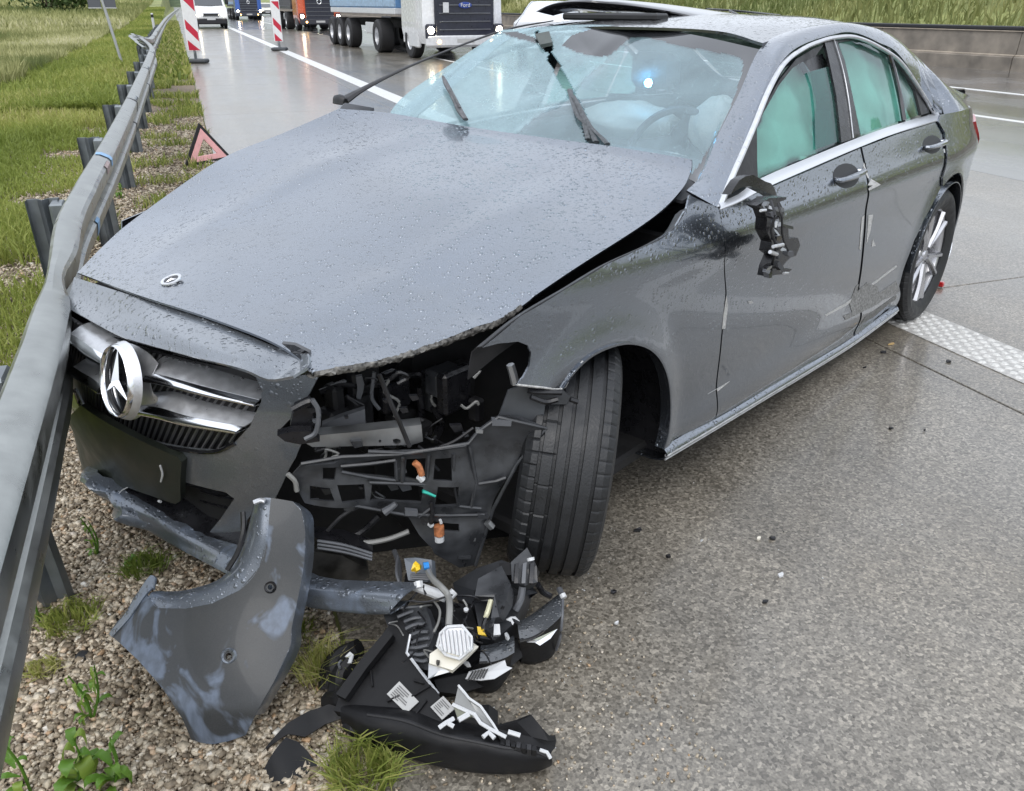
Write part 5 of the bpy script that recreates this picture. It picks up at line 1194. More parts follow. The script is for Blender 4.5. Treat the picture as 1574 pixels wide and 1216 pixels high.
# --- wrecked door mirror
mc = lambda x, y, w_: pw(*y6((x, y))[0], w_)
mf_ = fplane(cw(1.5, .925, .9), cw(1.8, .925, .9), cw(1.5, .90, 1.1), lambda a, b: .02 * math.cos(a * 9))
panel('mirror_arm', y6((0, 264), (30, 190), (70, 115), (120, 75), (190, 60), (260, 98), (320, 128), (400, 148), (455, 205), (500, 285), (440, 282), (370, 250), (300, 225), (220, 190), (150, 178), (80, 195), (40, 225)), mf_, BLK, car, t=.03, step=.02, edge=.015)
mw = empty('broken_mirror', mc(470, 600, .99)); mw.parent = car; mw.matrix_basis = Matrix(np.array(wmat(car).inverted()).tolist()) @ Matrix.Translation(Vector(mc(470, 600, .99)))
b = MB(); b.plate([mc(x, y, 1.0) for x, y in ((290, 380), (430, 300), (600, 290), (600, 315), (530, 340), (580, 440), (560, 560), (620, 620), (625, 720), (720, 715), (745, 790), (700, 900), (640, 920), (600, 960), (560, 1010), (590, 1040), (660, 1040), (600, 1090), (480, 1100), (410, 1120), (430, 1020), (480, 900), (430, 860), (450, 760), (390, 640), (400, 520), (370, 430))], LF, .035); b.build('mirror_carcass', BLK, mw)
rr = random.Random(4)
for i in range(26):
    x = rr.uniform(400, 560) + (90 if 9 < i < 15 else 0); y = rr.uniform(320, 1080); wq = 1.01 + rr.uniform(0, .04); a = rr.uniform(0, 3.14); l_ = rr.uniform(40, 110); t_ = rr.uniform(12, 38)
    P = [mc(x + math.cos(a) * l_ * s1 - math.sin(a) * t_ * s2, y + math.sin(a) * l_ * s1 + math.cos(a) * t_ * s2, wq + .012 * s1) for s1, s2 in ((-.5, -.5), (.5, -.7), (.6, .5), (0, .9), (-.5, .4))]
    b = MB(); b.plate(P, LF, .008 + .01 * rr.random()); b.build('plastic_shard', [BLK, BLKM, GLOSSB, GREYP][i % 4] if i % 6 else ALU, mw)
b = MB(); b.tube([mc(462, 805, 1.06), mc(565, 785, 1.06)], .005, 8, curve=False); b.tube([mc(430, 860, 1.06), mc(500, 885, 1.06)], .0055, 8, curve=False); b.tube([mc(485, 605, 1.06), mc(497, 545, 1.06)], .004, 8, curve=False); b.tube([mc(330, 432, 1.04), mc(385, 425, 1.04)], .004, 6, curve=False); b.tube([mc(570, 1080, 1.03), mc(615, 1078, 1.03)], .004, 6, curve=False); b.build('bright_fitting', SATIN, mw, kind='stuff')
b = MB(); b.tube([mc(440, 330, 1.03), mc(480, 480, 1.06), mc(440, 640, 1.05), mc(490, 800, 1.05), mc(450, 1000, 1.03)], .004, 6); b.tube([mc(510, 350, 1.04), mc(550, 500, 1.06), mc(560, 700, 1.05), mc(620, 850, 1.04)], .003, 6); b.build('mirror_cable', BLKM, mw)

# --- open front corner: headlamp bay, bumper carrier, brackets and hoses
CA, CB = pw(445, 715, .52), pw(835, 660, .88)
cn = np.cross(CB - CA, UP); cn /= np.linalg.norm(cn); cn = cn if cn @ (CAM - CA) > 0 else -cn
def CPf(d, bulge=None): return fplane(CA - cn * d, CB - cn * d, CA - cn * d + UP * .3, bulge)
panel('bay_wall', [(432, 640), (470, 585), (602, 540), (743, 488), (815, 500), (826, 560), (812, 600), (838, 640), (835, 760), (770, 900), (620, 915), (455, 900), (425, 760)], CPf(.34), DARK, car, t=.02, step=.08)
carr = z5((165, 690), (300, 682), (330, 660), (420, 668), (560, 652), (700, 632), (840, 608), (880, 560), (960, 502), (1040, 505), (1155, 545), (1100, 592), (1065, 640), (1035, 690), (990, 760), (960, 820), (940, 870), (910, 960), (885, 1040), (868, 1100), (800, 1105), (700, 1045), (690, 1020), (640, 975), (590, 905), (400, 860), (180, 838), (120, 750))
ch = [z5((335, 702), (440, 692), (540, 680), (546, 755), (430, 742), (328, 722)), z5((592, 682), (668, 668), (660, 755), (585, 748)), z5((705, 668), (772, 662), (770, 745), (695, 745)), z5((452, 768), (600, 772), (655, 775), (648, 848), (560, 852), (442, 840)),
      z5((712, 768), (796, 768), (795, 852), (702, 858)), z5((252, 700), (308, 702), (300, 752), (252, 748)), z5((200, 775), (280, 780), (300, 825), (200, 822)), z5((690, 920), (800, 925), (800, 950), (700, 948)), z5((310, 770), (420, 775), (425, 835), (330, 832))]
CF = CPf(0, lambda a, b: .012 * math.sin(a * 22) + .008 * math.sin(b * 40))
fec = panel('bumper_carrier', carr, CF, GRPANEL, car, t=.008, step=.03, edge=.015, holes=ch, ang=30)
def cline(name, L, r, m, d=-.006, par=None, flat=1.0, n=6, curve=True):
    f = CPf(d); P = [f.pos(f.tr(*p)) for p in z5(*L)]; b = MB(); b.tube(P, r, n, curve=curve, flat=flat); return b.build(name, m, par or car)
for h in (((165, 690), (330, 662), (560, 652), (840, 608), (880, 560), (960, 502), (1155, 547)), ((1155, 547), (1035, 690), (940, 870), (868, 1100)), ((328, 722), (430, 742), (546, 757)), ((325, 700), (440, 690), (545, 676)), ((546, 676), (550, 757)), ((575, 665), (572, 765)), ((680, 655), (672, 760)),
          ((780, 650), (780, 760), (800, 860), (890, 870)), ((440, 765), (660, 772), (800, 766)), ((180, 838), (400, 862), (600, 898)), ((845, 620), (870, 760), (850, 870)), ((590, 893), (760, 898), (905, 895)), ((700, 1022), (760, 1024)), ((435, 640), (600, 648), (830, 615)), ((880, 770), (950, 760), (990, 745)), ((700, 860), (640, 905))):
    cline('carrier_rib', h, .0045, GRPANEL, par=fec, curve=False)
for q, (x, y, rx, ry) in enumerate([(975, 525, 40, 14), (900, 905, 22, 9), (850, 995, 20, 8), (610, 890, 26, 12), (360, 870, 22, 10), (885, 560, 14, 8), (740, 1000, 26, 10), (825, 1070, 26, 6)]):
    f = CPf(-.012); P = [f.pos(f.tr(*p)) for p in z5((x - rx, y - ry), (x + rx, y - ry * .6), (x + rx * .9, y + ry), (x - rx, y + ry * .8))]; b = MB(); b.plate(P, cn, .014); b.build('clip_mount', [GREYP, GRPANEL, ALU][q % 3], fec)
fplat = lambda d: CPf(d)
panel('impact_beam', z5((172, 600), (240, 575), (420, 558), (650, 533), (656, 600), (610, 614), (430, 618), (210, 622)), fplat(.03), ALU, car, t=.04, holes=[z5((534, 592), (550, 588), (566, 594), (566, 606), (552, 614), (538, 608)), z5((478, 594), (488, 593), (488, 604), (478, 604))])
panel('bracket_plate', z5((250, 532), (330, 500), (422, 470), (425, 540), (330, 552), (246, 574)), fplat(.10), GREYP, car, t=.02)
panel('headlamp_bracket', z5((68, 575), (130, 560), (205, 560), (240, 600), (160, 612), (100, 600)), fplat(-.02), BLK, car, t=.03)
cline('bracket_rim', ((210, 430), (235, 480), (225, 560), (180, 590)), .006, GREYP, -.02); cline('bracket_rim', ((130, 470), (190, 440), (215, 440)), .008, BLK, -.01)
panel('sensor_body', z5((135, 480), (200, 450), (220, 520), (200, 575), (150, 580), (120, 540)), fplat(.02), BLK, car, t=.05)
panel('lamp_hinge', z5((385, 340), (410, 335), (420, 370), (415, 400), (405, 430), (388, 425), (392, 385)), fplat(.16), GREYP, car, t=.012)
for L, rr_, m, d in ((((480, 330), (520, 430), (560, 520), (602, 620)), .006, BLKM, .0), (((240, 400), (330, 370), (420, 380), (520, 360)), .007, BLK, .18), (((460, 320), (450, 420), (480, 470)), .005, GREYP, .14), (((700, 460), (730, 520), (700, 600)), .012, BLK, .2), (((560, 350), (640, 330), (720, 380), (760, 300)), .008, BLK, .24), (((860, 545), (780, 600), (700, 630)), .004, BLKM, .02), (((640, 380), (650, 480), (620, 540)), .01, BLK, .22), (((1008, 290), (1020, 330), (1028, 368)), .010, ALU, .02), (((520, 350), (500, 400), (560, 440), (540, 500)), .004, HOSE, .16), (((710, 350), (690, 430), (720, 470)), .004, HOSE, .2),
                       (((325, 1002), (430, 1008), (520, 992), (600, 962)), .0065, HOSE, .03), (((270, 960), (330, 900), (400, 860)), .005, BLKM, .0), (((480, 900), (400, 970), (290, 1000)), .008, BLK, .06), (((540, 1040), (560, 1100), (560, 1170)), .007, GREYP, .05), (((110, 730), (140, 760), (148, 800)), .006, HOSE, -.01), (((640, 1080), (600, 1130), (590, 1180)), .008, BLK, .06)):
    cline('hose' if rr_ > .0045 else 'cable', L, rr_, m, d)
rr = random.Random(9)
for i in range(22):      # hidden-away boxes, pipes and reservoirs filling the bay
    x, y = rr.uniform(250, 880), rr.uniform(330, 560); 
    if not inside(z5((x, y))[0], z5((230, 420), (620, 270), (900, 160), (1000, 300), (900, 520), (640, 560), (240, 600))): continue
    f = fplat(.18 + rr.uniform(0, .12)); p = f.pos(f.tr(*z5((x, y))[0])); b = MB(); b.box(p, (rr.uniform(.03, .10), rr.uniform(.03, .07), rr.uniform(.03, .12)), [BK, LF, UP], .008); b.build('engine_part', [BLK, BLKM, GRPANEL, DARK][i % 4], car)
for i in range(34):
    x, y = rr.uniform(160, 900), rr.uniform(330, 860); d_ = rr.uniform(.03, .16) if y < 600 else rr.uniform(.03, .08); P = [(x, y)]
    if not inside(z5((x, y))[0], z5((200, 420), (620, 300), (880, 230), (940, 480), (860, 760), (300, 820), (200, 600))): continue
    for q in range(3): x += rr.uniform(-50, 50); y += rr.uniform(-30, 40); P.append((x, y))
    cline('cable', P, .0018 + .0028 * rr.random(), [BLK, BLKM, GRPANEL, HOSE, BLK][i % 5], d_)
for i in range(26):
    x, y = rr.uniform(200, 860), rr.uniform(380, 860); f = CPf(rr.uniform(.01, .06)); l_ = rr.uniform(8, 30)
    P = [f.pos(f.tr(*p)) for p in z5((x - l_, y - l_ * .4), (x + l_ * .7, y - l_ * .5), (x + l_, y + l_ * .3), (x - l_ * .3, y + l_ * .6))]; b = MB(); b.plate(P, cn, .012); b.build('clip_mount', [BLK, GREYP, BLKM, GRPANEL][i % 4], car)
panel('wing_bracket', z5((1000, 395), (1040, 378), (1215, 386), (1250, 420), (1235, 450), (1150, 450), (1140, 520), (1060, 512), (990, 500), (962, 498)), CPf(.02), mat('primer_grey_steel', (.06, .065, .072), .5, noise=.3), car, t=.006, step=.04)
for L in (((1080, 395), (1120, 400), (1215, 402)), ((1090, 420), (1150, 440), (1200, 430)), ((1250, 430), (1280, 440))): cline('wing_clip', L, .007, BLK, -.005)
panel('foam_block', z5((200, 985), (330, 1000), (455, 1040), (430, 1075), (300, 1040), (215, 1030)), fplat(.0), BLK, car, t=.05, step=.03)
panel('air_duct', z5((200, 1040), (330, 1060), (430, 1110), (440, 1150), (330, 1180), (200, 1140)), fplat(.03), mat('dusty_black_duct', (.04, .038, .034), .6, noise=.7, nscale=20), car, t=.06, step=.03)
for q in range(3): cline('duct_rib', ((230, 1000 + q * 14), (340, 1018 + q * 14), (450, 1052 + q * 12)), .004, GREYP, -.01)
b = MB(); f = CPf(-.012); P = [f.pos(f.tr(*p)) for p in z5((622, 684), (640, 702), (652, 735))]; b.tube(P, .008, 8); b.build('copper_plug', ORG, car)
b = MB(); P = [f.pos(f.tr(*p)) for p in z5((640, 740), (655, 755))]; b.tube(P, .009, 8, curve=False); b.build('white_clip', WHITEP, car)
b = MB(); P = [f.pos(f.tr(*p)) for p in z5((655, 800), (680, 808), (705, 818))]; b.tube(P, .007, 8, flat=.6); b.build('green_seal', TEALP, car)
cline('sensor_plug', ((688, 845), (695, 880), (688, 930)), .006, BLK, -.02)
b = MB(); P = [f.pos(f.tr(*p)) for p in z5((720, 940), (722, 975))]; b.tube(P, .013, 10, curve=False); b.build('copper_sensor', ORG, car); b = MB(); P = [f.pos(f.tr(*p)) for p in z5((722, 980), (723, 1000))]; b.tube(P, .012, 10, curve=False); b.build('sensor_tip', WHITEP, car)
b = MB(); P = [f.pos(f.tr(*p)) for p in z5((683, 930), (692, 940))]; b.tube(P, .007, 8, curve=False); P = [f.pos(f.tr(*p)) for p in z5((725, 915), (730, 930))]; b.tube(P, .004, 6, curve=False); b.build('white_clip', WHITEP, car, kind='stuff')
b = MB(); P = [f.pos(f.tr(*p)) for p in z5((500, 885), (525, 868), (548, 850))]; b.tube(P, [.011, .009, .007], 8); b.build('washer_joint', GREYP, car)
b = MB(); P = [f.pos(f.tr(*p)) for p in z5((915, 925), (935, 945))]; b.tube(P, .010, 6, curve=False); b.build('bent_clip', ALU, car)

# ------------------------------------------------------------------ detached bumper corner leaning on the gravel
A, B_ = gz(300, 1137, .0), gz(392, 1127, .0)
dh = RGT / np.linalg.norm(RGT); C_ = pw(428, 772, .50)
A = gz(335, 1143, .004); B_ = A + dh * .2
BCF = fplane(A, B_, C_, lambda a, b: .045 * (1 - ((a - .02) / .22) ** 2) * min(1, max(0, b / .12 + .35)) + .010 * math.sin(b * 16) - .0)
nb = BCF.n
bc_e = empty('detached_bumper_corner', A, 'torn off grey bumper corner with pale scuffs standing on gravel under the car nose', 'bumper corner')
body = z7((1110, 50), (1190, 62), (1225, 100), (1238, 180), (1230, 300), (1205, 430), (1180, 560), (1178, 630), (1120, 770), (1050, 900), (1000, 985), (930, 1010), (860, 1024), (820, 1018), (780, 1004), (770, 960), (758, 915), (720, 850), (680, 800), (640, 760), (560, 690), (470, 630), (396, 588), (430, 545), (480, 500), (520, 440), (560, 395), (590, 440), (640, 482), (760, 484), (870, 464), (980, 412), (1060, 322), (1098, 200))
panel('bumper_shell', body, BCF, PAINTS, bc_e, t=.005, step=.016, edge=.012, holes=[[(421 + 3.6 * math.cos(t), 903 + 4.2 * math.sin(t)) for t in np.linspace(0, 6.28, 11)[:-1]], [(362 + 5 * math.cos(t), 1007 + 5.5 * math.sin(t)) for t in np.linspace(0, 6.28, 11)[:-1]]])
def bp(L, d=0.0): return [BCF.pos(BCF.tr(*p)) - nb * d for p in z7(*L)]
inner = bp(((1110, 50), (1098, 200), (1060, 322), (980, 412), (870, 464), (760, 484), (640, 482), (590, 440))); outer = bp(((1018, 66), (1000, 150), (975, 235), (935, 310), (875, 362), (800, 392), (700, 412), (612, 412)), .05)
midr = [(a + c) / 2 + nb * .012 + UP * .006 for a, c in zip(inner, outer)]
loft('arch_flange', [inner, midr, outer, [p - nb * .02 - UP * .012 for p in outer]], PAINTP, bc_e, nu=50, nv=16, t=.004)
re_ = bp(((1190, 62), (1225, 100), (1238, 180), (1230, 300), (1205, 430), (1180, 560), (1178, 630), (1120, 770), (1050, 900))); ro = bp(((1198, 62), (1246, 105), (1254, 185), (1246, 300), (1222, 430), (1198, 560), (1196, 640), (1134, 780), (1060, 905)), .045)
loft('side_return', [re_, [(a + c) / 2 + nb * .008 for a, c in zip(re_, ro)], ro], PAINTP, bc_e, nu=50, nv=7, t=.004)
tip = bp(((396, 588), (480, 500), (560, 395), (605, 350), (628, 362))); tip2 = bp(((420, 600), (505, 520), (580, 430), (618, 400), (622, 412)), -.004)
loft('tip_fold', [tip, tip2], PAINTP, bc_e, nu=24, nv=4, t=.006)
for cx_, cy__, rr_ in ((421, 903, .014), (362, 1007, .018)):
    c = BCF.pos(BCF.tr(cx_, cy__)); b = MB(); b.lathe([(rr_ * .55, -.012), (rr_ * .6, .002), (rr_ * .8, .004), (rr_, .0), (rr_ * 1.0, -.004)], c, nb, 24); b.build('sensor_seat', PAINTP if rr_ > .015 else BLK, bc_e)
b = MB(); b.tube([BCF.pos(BCF.tr(*p)) + nb * .01 for p in z7((1050, 72), (1075, 62), (1092, 66))], .006, 8); b.build('fixing_clip', SATIN, bc_e)
b = MB(); b.tube(bp(((985, 100), (985, 180), (960, 260), (915, 330)), .035), .006, 6); b.build('seal_strip', BLKM, bc_e)

# ------------------------------------------------------------------ smashed headlamp unit on the ground
HLb = gz(640, 1080)
hl_e = empty('smashed_headlamp', HLb, 'smashed headlamp unit with white heat sink and labels on the ground by the tyre', 'headlamp')
def sp(Z_, L): return [gz(*Z_((x, y))[0], z) for x, y, z in L]
def slab_(name, Z_, L, t, m, par=None, ang=20):
    P = sp(Z_, L); b = MB(); n = np.zeros(3)
    for i in range(len(P)): n += np.cross(P[i] - P[0], P[(i + 1) % len(P)] - P[0])
    if n[2] < 0: n = -n
    # fan from the centre so that warped outlines stay clean
    V = np.array(P); c = V.mean(0); k = len(V); nn = n / np.linalg.norm(n); fs = [(i, (i + 1) % k, k) for i in range(k)]
    A = np.vstack([V, c]); fs = orient(A, fs)
    V2, F2 = thick(A, fs, t); return mk(name, V2, F2, m, par or hl_e, ang=ang)
def tb(name, Z_, L, r, m, n=7, flat=1.0, curve=True, par=None):
    b = MB(); b.tube(sp(Z_, L), r, n, curve=curve, flat=flat); return b.build(name, m, par or hl_e)
HBL = mat('headlamp_black_housing', (.009, .009, .010), .5, noise=.3, nscale=25, bump=.2, bscale=35, spec=.28)
# big sloping housing face
HP = fplane(gz(530, 1092, .07), gz(700, 1092, .10), gz(625, 945, .17))
panel('housing_face', z8((372, 872), (410, 770), (500, 655), (610, 500), (660, 480), (700, 545), (680, 625), (745, 705), (820, 800), (862, 880), (835, 918), (700, 915), (560, 895), (440, 885)), HP, HBL, hl_e, t=.03, step=.04)
panel('housing_ridge', z8((380, 800), (480, 660), (600, 520), (625, 545), (510, 690), (420, 820)), fplane(gz(530, 1092, .09), gz(700, 1092, .12), gz(625, 945, .195)), HBL, hl_e, t=.02)
panel('ribbed_wall', z8((582, 455), (650, 435), (765, 428), (785, 480), (800, 545), (775, 610), (780, 700), (740, 690), (688, 622), (712, 570), (680, 530), (600, 505)), fplane(gz(620, 950, .165), gz(660, 960, .18), gz(640, 1020, .12)), GRPANEL, hl_e, t=.02)
for q, L in enumerate([((120, 640, .17), (200, 610, .18), (290, 600, .18)), ((130, 700, .165), (210, 665, .175), (300, 660, .18)), ((165, 760, .16), (240, 730, .17), (320, 725, .175)), ((180, 820, .15), (250, 790, .16), (330, 780, .17)), ((160, 860, .145), (230, 860, .15), (320, 840, .16)), ((165, 905, .14), (240, 920, .145), (320, 905, .15)), ((200, 960, .13), (270, 975, .135), (315, 965, .14)), ((60, 600, .175), (160, 560, .18), (230, 545, .18))]):
    tb('housing_rib', y4, L, .0042, GREYP, 6)
tb('housing_edge', z8, [(700, 545, .175), (683, 622, .15), (745, 705, .125), (820, 800, .105)], .0035, SATIN, 6, curve=False)
tb('housing_edge', z8, [(582, 455, .18), (650, 430, .185), (765, 425, .185), (800, 542, .17)], .004, GREYP, 6, curve=False)
# long black lower bar
topb = [gz(*p, z) for p, z in zip(y5((180, 395), (340, 440), (560, 470), (780, 555), (1000, 605), (1160, 640), (1320, 660), (1440, 720)), (.07, .09, .10, .10, .10, .09, .08, .06))]
frt = [gz(*p, z) for p, z in zip(y5((170, 470), (330, 545), (560, 600), (780, 670), (1000, 710), (1160, 735), (1330, 750), (1452, 750)), (.06, .075, .08, .08, .075, .07, .06, .05))]
botb = [gz(*p, z) for p, z in zip(y5((200, 575), (330, 650), (480, 700), (620, 742), (850, 800), (1100, 827), (1330, 815), (1440, 772)), (.008,) * 8)]
loft('lower_housing', [[p + np.array([.03, .05, -.03]) for p in topb], topb, frt, botb, [p + np.array([.02, .06, -.0]) for p in botb]], HBL, hl_e, nu=50, nv=21, t=.006, ang=50)
b = MB(); b.tube([p + UP * .004 - FWD * .004 for p in [t_ * .72 + f_ * .28 for t_, f_ in zip(topb[1:], frt[1:])]], .004, 6); b.build('bar_edge', BLKM, hl_e)
b = MB(); b.box(np.mean([topb[1], topb[4], botb[3]], axis=0) + np.array([.02, .07, -.03]), (.34, .08, .05), [dh, np.cross(UP, dh), UP], .02); b.build('bar_core', HBL, hl_e)
slab_('end_plate', y5, [(1090, 545, .11), (1240, 512, .12), (1328, 470, .12), (1385, 540, .10), (1430, 625, .08), (1476, 622, .06), (1470, 665, .05), (1410, 740, .05), (1290, 660, .08), (1150, 640, .09)], .012, HBL)
for q in range(7): slab_('reflector_tooth', y5, [(1140 + q * 32, 610 + q * 7, .098), (1165 + q * 32, 612 + q * 7, .098), (1163 + q * 32, 650 + q * 6, .096), (1138 + q * 32, 646 + q * 6, .096)], .02, BLKM if q % 2 else HBL)
gls = mat('smoked_lens', (.16, .165, .16), .15, coat=1, noise=.2)
slab_('lens_shard', z8, [(905, 765, .15), (935, 800, .145), (1000, 855, .13), (1055, 930, .115), (1078, 968, .105), (985, 910, .115), (885, 852, .125)], .003, gls)
for L, r_ in (([(905, 763, .155), (935, 798, .15), (950, 818, .147), (1000, 852, .135), (1055, 930, .118), (1080, 972, .108)], .0028), ([(880, 845, .128), (930, 868, .125), (975, 888, .122), (1000, 925, .118), (1050, 955, .113), (1110, 985, .108)], .0042), ([(822, 945, .115), (850, 925, .12), (885, 905, .12)], .005), ([(905, 912, .12), (950, 886, .123)], .006), ([(1010, 985, .11), (1035, 965, .112), (1060, 990, .108)], .005), ([(1118, 962, .115), (1170, 978, .11)], .005), ([(1255, 1040, .08), (1285, 1050, .08), (1300, 1075, .07)], .004), ([(860, 925, .12), (885, 940, .115)], .005)):
    tb('pale_edging', z8, L, r_, WHITEP, 6, curve=False)
slab_('mounting_plate', z8, [(885, 850, .126), (940, 880, .122), (975, 890, .12), (905, 915, .118)], .005, mat('olive_grey_plate', (.17, .175, .13), .5))
def label(L, seed):
    o = panel('label', z8(*L), fplane(gz(530, 1092, .075), gz(700, 1092, .105), gz(625, 945, .175)), LABEL, hl_e, t=.002)
    f = fplane(gz(530, 1092, .0765), gz(700, 1092, .1065), gz(625, 945, .1765)); a, b_, c, d = [np.array(p) for p in z8(*L)]; r = random.Random(seed)
    for i in range(6):
        v = .14 + i * .13; u0 = .10; u1 = .4 + .45 * r.random(); P = lambda u, v: a + (b_ - a) * v + (d - a) * u
        m = MB(); m.plate([f.pos(f.tr(*P(u, w_))) for u, w_ in ((u0, v), (u1, v), (u1, v + .05), (u0, v + .05))], f.n, .0006); m.build('printed_line', INK, o)
label([(598, 800), (652, 745), (735, 832), (682, 882)], 1)
f_ = HP
label([(785, 855), (840, 808), (890, 862), (835, 910)], 2)
# heat sink on its cream plate
slab_('cream_bracket', z8, [(782, 628, .20), (822, 600, .205), (850, 642, .20), (910, 655, .195), (962, 592, .2), (992, 596, .195), (940, 645, .19), (880, 698, .185), (855, 690, .185), (780, 668, .19)], .012, CREAM)
slab_('reflector_foot', z8, [(778, 668, .185), (850, 690, .18), (885, 700, .175), (800, 725, .17), (775, 735, .17)], .01, ALU)
hsP = fplane(gz(*z8((830, 540))[0], .235), gz(*z8((950, 555))[0], .235), gz(*z8((850, 630))[0], .205))
octo = z8((858, 512), (922, 508), (962, 555), (964, 602), (912, 650), (852, 632), (815, 592), (830, 540))
hk = panel('heat_sink', octo, hsP, mat('cast_aluminium', (.60, .61, .63), .38, metal=.5, noise=.1), hl_e, t=.018)
for q in range(8):
    x = 832 + q * 17; L = [(x - 4, 545 - (abs(q - 3.5) < 3) * 20), (x + 8, 630 - abs(q - 4) * 5 + 5)]
    P = [hsP.pos(hsP.tr(*p)) + hsP.n * .006 for p in z8(*L)]; b = MB(); d = (P[1] - P[0]); Lh = np.linalg.norm(d); d /= Lh; b.box((P[0] + P[1]) / 2, (Lh, .0032, .012), [d, np.cross(hsP.n, d), hsP.n], .001); b.build('fin', WHITEP, hk)
b = MB(); b.tube([hsP.pos(hsP.tr(*p)) + hsP.n * .003 for p in octo + octo[:1]], .0035, 6, curve=False); b.build('sink_rim', WHITEP, hk)
tb('grey_cable', z8, [(768, 250, .24), (790, 300, .26), (835, 345, .27), (862, 380, .26), (868, 430, .26), (864, 505, .24)], .0075, HOSE, 8)
tb('white_tube', z8, [(722, 338, .22), (780, 358, .225), (850, 385, .22)], .0125, WHITEP, 10, curve=False); tb('tube_collar', z8, [(755, 335, .235), (765, 372, .225)], .003, BLKM, 6, curve=False)
tb('tube_end', z8, [(733, 318, .24), (738, 345, .23)], .011, WHITEP, 8, curve=False); tb('white_knob', z8, [(862, 388, .22), (888, 360, .23)], .010, WHITEP, 8, curve=False)
slab_('control_module', z8, [(672, 218, .24), (720, 215, .25), (790, 225, .25), (795, 300, .22), (770, 320, .21), (690, 312, .21)], .03, mat('blue_grey_module', (.12, .135, .155), .35, noise=.2))
for q in range(3): tb('module_rib', z8, [(700, 285 + q * 9, .228), (780, 290 + q * 9, .228)], .003, GREYP, 6, curve=False)
slab_('yellow_plug', z8, [(702, 268, .26), (712, 240, .27), (722, 230, .27), (738, 245, .27), (742, 265, .26), (725, 272, .26), (720, 255, .265)], .014, YEL); tb('blue_plug', z8, [(755, 252, .262), (778, 248, .262)], .009, BLUEP, 8, curve=False)
# upper lamp body
slab_('lamp_body', z8, [(880, 325, .12), (985, 260, .17), (1090, 225, .2), (1130, 240, .2), (1125, 330, .2), (1180, 380, .17), (1160, 480, .13), (1060, 570, .12), (1000, 560, .12), (975, 420, .15), (900, 395, .12)], .10, mat('slate_black_plastic', (.028, .03, .034), .38, noise=.3, bump=.2))
slab_('lamp_cover', z8, [(990, 305, .22), (1090, 250, .23), (1130, 330, .22), (1110, 400, .21), (1080, 470, .18), (1045, 475, .18), (1060, 385, .2), (975, 380, .2)], .03, GRPANEL)
slab_('ballast_box', z8, [(1130, 235, .24), (1200, 172, .26), (1240, 250, .24), (1245, 320, .21), (1190, 335, .21), (1135, 315, .22)], .06, GRPANEL)
for q in range(3): slab_('box_rib', z8, [(1150 + q * 32, 240, .255), (1166 + q * 32, 235, .255), (1160 + q * 32, 325, .225), (1144 + q * 32, 325, .225)], .012, GREYP if q == 1 else BLK)
slab_('box_flange', z8, [(1080, 240, .23), (1125, 235, .235), (1135, 290, .22), (1085, 290, .22)], .02, HBL)
tb('white_dot', z8, [(1214, 215, .262), (1217, 228, .256)], .009, WHITEP, 10, curve=False)
for L, r_, m in (([(1180, 340, .2), (1170, 400, .17), (1150, 440, .15)], .009, GREYP), ([(1095, 400, .2), (1080, 470, .16)], .012, GRPANEL), ([(1245, 330, .17), (1265, 360, .14), (1300, 380, .12)], .008, BLK), ([(880, 380, .2), (960, 380, .21), (1000, 400, .19)], .003, BLK), ([(700, 400, .22), (770, 405, .225), (880, 375, .24)], .0025, BLKM), ([(800, 400, .2), (825, 440, .2), (820, 490, .19), (800, 535, .18)], .003, HOSE), ([(925, 395, .2), (940, 420, .19), (938, 440, .18)], .0025, HOSE), ([(1045, 400, .19), (1030, 450, .18), (1022, 472, .17)], .0065, mat('cream_rod', (.62, .60, .42), .4)), ([(1025, 475, .17), (1012, 510, .16), (1020, 535, .15)], .006, BLK), ([(645, 210, .2), (640, 280, .2), (660, 345, .18)], .004, GREYP)):
    tb('cable' if r_ < .005 else 'strut', z8, L, r_, m)
slab_('yellow_bracket', z8, [(985, 510, .16), (1000, 512, .16), (1005, 530, .155), (1035, 540, .15), (1030, 548, .15), (990, 545, .15)], .006, YEL)
slab_('white_connector', z8, [(1058, 500, .17), (1082, 500, .17), (1086, 545, .155), (1056, 548, .155)], .02, WHITEP)
slab_('white_lever', z8, [(1110, 482, .16), (1130, 470, .165), (1150, 470, .165), (1168, 488, .155), (1145, 490, .155), (1138, 505, .15), (1130, 490, .155)], .008, WHITEP)
tb('screw', z8, [(938, 436, .19), (938, 442, .185)], .006, WHITEP, 8, curve=False)
# two dark lens barrels with rain on top and bright reflector lips
LENS = paint('wet_black_lens', (.05, .055, .062), 0, .2)
for (tp_, fr_, bt_) in (([(1160, 515), (1225, 480), (1290, 430), (1350, 385)], [(1170, 575), (1235, 555), (1300, 510), (1352, 460)], [(1175, 668), (1230, 672), (1300, 645), (1335, 590)]), ([(1000, 618), (1050, 612), (1100, 595), (1145, 575)], [(995, 668), (1050, 662), (1105, 645), (1145, 622)], [(940, 770), (1000, 796), (1070, 785), (1125, 715)])):
    a_ = [gz(*z8(p)[0], .13) for p in tp_]; f1 = [gz(*z8(p)[0], .12) for p in fr_]; b1 = [gz(*z8(p)[0], .005) for p in bt_]
    loft('lens_top', [[p + np.array([.01, .03, -.01]) for p in a_], a_, f1], LENS, hl_e, nu=20, nv=9, t=.004, ang=50)
    loft('lens_barrel', [f1, [(x + y) / 2 + np.array([0, .005, .01]) for x, y in zip(f1, b1)], b1, [p + np.array([.0, .04, .0]) for p in b1]], HBL, hl_e, nu=20, nv=13, t=.004, ang=60)
slab_('bright_reflector', z8, [(1200, 578, .117), (1225, 568, .12), (1330, 520, .12), (1300, 562, .11), (1255, 592, .105), (1235, 580, .11)], .004, CHROME)
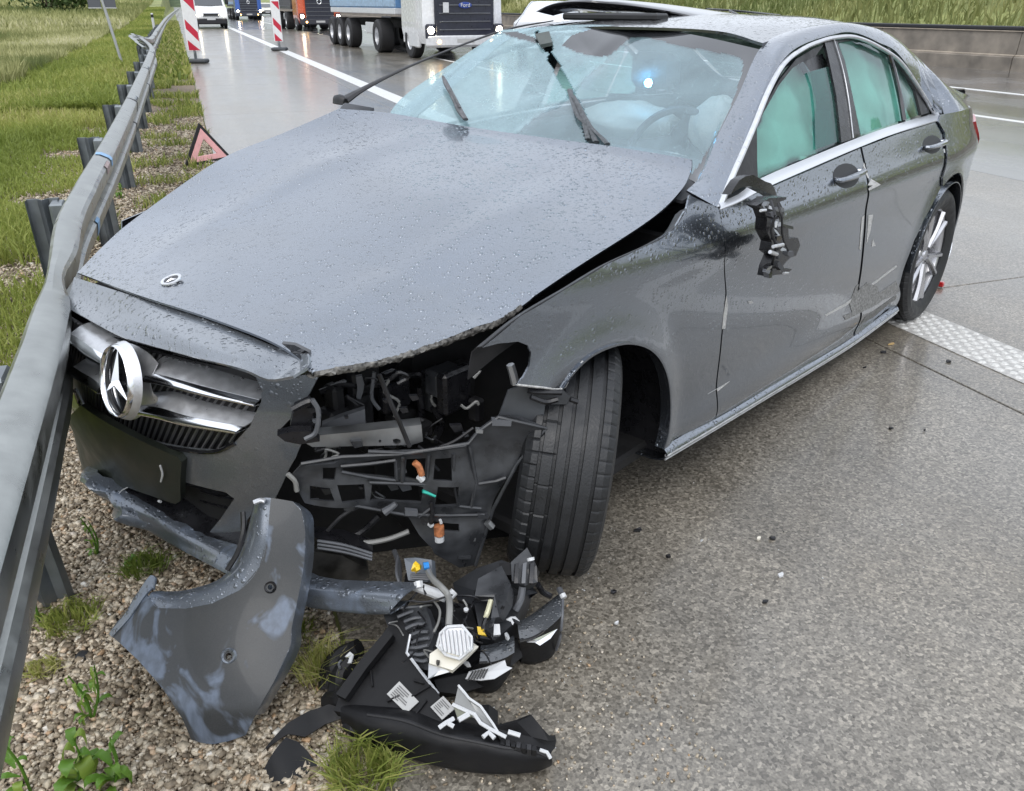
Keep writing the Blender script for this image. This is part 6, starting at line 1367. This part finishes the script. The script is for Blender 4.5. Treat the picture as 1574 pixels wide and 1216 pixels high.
slab_('bright_reflector', z8, [(935, 735, .09), (950, 705, .10), (1020, 690, .11), (1105, 655, .115), (1112, 680, .105), (1137, 688, .10), (1060, 735, .09), (1000, 742, .09)], .004, WHITEP)
for q in range(6): tb('reflector_groove', z8, [(945 + q * 13, 742 - q * 2, .096), (968 + q * 13, 702 - q * 3, .108)], .002, BLK, 5, curve=False)
tb('lens_tip', z8, [(1338, 350, .13), (1348, 372, .13)], .008, GREYP, 8, curve=False); tb('lens_tip_cap', z8, [(1350, 372, .135), (1358, 388, .13)], .008, WHITEP, 8, curve=False)
tb('lens_edge', z8, [(1352, 395, .13), (1350, 470, .115), (1340, 560, .06), (1325, 610, .02)], .004, GREYP, 6)
slab_('lamp_base', z8, [(800, 740, .05), (930, 690, .07), (1000, 640, .08), (1160, 560, .08), (1180, 640, .05), (1040, 760, .03), (900, 800, .03), (820, 790, .04)], .04, HBL)
slab_('lamp_base', z8, [(700, 420, .12), (850, 400, .14), (960, 420, .13), (1000, 560, .10), (930, 620, .10), (800, 640, .12), (740, 560, .12)], .10, HBL)
# crushed left end with its bracket
b = MB()
for L in ([(365, 760, .03), (370, 690, .06), (400, 640, .08), (450, 615, .09), (480, 600, .1)], [(380, 800, .03), (400, 720, .06), (450, 660, .08)], [(350, 830, .02), (400, 820, .05), (450, 760, .08)], [(345, 780, .01), (350, 700, .04), (385, 650, .06)]): b.tube(sp(z8, L), .022, 8)
b.build('crushed_end', HBL, hl_e, kind='stuff'); slab_('bright_tab', z8, [(418, 640, .10), (440, 618, .105), (455, 630, .105), (445, 665, .10), (430, 668, .095), (440, 645, .10)], .004, WHITEP); tb('bent_wire', z8, [(398, 690, .09), (392, 670, .09), (405, 655, .095)], .003, GREYP, 5)
rr = random.Random(21)
zone = z8((640, 440), (1130, 300), (1180, 500), (1000, 640), (820, 760), (700, 640))
for i in range(46):
    x, y = rr.uniform(600, 1180), rr.uniform(300, 800)
    if not inside(z8((x, y))[0], zone): continue
    a = rr.uniform(0, 3.14); l_ = rr.uniform(12, 42); t_ = rr.uniform(4, 13); z_ = .15 + rr.uniform(0, .05)
    slab_('broken_bit', z8, [(x + math.cos(a) * l_ * s1 - math.sin(a) * t_ * s2, y + math.sin(a) * l_ * s1 + math.cos(a) * t_ * s2, z_ + .012 * s1) for s1, s2 in ((-.5, -.4), (.3, -.7), (.6, .2), (.1, .8), (-.5, .5))], .008, [HBL, GRPANEL, BLK, HBL, GREYP, BLKM][i % 6] if i % 11 else WHITEP)
for i in range(16):
    x, y = rr.uniform(640, 1120), rr.uniform(330, 620); P = [(x, y, .17)]
    for q in range(3): x += rr.uniform(-45, 45); y += rr.uniform(-10, 50); P.append((x, y, .15 + rr.uniform(0, .07)))
    tb('cable', z8, P, .0017 + .001 * rr.random(), [BLKM, BLKM, HOSE, BLK][i % 4], 5)
for i in range(14):
    x, y = rr.uniform(360, 860), rr.uniform(480, 900)
    f = HP; p = z8((x, y))[0]
    if not inside(p, z8((420, 800), (600, 540), (690, 560), (740, 720), (830, 880), (520, 880))): continue
    c = f.pos(f.tr(*p)); b = MB(); e1_ = f.e1 * math.cos(i) + f.e2 * math.sin(i); b.box(c + f.n * .004, (.02 + .03 * rr.random(), .004, .008), [e1_, np.cross(f.n, e1_), f.n], .001); b.build('housing_fin', HBL, hl_e)
# torn liner piece on the gravel
ln = empty('torn_arch_liner', gz(455, 1190), 'torn matt black arch liner scrap lying on gravel left of the headlamp', 'plastic liner')
panel('liner_strip', z8((62, 1052), (110, 1000), (180, 925), (260, 870), (345, 838), (420, 860), (400, 900), (330, 925), (250, 985), (180, 975), (110, 1020)), fplane(gz(400, 1156, .01), gz(500, 1085, .06), gz(430, 1170, .0), lambda a, b: .012 * math.sin(a * 30)), HBL, ln, t=.005, step=.02, edge=.02)
panel('liner_flap', z8((165, 985), (215, 1000), (255, 1040), (300, 1105), (345, 1170), (335, 1190), (260, 1150), (200, 1160), (150, 1216), (100, 1225), (48, 1180), (75, 1120), (120, 1050)), fplane(gz(405, 1200, .005), gz(500, 1195, .01), gz(440, 1135, .045), lambda a, b: .01 * math.sin(a * 40 + b * 20)), HBL, ln, t=.004, step=.02, edge=.02)

# ------------------------------------------------------------------ fragments on the shoulder
def chip(px, py, sx, m, label, seed, tall=.006):
    r = random.Random(seed); c = gz(px, py); n = 6; a0 = r.uniform(0, 3); P = [c + np.array([math.cos(a0 + i) * sx * r.uniform(.5, 1) * 1.0, math.sin(a0 + i) * sx * r.uniform(.25, .6), tall + .005 * r.random()]) for i in np.linspace(0, 5.3, n)]
    b = MB(); b.plate(P, UP, tall); o = b.build('plastic_fragment', m, None, False); tag(o, label, 'fragment', 'fragments scattered on the hard shoulder'); return o
for i, (x, y, s_, m, lb) in enumerate([(980, 816, .020, BLKM, 'long black sliver right of the front tyre foot'), (1027, 857, .012, BLK, 'small black chip below the long sliver'), (943, 912, .012, BLK, 'black chip just right of the lens barrel'), (1175, 927, .012, BLKM, 'flat black flake left of the white chip pair'), (1369, 660, .013, BLK, 'black chip near the long slab joint'), (1421, 663, .007, BLK, 'tiny black speck right of the joint chip'),
     (1329, 566, .012, BLK, 'black chip in the car shadow below the sill end'), (1357, 543, .022, BLKM, 'dark sliver lying on the slab joint'), (1458, 557, .02, BLKM, 'thin dark sliver between joint and studded line'), (1187, 829, .016, BLKM, 'black curl behind the cream crumb'), (1200, 886, .013, WHITEP, 'white chip standing alone on the shoulder'), (948, 960, .009, WHITEP, 'white speck below the black chips near the lamp'), (1166, 830, .010, CREAM, 'cream crumb left of the black curl'), (1078, 833, .006, WHITEP, 'tiny white speck between the front tyre and the cream crumb'), (1370, 530, .020, mat('amber_pebble', (.52, .36, .16), .6), 'round amber coloured pebble near the studded line'), (838, 1012, .015, BLK, 'dark crumb touching the lens barrel')]):
    chip(x, y, s_, m, lb, 70 + i)
b = MB(); c = gz(1440, 441); b.box(c + UP * .02, (.07, .03, .03), [LF, BK, UP], .006); o = b.build('red_lamp_fragment', REDL); tag(o, 'red lamp fragment on the joint behind the rear wheel', 'fragment')
b = MB(); b.lathe([(0, .018), (.012, .016), (.02, .008), (.018, 0)], gz(128, 1012), (0, 0, 1), 9); o = b.build('dark_pebble', BLKM); tag(o, 'dark pebble on the pale gravel near the bumper corner', 'pebble')

# ------------------------------------------------------------------ warning triangle
tri = empty('warning_triangle', gz(322, 250), 'folding red and white warning triangle with black edge on the verge behind the bonnet', 'warning triangle')
PINK = mat('pink_white_reflector', (.90, .47, .46), .3, noise=.1)
ap = gz(306, 189, .47); lb_, rb_ = gz(284, 257, .02), gz(357, 243, .02)
sc_ = (9.3 - 0) ; apx = None
A_, B2 = gz(284, 257, .01), gz(357, 243, .01); mp_ = (A_ + B2) / 2; tt_ = ray(306, 189); tnn = np.cross(B2 - A_, UP); tnn /= np.linalg.norm(tnn); tnn = tnn if tnn @ (CAM - mp_) > 0 else -tnn
C3 = CAM + tt_ * (((mp_ - CAM) @ tnn) / (tt_ @ tnn)); cen = (A_ + B2 + C3) / 3
def tri_ring(k0, k1, name, m, d):
    o_ = [cen + (p - cen) * k0 for p in (A_, B2, C3)]; i_ = [cen + (p - cen) * k1 for p in (A_, B2, C3)]
    for a in range(3):
        b = MB(); c = (a + 1) % 3; b.plate([o_[a] + tnn * d, o_[c] + tnn * d, i_[c] + tnn * d, i_[a] + tnn * d], tnn, .012); b.build(name, m, tri)
tri_ring(1.0, .80, 'black_edge', BLKM, 0); tri_ring(.795, .42, 'reflector_bar', PINK, .004)
b = MB(); b.tube([cen - UP * .1, mp_ - tnn * .2 + UP * .01], .008, 6, curve=False); b.tube([mp_ - tnn * .25 + UP * .012, mp_ + tnn * .15 + UP * .012], .01, 6, curve=False); b.build('stand', SATIN, tri)

# ------------------------------------------------------------------ beacons, sign, delineator
RED = mat('red_reflective', (.50, .02, .05), .35); WHT = mat('white_reflective', (.72, .72, .72), .4, noise=.05)
def beacon(px, py, hpx, wpx, slope, label):
    g = gz(px, py); dist = (g - CAM) @ FWD; k = dist / F; W = wpx * k; Hh = hpx * k * 1.07; z0 = .22 * Hh / 1.0
    e = empty('roadworks_beacon', g, label, 'beacon', 'striped roadworks beacons on the shoulder'); ex_ = dh / np.linalg.norm(dh); ny = np.cross(ex_, UP); ny = ny if ny @ (CAM - g) > 0 else -ny
    b = MB(); b.box(g + UP * (z0 + Hh / 2), (W, .03, Hh), [ex_, ny, UP], .01); brd = b.build('board', WHT, e)
    m_ = W * .12
    for q in range(3):
        zt = z0 + Hh * (.97 - q * .38); pts = []
        rect = [(-W / 2 + m_, z0 + Hh * .02), (W / 2 - m_ * .5, z0 + Hh * .02), (W / 2 - m_ * .5, z0 + Hh * .98), (-W / 2 + m_, z0 + Hh * .98)]
        a, c_ = -W / 2 + m_, W / 2 - m_ * .5; dz = (c_ - a) * 1.05
        pl = [(a, zt), (c_, zt - dz), (c_, zt - dz - Hh * .16 if q else zt), (a, zt - Hh * .16 if q < 2 else max(rect[0][1], zt - Hh * .2))] if q else [(a, zt), (c_, zt), (c_, zt - dz)]
        if q: pl = [(a, zt), (c_, zt - dz), (c_, zt - dz - Hh * .17), (a, zt - Hh * .17)]
        pl = [(x, max(z, rect[0][1])) for x, z in pl]
        if q == 2: pl = [(a, zt), (c_, max(zt - dz, rect[0][1])), (a, rect[0][1])]
        b = MB(); b.plate([g + ex_ * x + UP * z + ny * .018 for x, z in pl], ny, .003); b.build('red_stripe', RED, brd)
    b = MB(); b.box(g + UP * z0 * .5, (.06, .05, z0 + .05), [ex_, ny, UP]); b.build('foot_post', GALVD, e)
    b = MB(); b.box(g + UP * .055, (W * 1.65, .40, .10), [ex_, ny, UP], .03); b.build('foot_plate', mat('recycled_rubber', (.06, .065, .07), .7), e)
beacon(302, 97, 71, 21, 1, 'nearer striped beacon at the slab edge beside the guardrail'); beacon(430, 78, 54, 13.5, 1, 'farther striped beacon standing on the white edge line')
sg = gz(190, 105); sg[2] = gh(sg[0], sg[1]); dk = ((sg - CAM) @ FWD) / F
se = empty('verge_sign', sg, 'small two plate grey sign seen from behind on a leaning pole in the meadow', 'sign')
tp2 = sg - dh * 15 * dk + UP * 104 * dk; b = MB(); b.tube([sg, tp2], .035, 10, curve=False); b.build('pole', mat('pale_pole', (.42, .43, .43), .5, metal=.5), se)
for s0 in (-1, 1):
    b = MB(); b.box(tp2 - UP * 10 * dk + dh * s0 * 11 * dk, (19 * dk, .02, 19 * dk), [dh, np.cross(UP, dh), UP], .004); b.build('plate', mat('dark_sign_back', (.09, .095, .11), .5), se)
    b = MB(); 
    for z_ in (-1, 1): b.box(tp2 - UP * 10 * dk + dh * s0 * 11 * dk + UP * z_ * 9.8 * dk, (20 * dk, .03, .02), [dh, np.cross(UP, dh), UP]); 
    b.build('plate_rim', mat('pale_rim', (.5, .5, .5), .5), se, kind='stuff')
dp = np.array([-1.1, 52, gh(-1.1, 52)]); de = empty('delineator_post', dp, 'white delineator post with black band behind the far guardrail', 'post')
b = MB(); b.box(dp + UP * .5, (.13, .10, 1.0), bev=.03); b.build('post_body', WHITEP, de); b = MB(); b.box(dp + UP * .86, (.135, .105, .2), bev=.03); b.build('black_band', BLKM, de)
for i, (x_, y_) in enumerate([(-8.8, 40), (-11.2, 45)]):
    b = MB(); z_ = gh(x_, y_); b.tube([(x_, y_, z_ - .1), (x_ + .02, y_, z_ + 1.7)], .05, 8, curve=False); o = b.build('fence_post', mat('grey_wood', (.25, .24, .21), .9, noise=.3)); tag(o, ['grey wooden field post between the sign and the corner bush', 'grey wooden field post beside the dark corner bush'][i], 'fence post')

# ------------------------------------------------------------------ traffic
TGL = mat('dark_vehicle_glass', (.03, .035, .04), .05, coat=1); TYR = mat('far_tyre', (.02, .02, .022), .7); LMP = mat('lit_headlamp', (.9, .9, .85), .3, emit=(1, .86, .62), estr=26); LMPO = mat('lit_orange_lamp', (.9, .5, .1), .3, emit=(1, .55, .16), estr=10)
UNL = mat('clear_lamp', (.55, .56, .57), .15, coat=1)
class Veh:
    def __init__(s, name, x, y, yaw, label, cat, z=0):
        s.o = np.array([x, y, z], float); a = math.radians(yaw); s.f = np.array([math.sin(a) * -1, -math.cos(a), 0]); s.r = np.array([-s.f[1], s.f[0], 0]) * 1.0; s.e = empty(name, s.o, label, cat)
    def P(s, f, r, z): return s.o + s.f * f + s.r * r + UP * z
    def box(s, name, f, r, z, sf, sr, sz, m, bev=.03, par=None):
        b = MB(); b.box(s.P(f, r, z), (sf, sr, sz), [s.f, s.r, UP], bev); return b.build(name, m, par or s.e)
    def loft(s, name, rows, m, nu=16, nv=9, t=.02, par=None, away=None, ang=38, curve=True): return loft(name, [[s.P(*p) for p in r_] for r_ in rows], m, par or s.e, nu, nv, t, away=s.P(*(away or (-2, 0, 1))), ang=ang, curve=curve)
    def wheel(s, f, r, R, W, par=None):
        sg = 1 if r > 0 else -1; e = empty('wheel', s.P(f, r, R)); e.parent = s.e; e.matrix_basis = wmat(s.e).inverted() @ Matrix.Translation(Vector(s.P(f, r, R)))
        b = MB(); b.lathe([(R * .55, -W / 2), (R * .9, -W / 2), (R, -W * .38), (R, W * .38), (R * .9, W / 2), (R * .55, W / 2)], s.P(f, r, R), s.r * sg, 28); b.build('tyre', TYR, e)
        b = MB(); b.lathe([(0, W * .1), (R * .2, W * .25), (R * .3, W * .05), (R * .5, W * .1), (R * .56, W * .45)], s.P(f, r, R), s.r * sg, 20); b.build('rim', SATIN, e)
def lorry(x, y, yaw, label, cabc, lowc, trailc, tl, lit=True, cat='lorry', grille_dark=True, badge=False, z=0):
    v = Veh('lorry', x, y, yaw, label, cat, z); cm = mat('cab_paint', cabc, .25, coat=.8, noise=.05); lm = mat('cab_lower_paint', lowc, .4, noise=.1); tm = mat('trailer_side', trailc, .6, noise=.25, nscale=2, bump=.2, bscale=3)
    W = 1.22
    rows = []
    for z_, f0, wz in ((.42, .05, 1.12), (.75, .0, W), (1.3, .02, W), (2.0, .06, W), (2.7, .16, W * .99), (3.3, .30, W * .97), (3.6, .55, W * .92)):
        rows.append([(-2.0, -wz, z_), (-.35 - f0, -wz, z_), (-f0 - .04, -wz * .86, z_), (-f0, 0, z_), (-f0 - .04, wz * .86, z_), (-.35 - f0, wz, z_), (-2.0, wz, z_)])
    v.loft('cab', rows, cm, nu=44, nv=25, t=.03, away=(-1.2, 0, 1.8), curve=True)
    v.box('cab_back', -2.02, 0, 1.9, .06, 2.36, 3.0, cm); v.box('cab_roof', -1.3, 0, 3.62, 1.5, 2.2, .06, cm)
    v.loft('windscreen', [[(-.035, -1.02, 2.08), (.02, 0, 2.08), (-.035, 1.02, 2.08)], [(-.26, -.98, 3.0), (-.2, 0, 3.0), (-.26, .98, 3.0)]], TGL, nu=14, nv=5, t=.03)
    gm = mat('dark_cab_grille', (.02, .022, .035), .35, noise=.2); g = v.box('grille', .03, 0, 1.02 if badge else 1.25, .10, 1.80 if badge else 1.62, 1.25 if badge else 1.35, gm, .06)
    for q in range(5): v.box('grille_bar', .09, 0, (.58 if badge else .82) + q * .21, .03, 1.55, .03, GREYP if cabc[0] > .4 else GALVD, .01, g)
    bum = v.box('bumper', .03, 0, .50, .16, 2.36, .34, lm, .06)
    for s_ in (-1, 1):
        v.box('lamp_surround', .05, s_ * 1.04, .74, .09, .30, .40, gm, .05); hl = v.box('headlight', .06, s_ * 1.04, .78, .11, .24, .22, UNL, .05)
        if lit: b = MB(); b.lathe([(0, .01), (.085, .006), (.095, 0)], v.P(.12, s_ * 1.04, .78), v.f, 20); b.build('bulb', LMP, hl)
        if lit: b = MB(); b.lathe([(0, .01), (.05, 0)], v.P(.12, s_ * .80, .48), v.f, 16); b.build('fog_lamp', LMPO, hl)
        v.box('mirror', -.1, s_ * 1.42, 2.5, .16, .20, .75, BLKM, .05); v.box('side_window', -.9, s_ * 1.235, 2.45, .8, .03, .7, TGL, .02)
        v.box('step', -1.0, s_ * 1.16, .55, .9, .12, .5, lm, .04)
    b = MB(); c = v.P(.115, 0, .50); b.plate([c + v.r * a + UP * d for a, d in ((-.26, -.055), (.26, -.055), (.26, .055), (-.26, .055))], v.f, .012); b.build('number_plate', LABEL, v.e)
    if badge:
        b = MB(); b.lathe([(0, .012), (.18, .008), (.20, 0)], v.P(.105, 0, 1.42), v.f, 28); V = b.V[0]; c0 = v.P(.105, 0, 1.42); V[:, 2] = c0[2] + (V[:, 2] - c0[2]) * .42; bo = b.build('oval_badge', mat('blue_badge', (.02, .05, .25), .3), v.e)
        cu = bpy.data.curves.new('lettering', 'FONT'); cu.body = 'Ford'; cu.size = .15; cu.align_x = 'CENTER'; cu.align_y = 'CENTER'; cu.extrude = .002; cu.materials.append(WHITEP); to = bpy.data.objects.new('lettering', cu); S.collection.objects.link(to)
        rx = np.cross(UP, v.f); M = Matrix(((rx[0], 0, v.f[0], 0), (rx[1], 0, v.f[1], 0), (rx[2], 1, v.f[2], 0), (0, 0, 0, 1))); M.translation = Vector(v.P(.125, 0, 1.42))
        bpy.context.view_layer.update(); me_ = bpy.data.meshes.new_from_object(to.evaluated_get(bpy.context.evaluated_depsgraph_get())); bpy.data.objects.remove(to); to = bpy.data.objects.new('lettering', me_); S.collection.objects.link(to); to.parent = bo; to.matrix_basis = wmat(bo).inverted() @ M
        v.box('paper_card', .115, .58 * (1 if (v.r @ RGT) < 0 else -1), 1.36, .02, .17, .26, WHITEP, .005)
    else:
        b = MB(); b.lathe([(.10, .02), (.12, .03), (.14, .02)], v.P(.08, 0, 1.55), v.f, 20); b.build('round_badge', CHROME, v.e)
    v.wheel(-1.35, 1.05, .5, .32); v.wheel(-1.35, -1.05, .5, .32)
    v.box('chassis', -(tl / 2 + 1.8), 0, .85, tl + 1.5, .9, .25, DARK, .02)
    v.wheel(-4.6, 1.05, .5, .5); v.wheel(-4.6, -1.05, .5, .5)
    v.box('load_bed', -(2.6 + tl / 2), 0, 1.25, tl, 2.5, .18, lm, .02)
    tb_ = v.box('load_side', -(2.6 + tl / 2), 0, 2.6, tl, 2.48, 2.6, tm, .05)
    if trailc[2] > .2:
        for q in range(10): v.box('tarpaulin_fold', -(2.9 + q * (tl - .6) / 9), (1.25 if True else 0), 2.4, .05, .03, 2.1, tm, .01, tb_); v.box('tarpaulin_fold', -(2.9 + q * (tl - .6) / 9), -1.25, 2.4, .05, .03, 2.1, tm, .01, tb_)
        v.box('pale_stripe', -(2.6 + tl / 2), 0, 1.48, tl - .02, 2.53, .22, mat('pale_blue_board', (.30, .42, .55), .6, noise=.2), .01)
    for q in range(3):
        for s_ in (1, -1): v.wheel(-(2.6 + tl * .72) - q * 1.3, s_ * 1.02, .5, .42)
    v.box('side_guard', -(2.6 + tl * .35), -1.15, .72, 1.6, .05, .35, WHITEP if cabc[0] > .4 else GALVD, .02); v.box('side_guard', -(2.6 + tl * .35), 1.15, .72, 1.6, .05, .35, WHITEP if cabc[0] > .4 else GALVD, .02)
    return v
def at_row(px, ybase, dist):   # ground point under picture column px at travel distance dist
    d = ray(px, 60); k = dist / d[1]; return d[0] * k, dist
x0, y0 = at_row(714, 0, 25.0); lorry(x0, y0, -4, 'white lorry with blue tarpaulin trailer and big dark grille in the traffic queue', (.72, .73, .74), (.60, .61, .62), (.10, .22, .42), 8.4, True, badge=True)
x0, y0 = at_row(495, 0, 54); lorry(x0, y0, -2, 'orange red lorry with lit headlamps behind the white lorry', (.52, .08, .02), (.035, .036, .045), (.06, .06, .065), 8)
x0, y0 = at_row(388, 0, 92); lorry(x0, y0, -1, 'distant blue lorry with lit lamps between van and striped beacon', (.03, .10, .38), (.04, .045, .06), (.3, .3, .32), 8)
def small(name, x, y, yaw, label, cat, L, W, Hh, col, van=False, lowcol=None, lit=True):
    v = Veh(name, x, y, yaw, label, cat); pm = mat('body_paint', col, .25, coat=.9, noise=.04); h = W / 2
    if van: prof = [(0, .35, .94), (.02, .75, 1), (-.15, 1.05, 1), (-.75, 1.28, .98), (-1.55, 2.0, .90), (-1.95, 2.28, .84), (-3.0, 2.42, .82), (-L, 2.40, .84), (-L, .4, .98)]
    else: prof = [(0, .35, .92), (.02, .62, .98), (-.2, .80, 1), (-1.1, .98, .98), (-1.9, Hh - .08, .76), (-2.4, Hh, .70), (-3.5, Hh, .70), (-L + .15, Hh - .35, .80), (-L, .85, .96), (-L, .35, .95)]
    rows = [[(f, s_ * k * h, z - .03 * (abs(s_) == 1) * (i > 2)) for s_ in (-1, -.8, 0, .8, 1)] for i, (f, z, k) in enumerate(prof)]
    v.loft('body', rows, pm, nu=18, nv=4 * len(rows), t=.02, away=(-L / 2, 0, .8), curve=True)
    for s_ in (-1, 1):      # flanks
        P = [(f, s_ * k * h, z) for f, z, k in prof] ; bt_ = [(f, s_ * h * .96, .30) for f, z, k in prof]; mdl = [(f, s_ * h * (1.0 if z > .7 else k), min(z, .95 if not van else 1.2)) for f, z, k in prof]
        v.loft('side_panel', [P, mdl, bt_], pm, nu=40, nv=7, t=.02, away=(-L / 2, 0, .8))
        zb, zt = (1.05, Hh - .12) if not van else (1.30, 2.05); 
        if van: v.loft('door_window', [[(-1.2, s_ * h * .995, zb), (-2.1, s_ * h * .995, zb)], [(-1.75, s_ * h * .92, zt), (-2.1, s_ * h * .92, zt)]], TGL, nu=4, nv=3, t=.03, curve=False)
        else:
            for a, c_ in ((-1.45, -2.35), (-2.42, -3.25), (-3.32, -3.95)):
                v.loft('door_window', [[(a, s_ * h * .99, zb - .02), (c_, s_ * h * .99, zb - .02)], [(min(a - .40, -1.95) if a > -2 else a, s_ * h * .775, zt), (c_, s_ * h * .775, zt)]], TGL, nu=4, nv=4, t=.03, curve=False)
        hl = v.box('headlight', -.03, s_ * h * .78, .80 if van else .68, .12, .24, .26 if van else .15, UNL, .05)
        if lit: b = MB(); b.lathe([(0, .01), (.07, .006), (.08, 0)], v.P(.04, s_ * h * .78, .80 if van else .68), v.f, 18); b.build('bulb', LMP, hl)
        v.box('mirror', -1.2 if van else -1.35, s_ * (h + .14), 1.55 if van else 1.05, .12, .2, .32 if van else .15, BLKM if van else pm, .04)
        v.wheel(-.85, s_ * (h - .12), .33, .22); v.wheel(-L + .9, s_ * (h - .12), .33, .22)
    if van: v.loft('windscreen', [[(-.80, -h * .86, 1.33), (-.74, 0, 1.33), (-.80, h * .86, 1.33)], [(-1.50, -h * .80, 2.0), (-1.44, 0, 2.0), (-1.50, h * .80, 2.0)]], TGL, nu=12, nv=5, t=.03)
    else: v.loft('windscreen', [[(-1.12, -h * .84, 1.0), (-1.05, 0, 1.0), (-1.12, h * .84, 1.0)], [(-1.85, -h * .70, Hh - .10), (-1.80, 0, Hh - .10), (-1.85, h * .70, Hh - .10)]], TGL, nu=12, nv=5, t=.03)
    v.box('lower_bumper', .02, 0, .42, .14, W * .96, .34 if van else .2, mat('dark_bumper', (.02, .02, .024), .5), .05)
    g = v.box('grille', .04, 0, .80 if van else .62, .06, W * .50, .24 if van else .14, SATIN, .03); v.box('grille_opening', .06, 0, .80 if van else .62, .05, W * .44, .15 if van else .09, BLKM, .02, g)
    b = MB(); c = v.P(.10, 0, .55 if van else .45); b.plate([c + v.r * a + UP * d for a, d in ((-.26, -.055), (.26, -.055), (.26, .055), (-.26, .055))], v.f, .012); b.build('number_plate', WHITEP, v.e)
    v.box('underside', -L / 2, 0, .32, L - .3, W * .85, .16, DARK, .02)
    return v
x0, y0 = at_row(329, 0, 62); vn = small('delivery_van', x0, y0, -1, 'white panel van driving up the hard shoulder with lit headlamps', 'van', 5.4, 2.02, 2.5, (.76, .77, .77), True)
x0, y0 = at_row(862, 0, 27); pc = small('police_car', x0 + .2, y0, -150, 'silver and blue estate car parked behind the wreck windscreen', 'car', 4.7, 1.86, 1.5, (.60, .62, .65), False, lit=False)
for s_ in (-1, 1): pc.box('blue_side_band', -2.3, s_ * .945, .78, 4.0, .012, .26, mat('police_blue', (.03, .10, .55), .35), .003)
x0, y0 = at_row(416, 0, 120); small('car', x0, y0, 0, 'distant pale car with lit lamps beside the orange lorry', 'car', 4.5, 1.8, 1.5, (.55, .52, .42))
# added glowing bead, stands in for a blue glint of unknown source
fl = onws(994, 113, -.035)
b = MB(); b.lathe([(0, .016), (.010, .013), (.016, .0), (.010, -.013), (0, -.016)], fl, (0, 0, 1), 16); o = b.build('blue_glint_standin', mat('added_blue_glow', (.1, .4, .9), .3, emit=(.12, .55, 1), estr=30)); tag(o, 'small glowing blue bead added behind the windscreen to stand in for a blue glint', 'glow stand-in')

# crumbs of broken plastic and glass swept round the lamp and the tyre
r = np.random.default_rng(77); n = 420
xy = np.concatenate([np.array(gz(700, 1060))[:2] + r.normal(0, 1, (260, 2)) * (.32, .22), np.array(gz(900, 900))[:2] + r.normal(0, 1, (160, 2)) * (.4, .35)])
k = xy[:, 0] > XE + .02; xy = xy[k]; n = len(xy); sz = .0016 + .0035 * r.beta(1, 4, n)
base_ = np.array([(1, 0, 0), (-.5, .8, 0), (-.5, -.8, 0), (0, 0, .8)])
V = base_[None] * (1 + r.uniform(-.4, .4, (n, 4, 3))) * sz[:, None, None]; th = r.uniform(0, 6.28, n)
X = V[:, :, 0] * np.cos(th)[:, None] - V[:, :, 1] * np.sin(th)[:, None]; Y = V[:, :, 0] * np.sin(th)[:, None] + V[:, :, 1] * np.cos(th)[:, None]
P = np.stack([X + xy[:, :1], Y + xy[:, 1:], np.maximum(V[:, :, 2], 0) + .001], 2).reshape(-1, 3)
T = (np.array([(0, 1, 3), (1, 2, 3), (2, 0, 3)])[None] + (np.arange(n) * 4)[:, None, None]).reshape(-1, 3)
mkbig('crumbs', P, T, rndmat('crumb_mix', [(0, (.015, .015, .016)), (.6, (.03, .03, .03)), (.72, (.45, .46, .46)), (1, (.6, .6, .58))], .3), None, np.repeat(r.uniform(0, 1, n), 4))
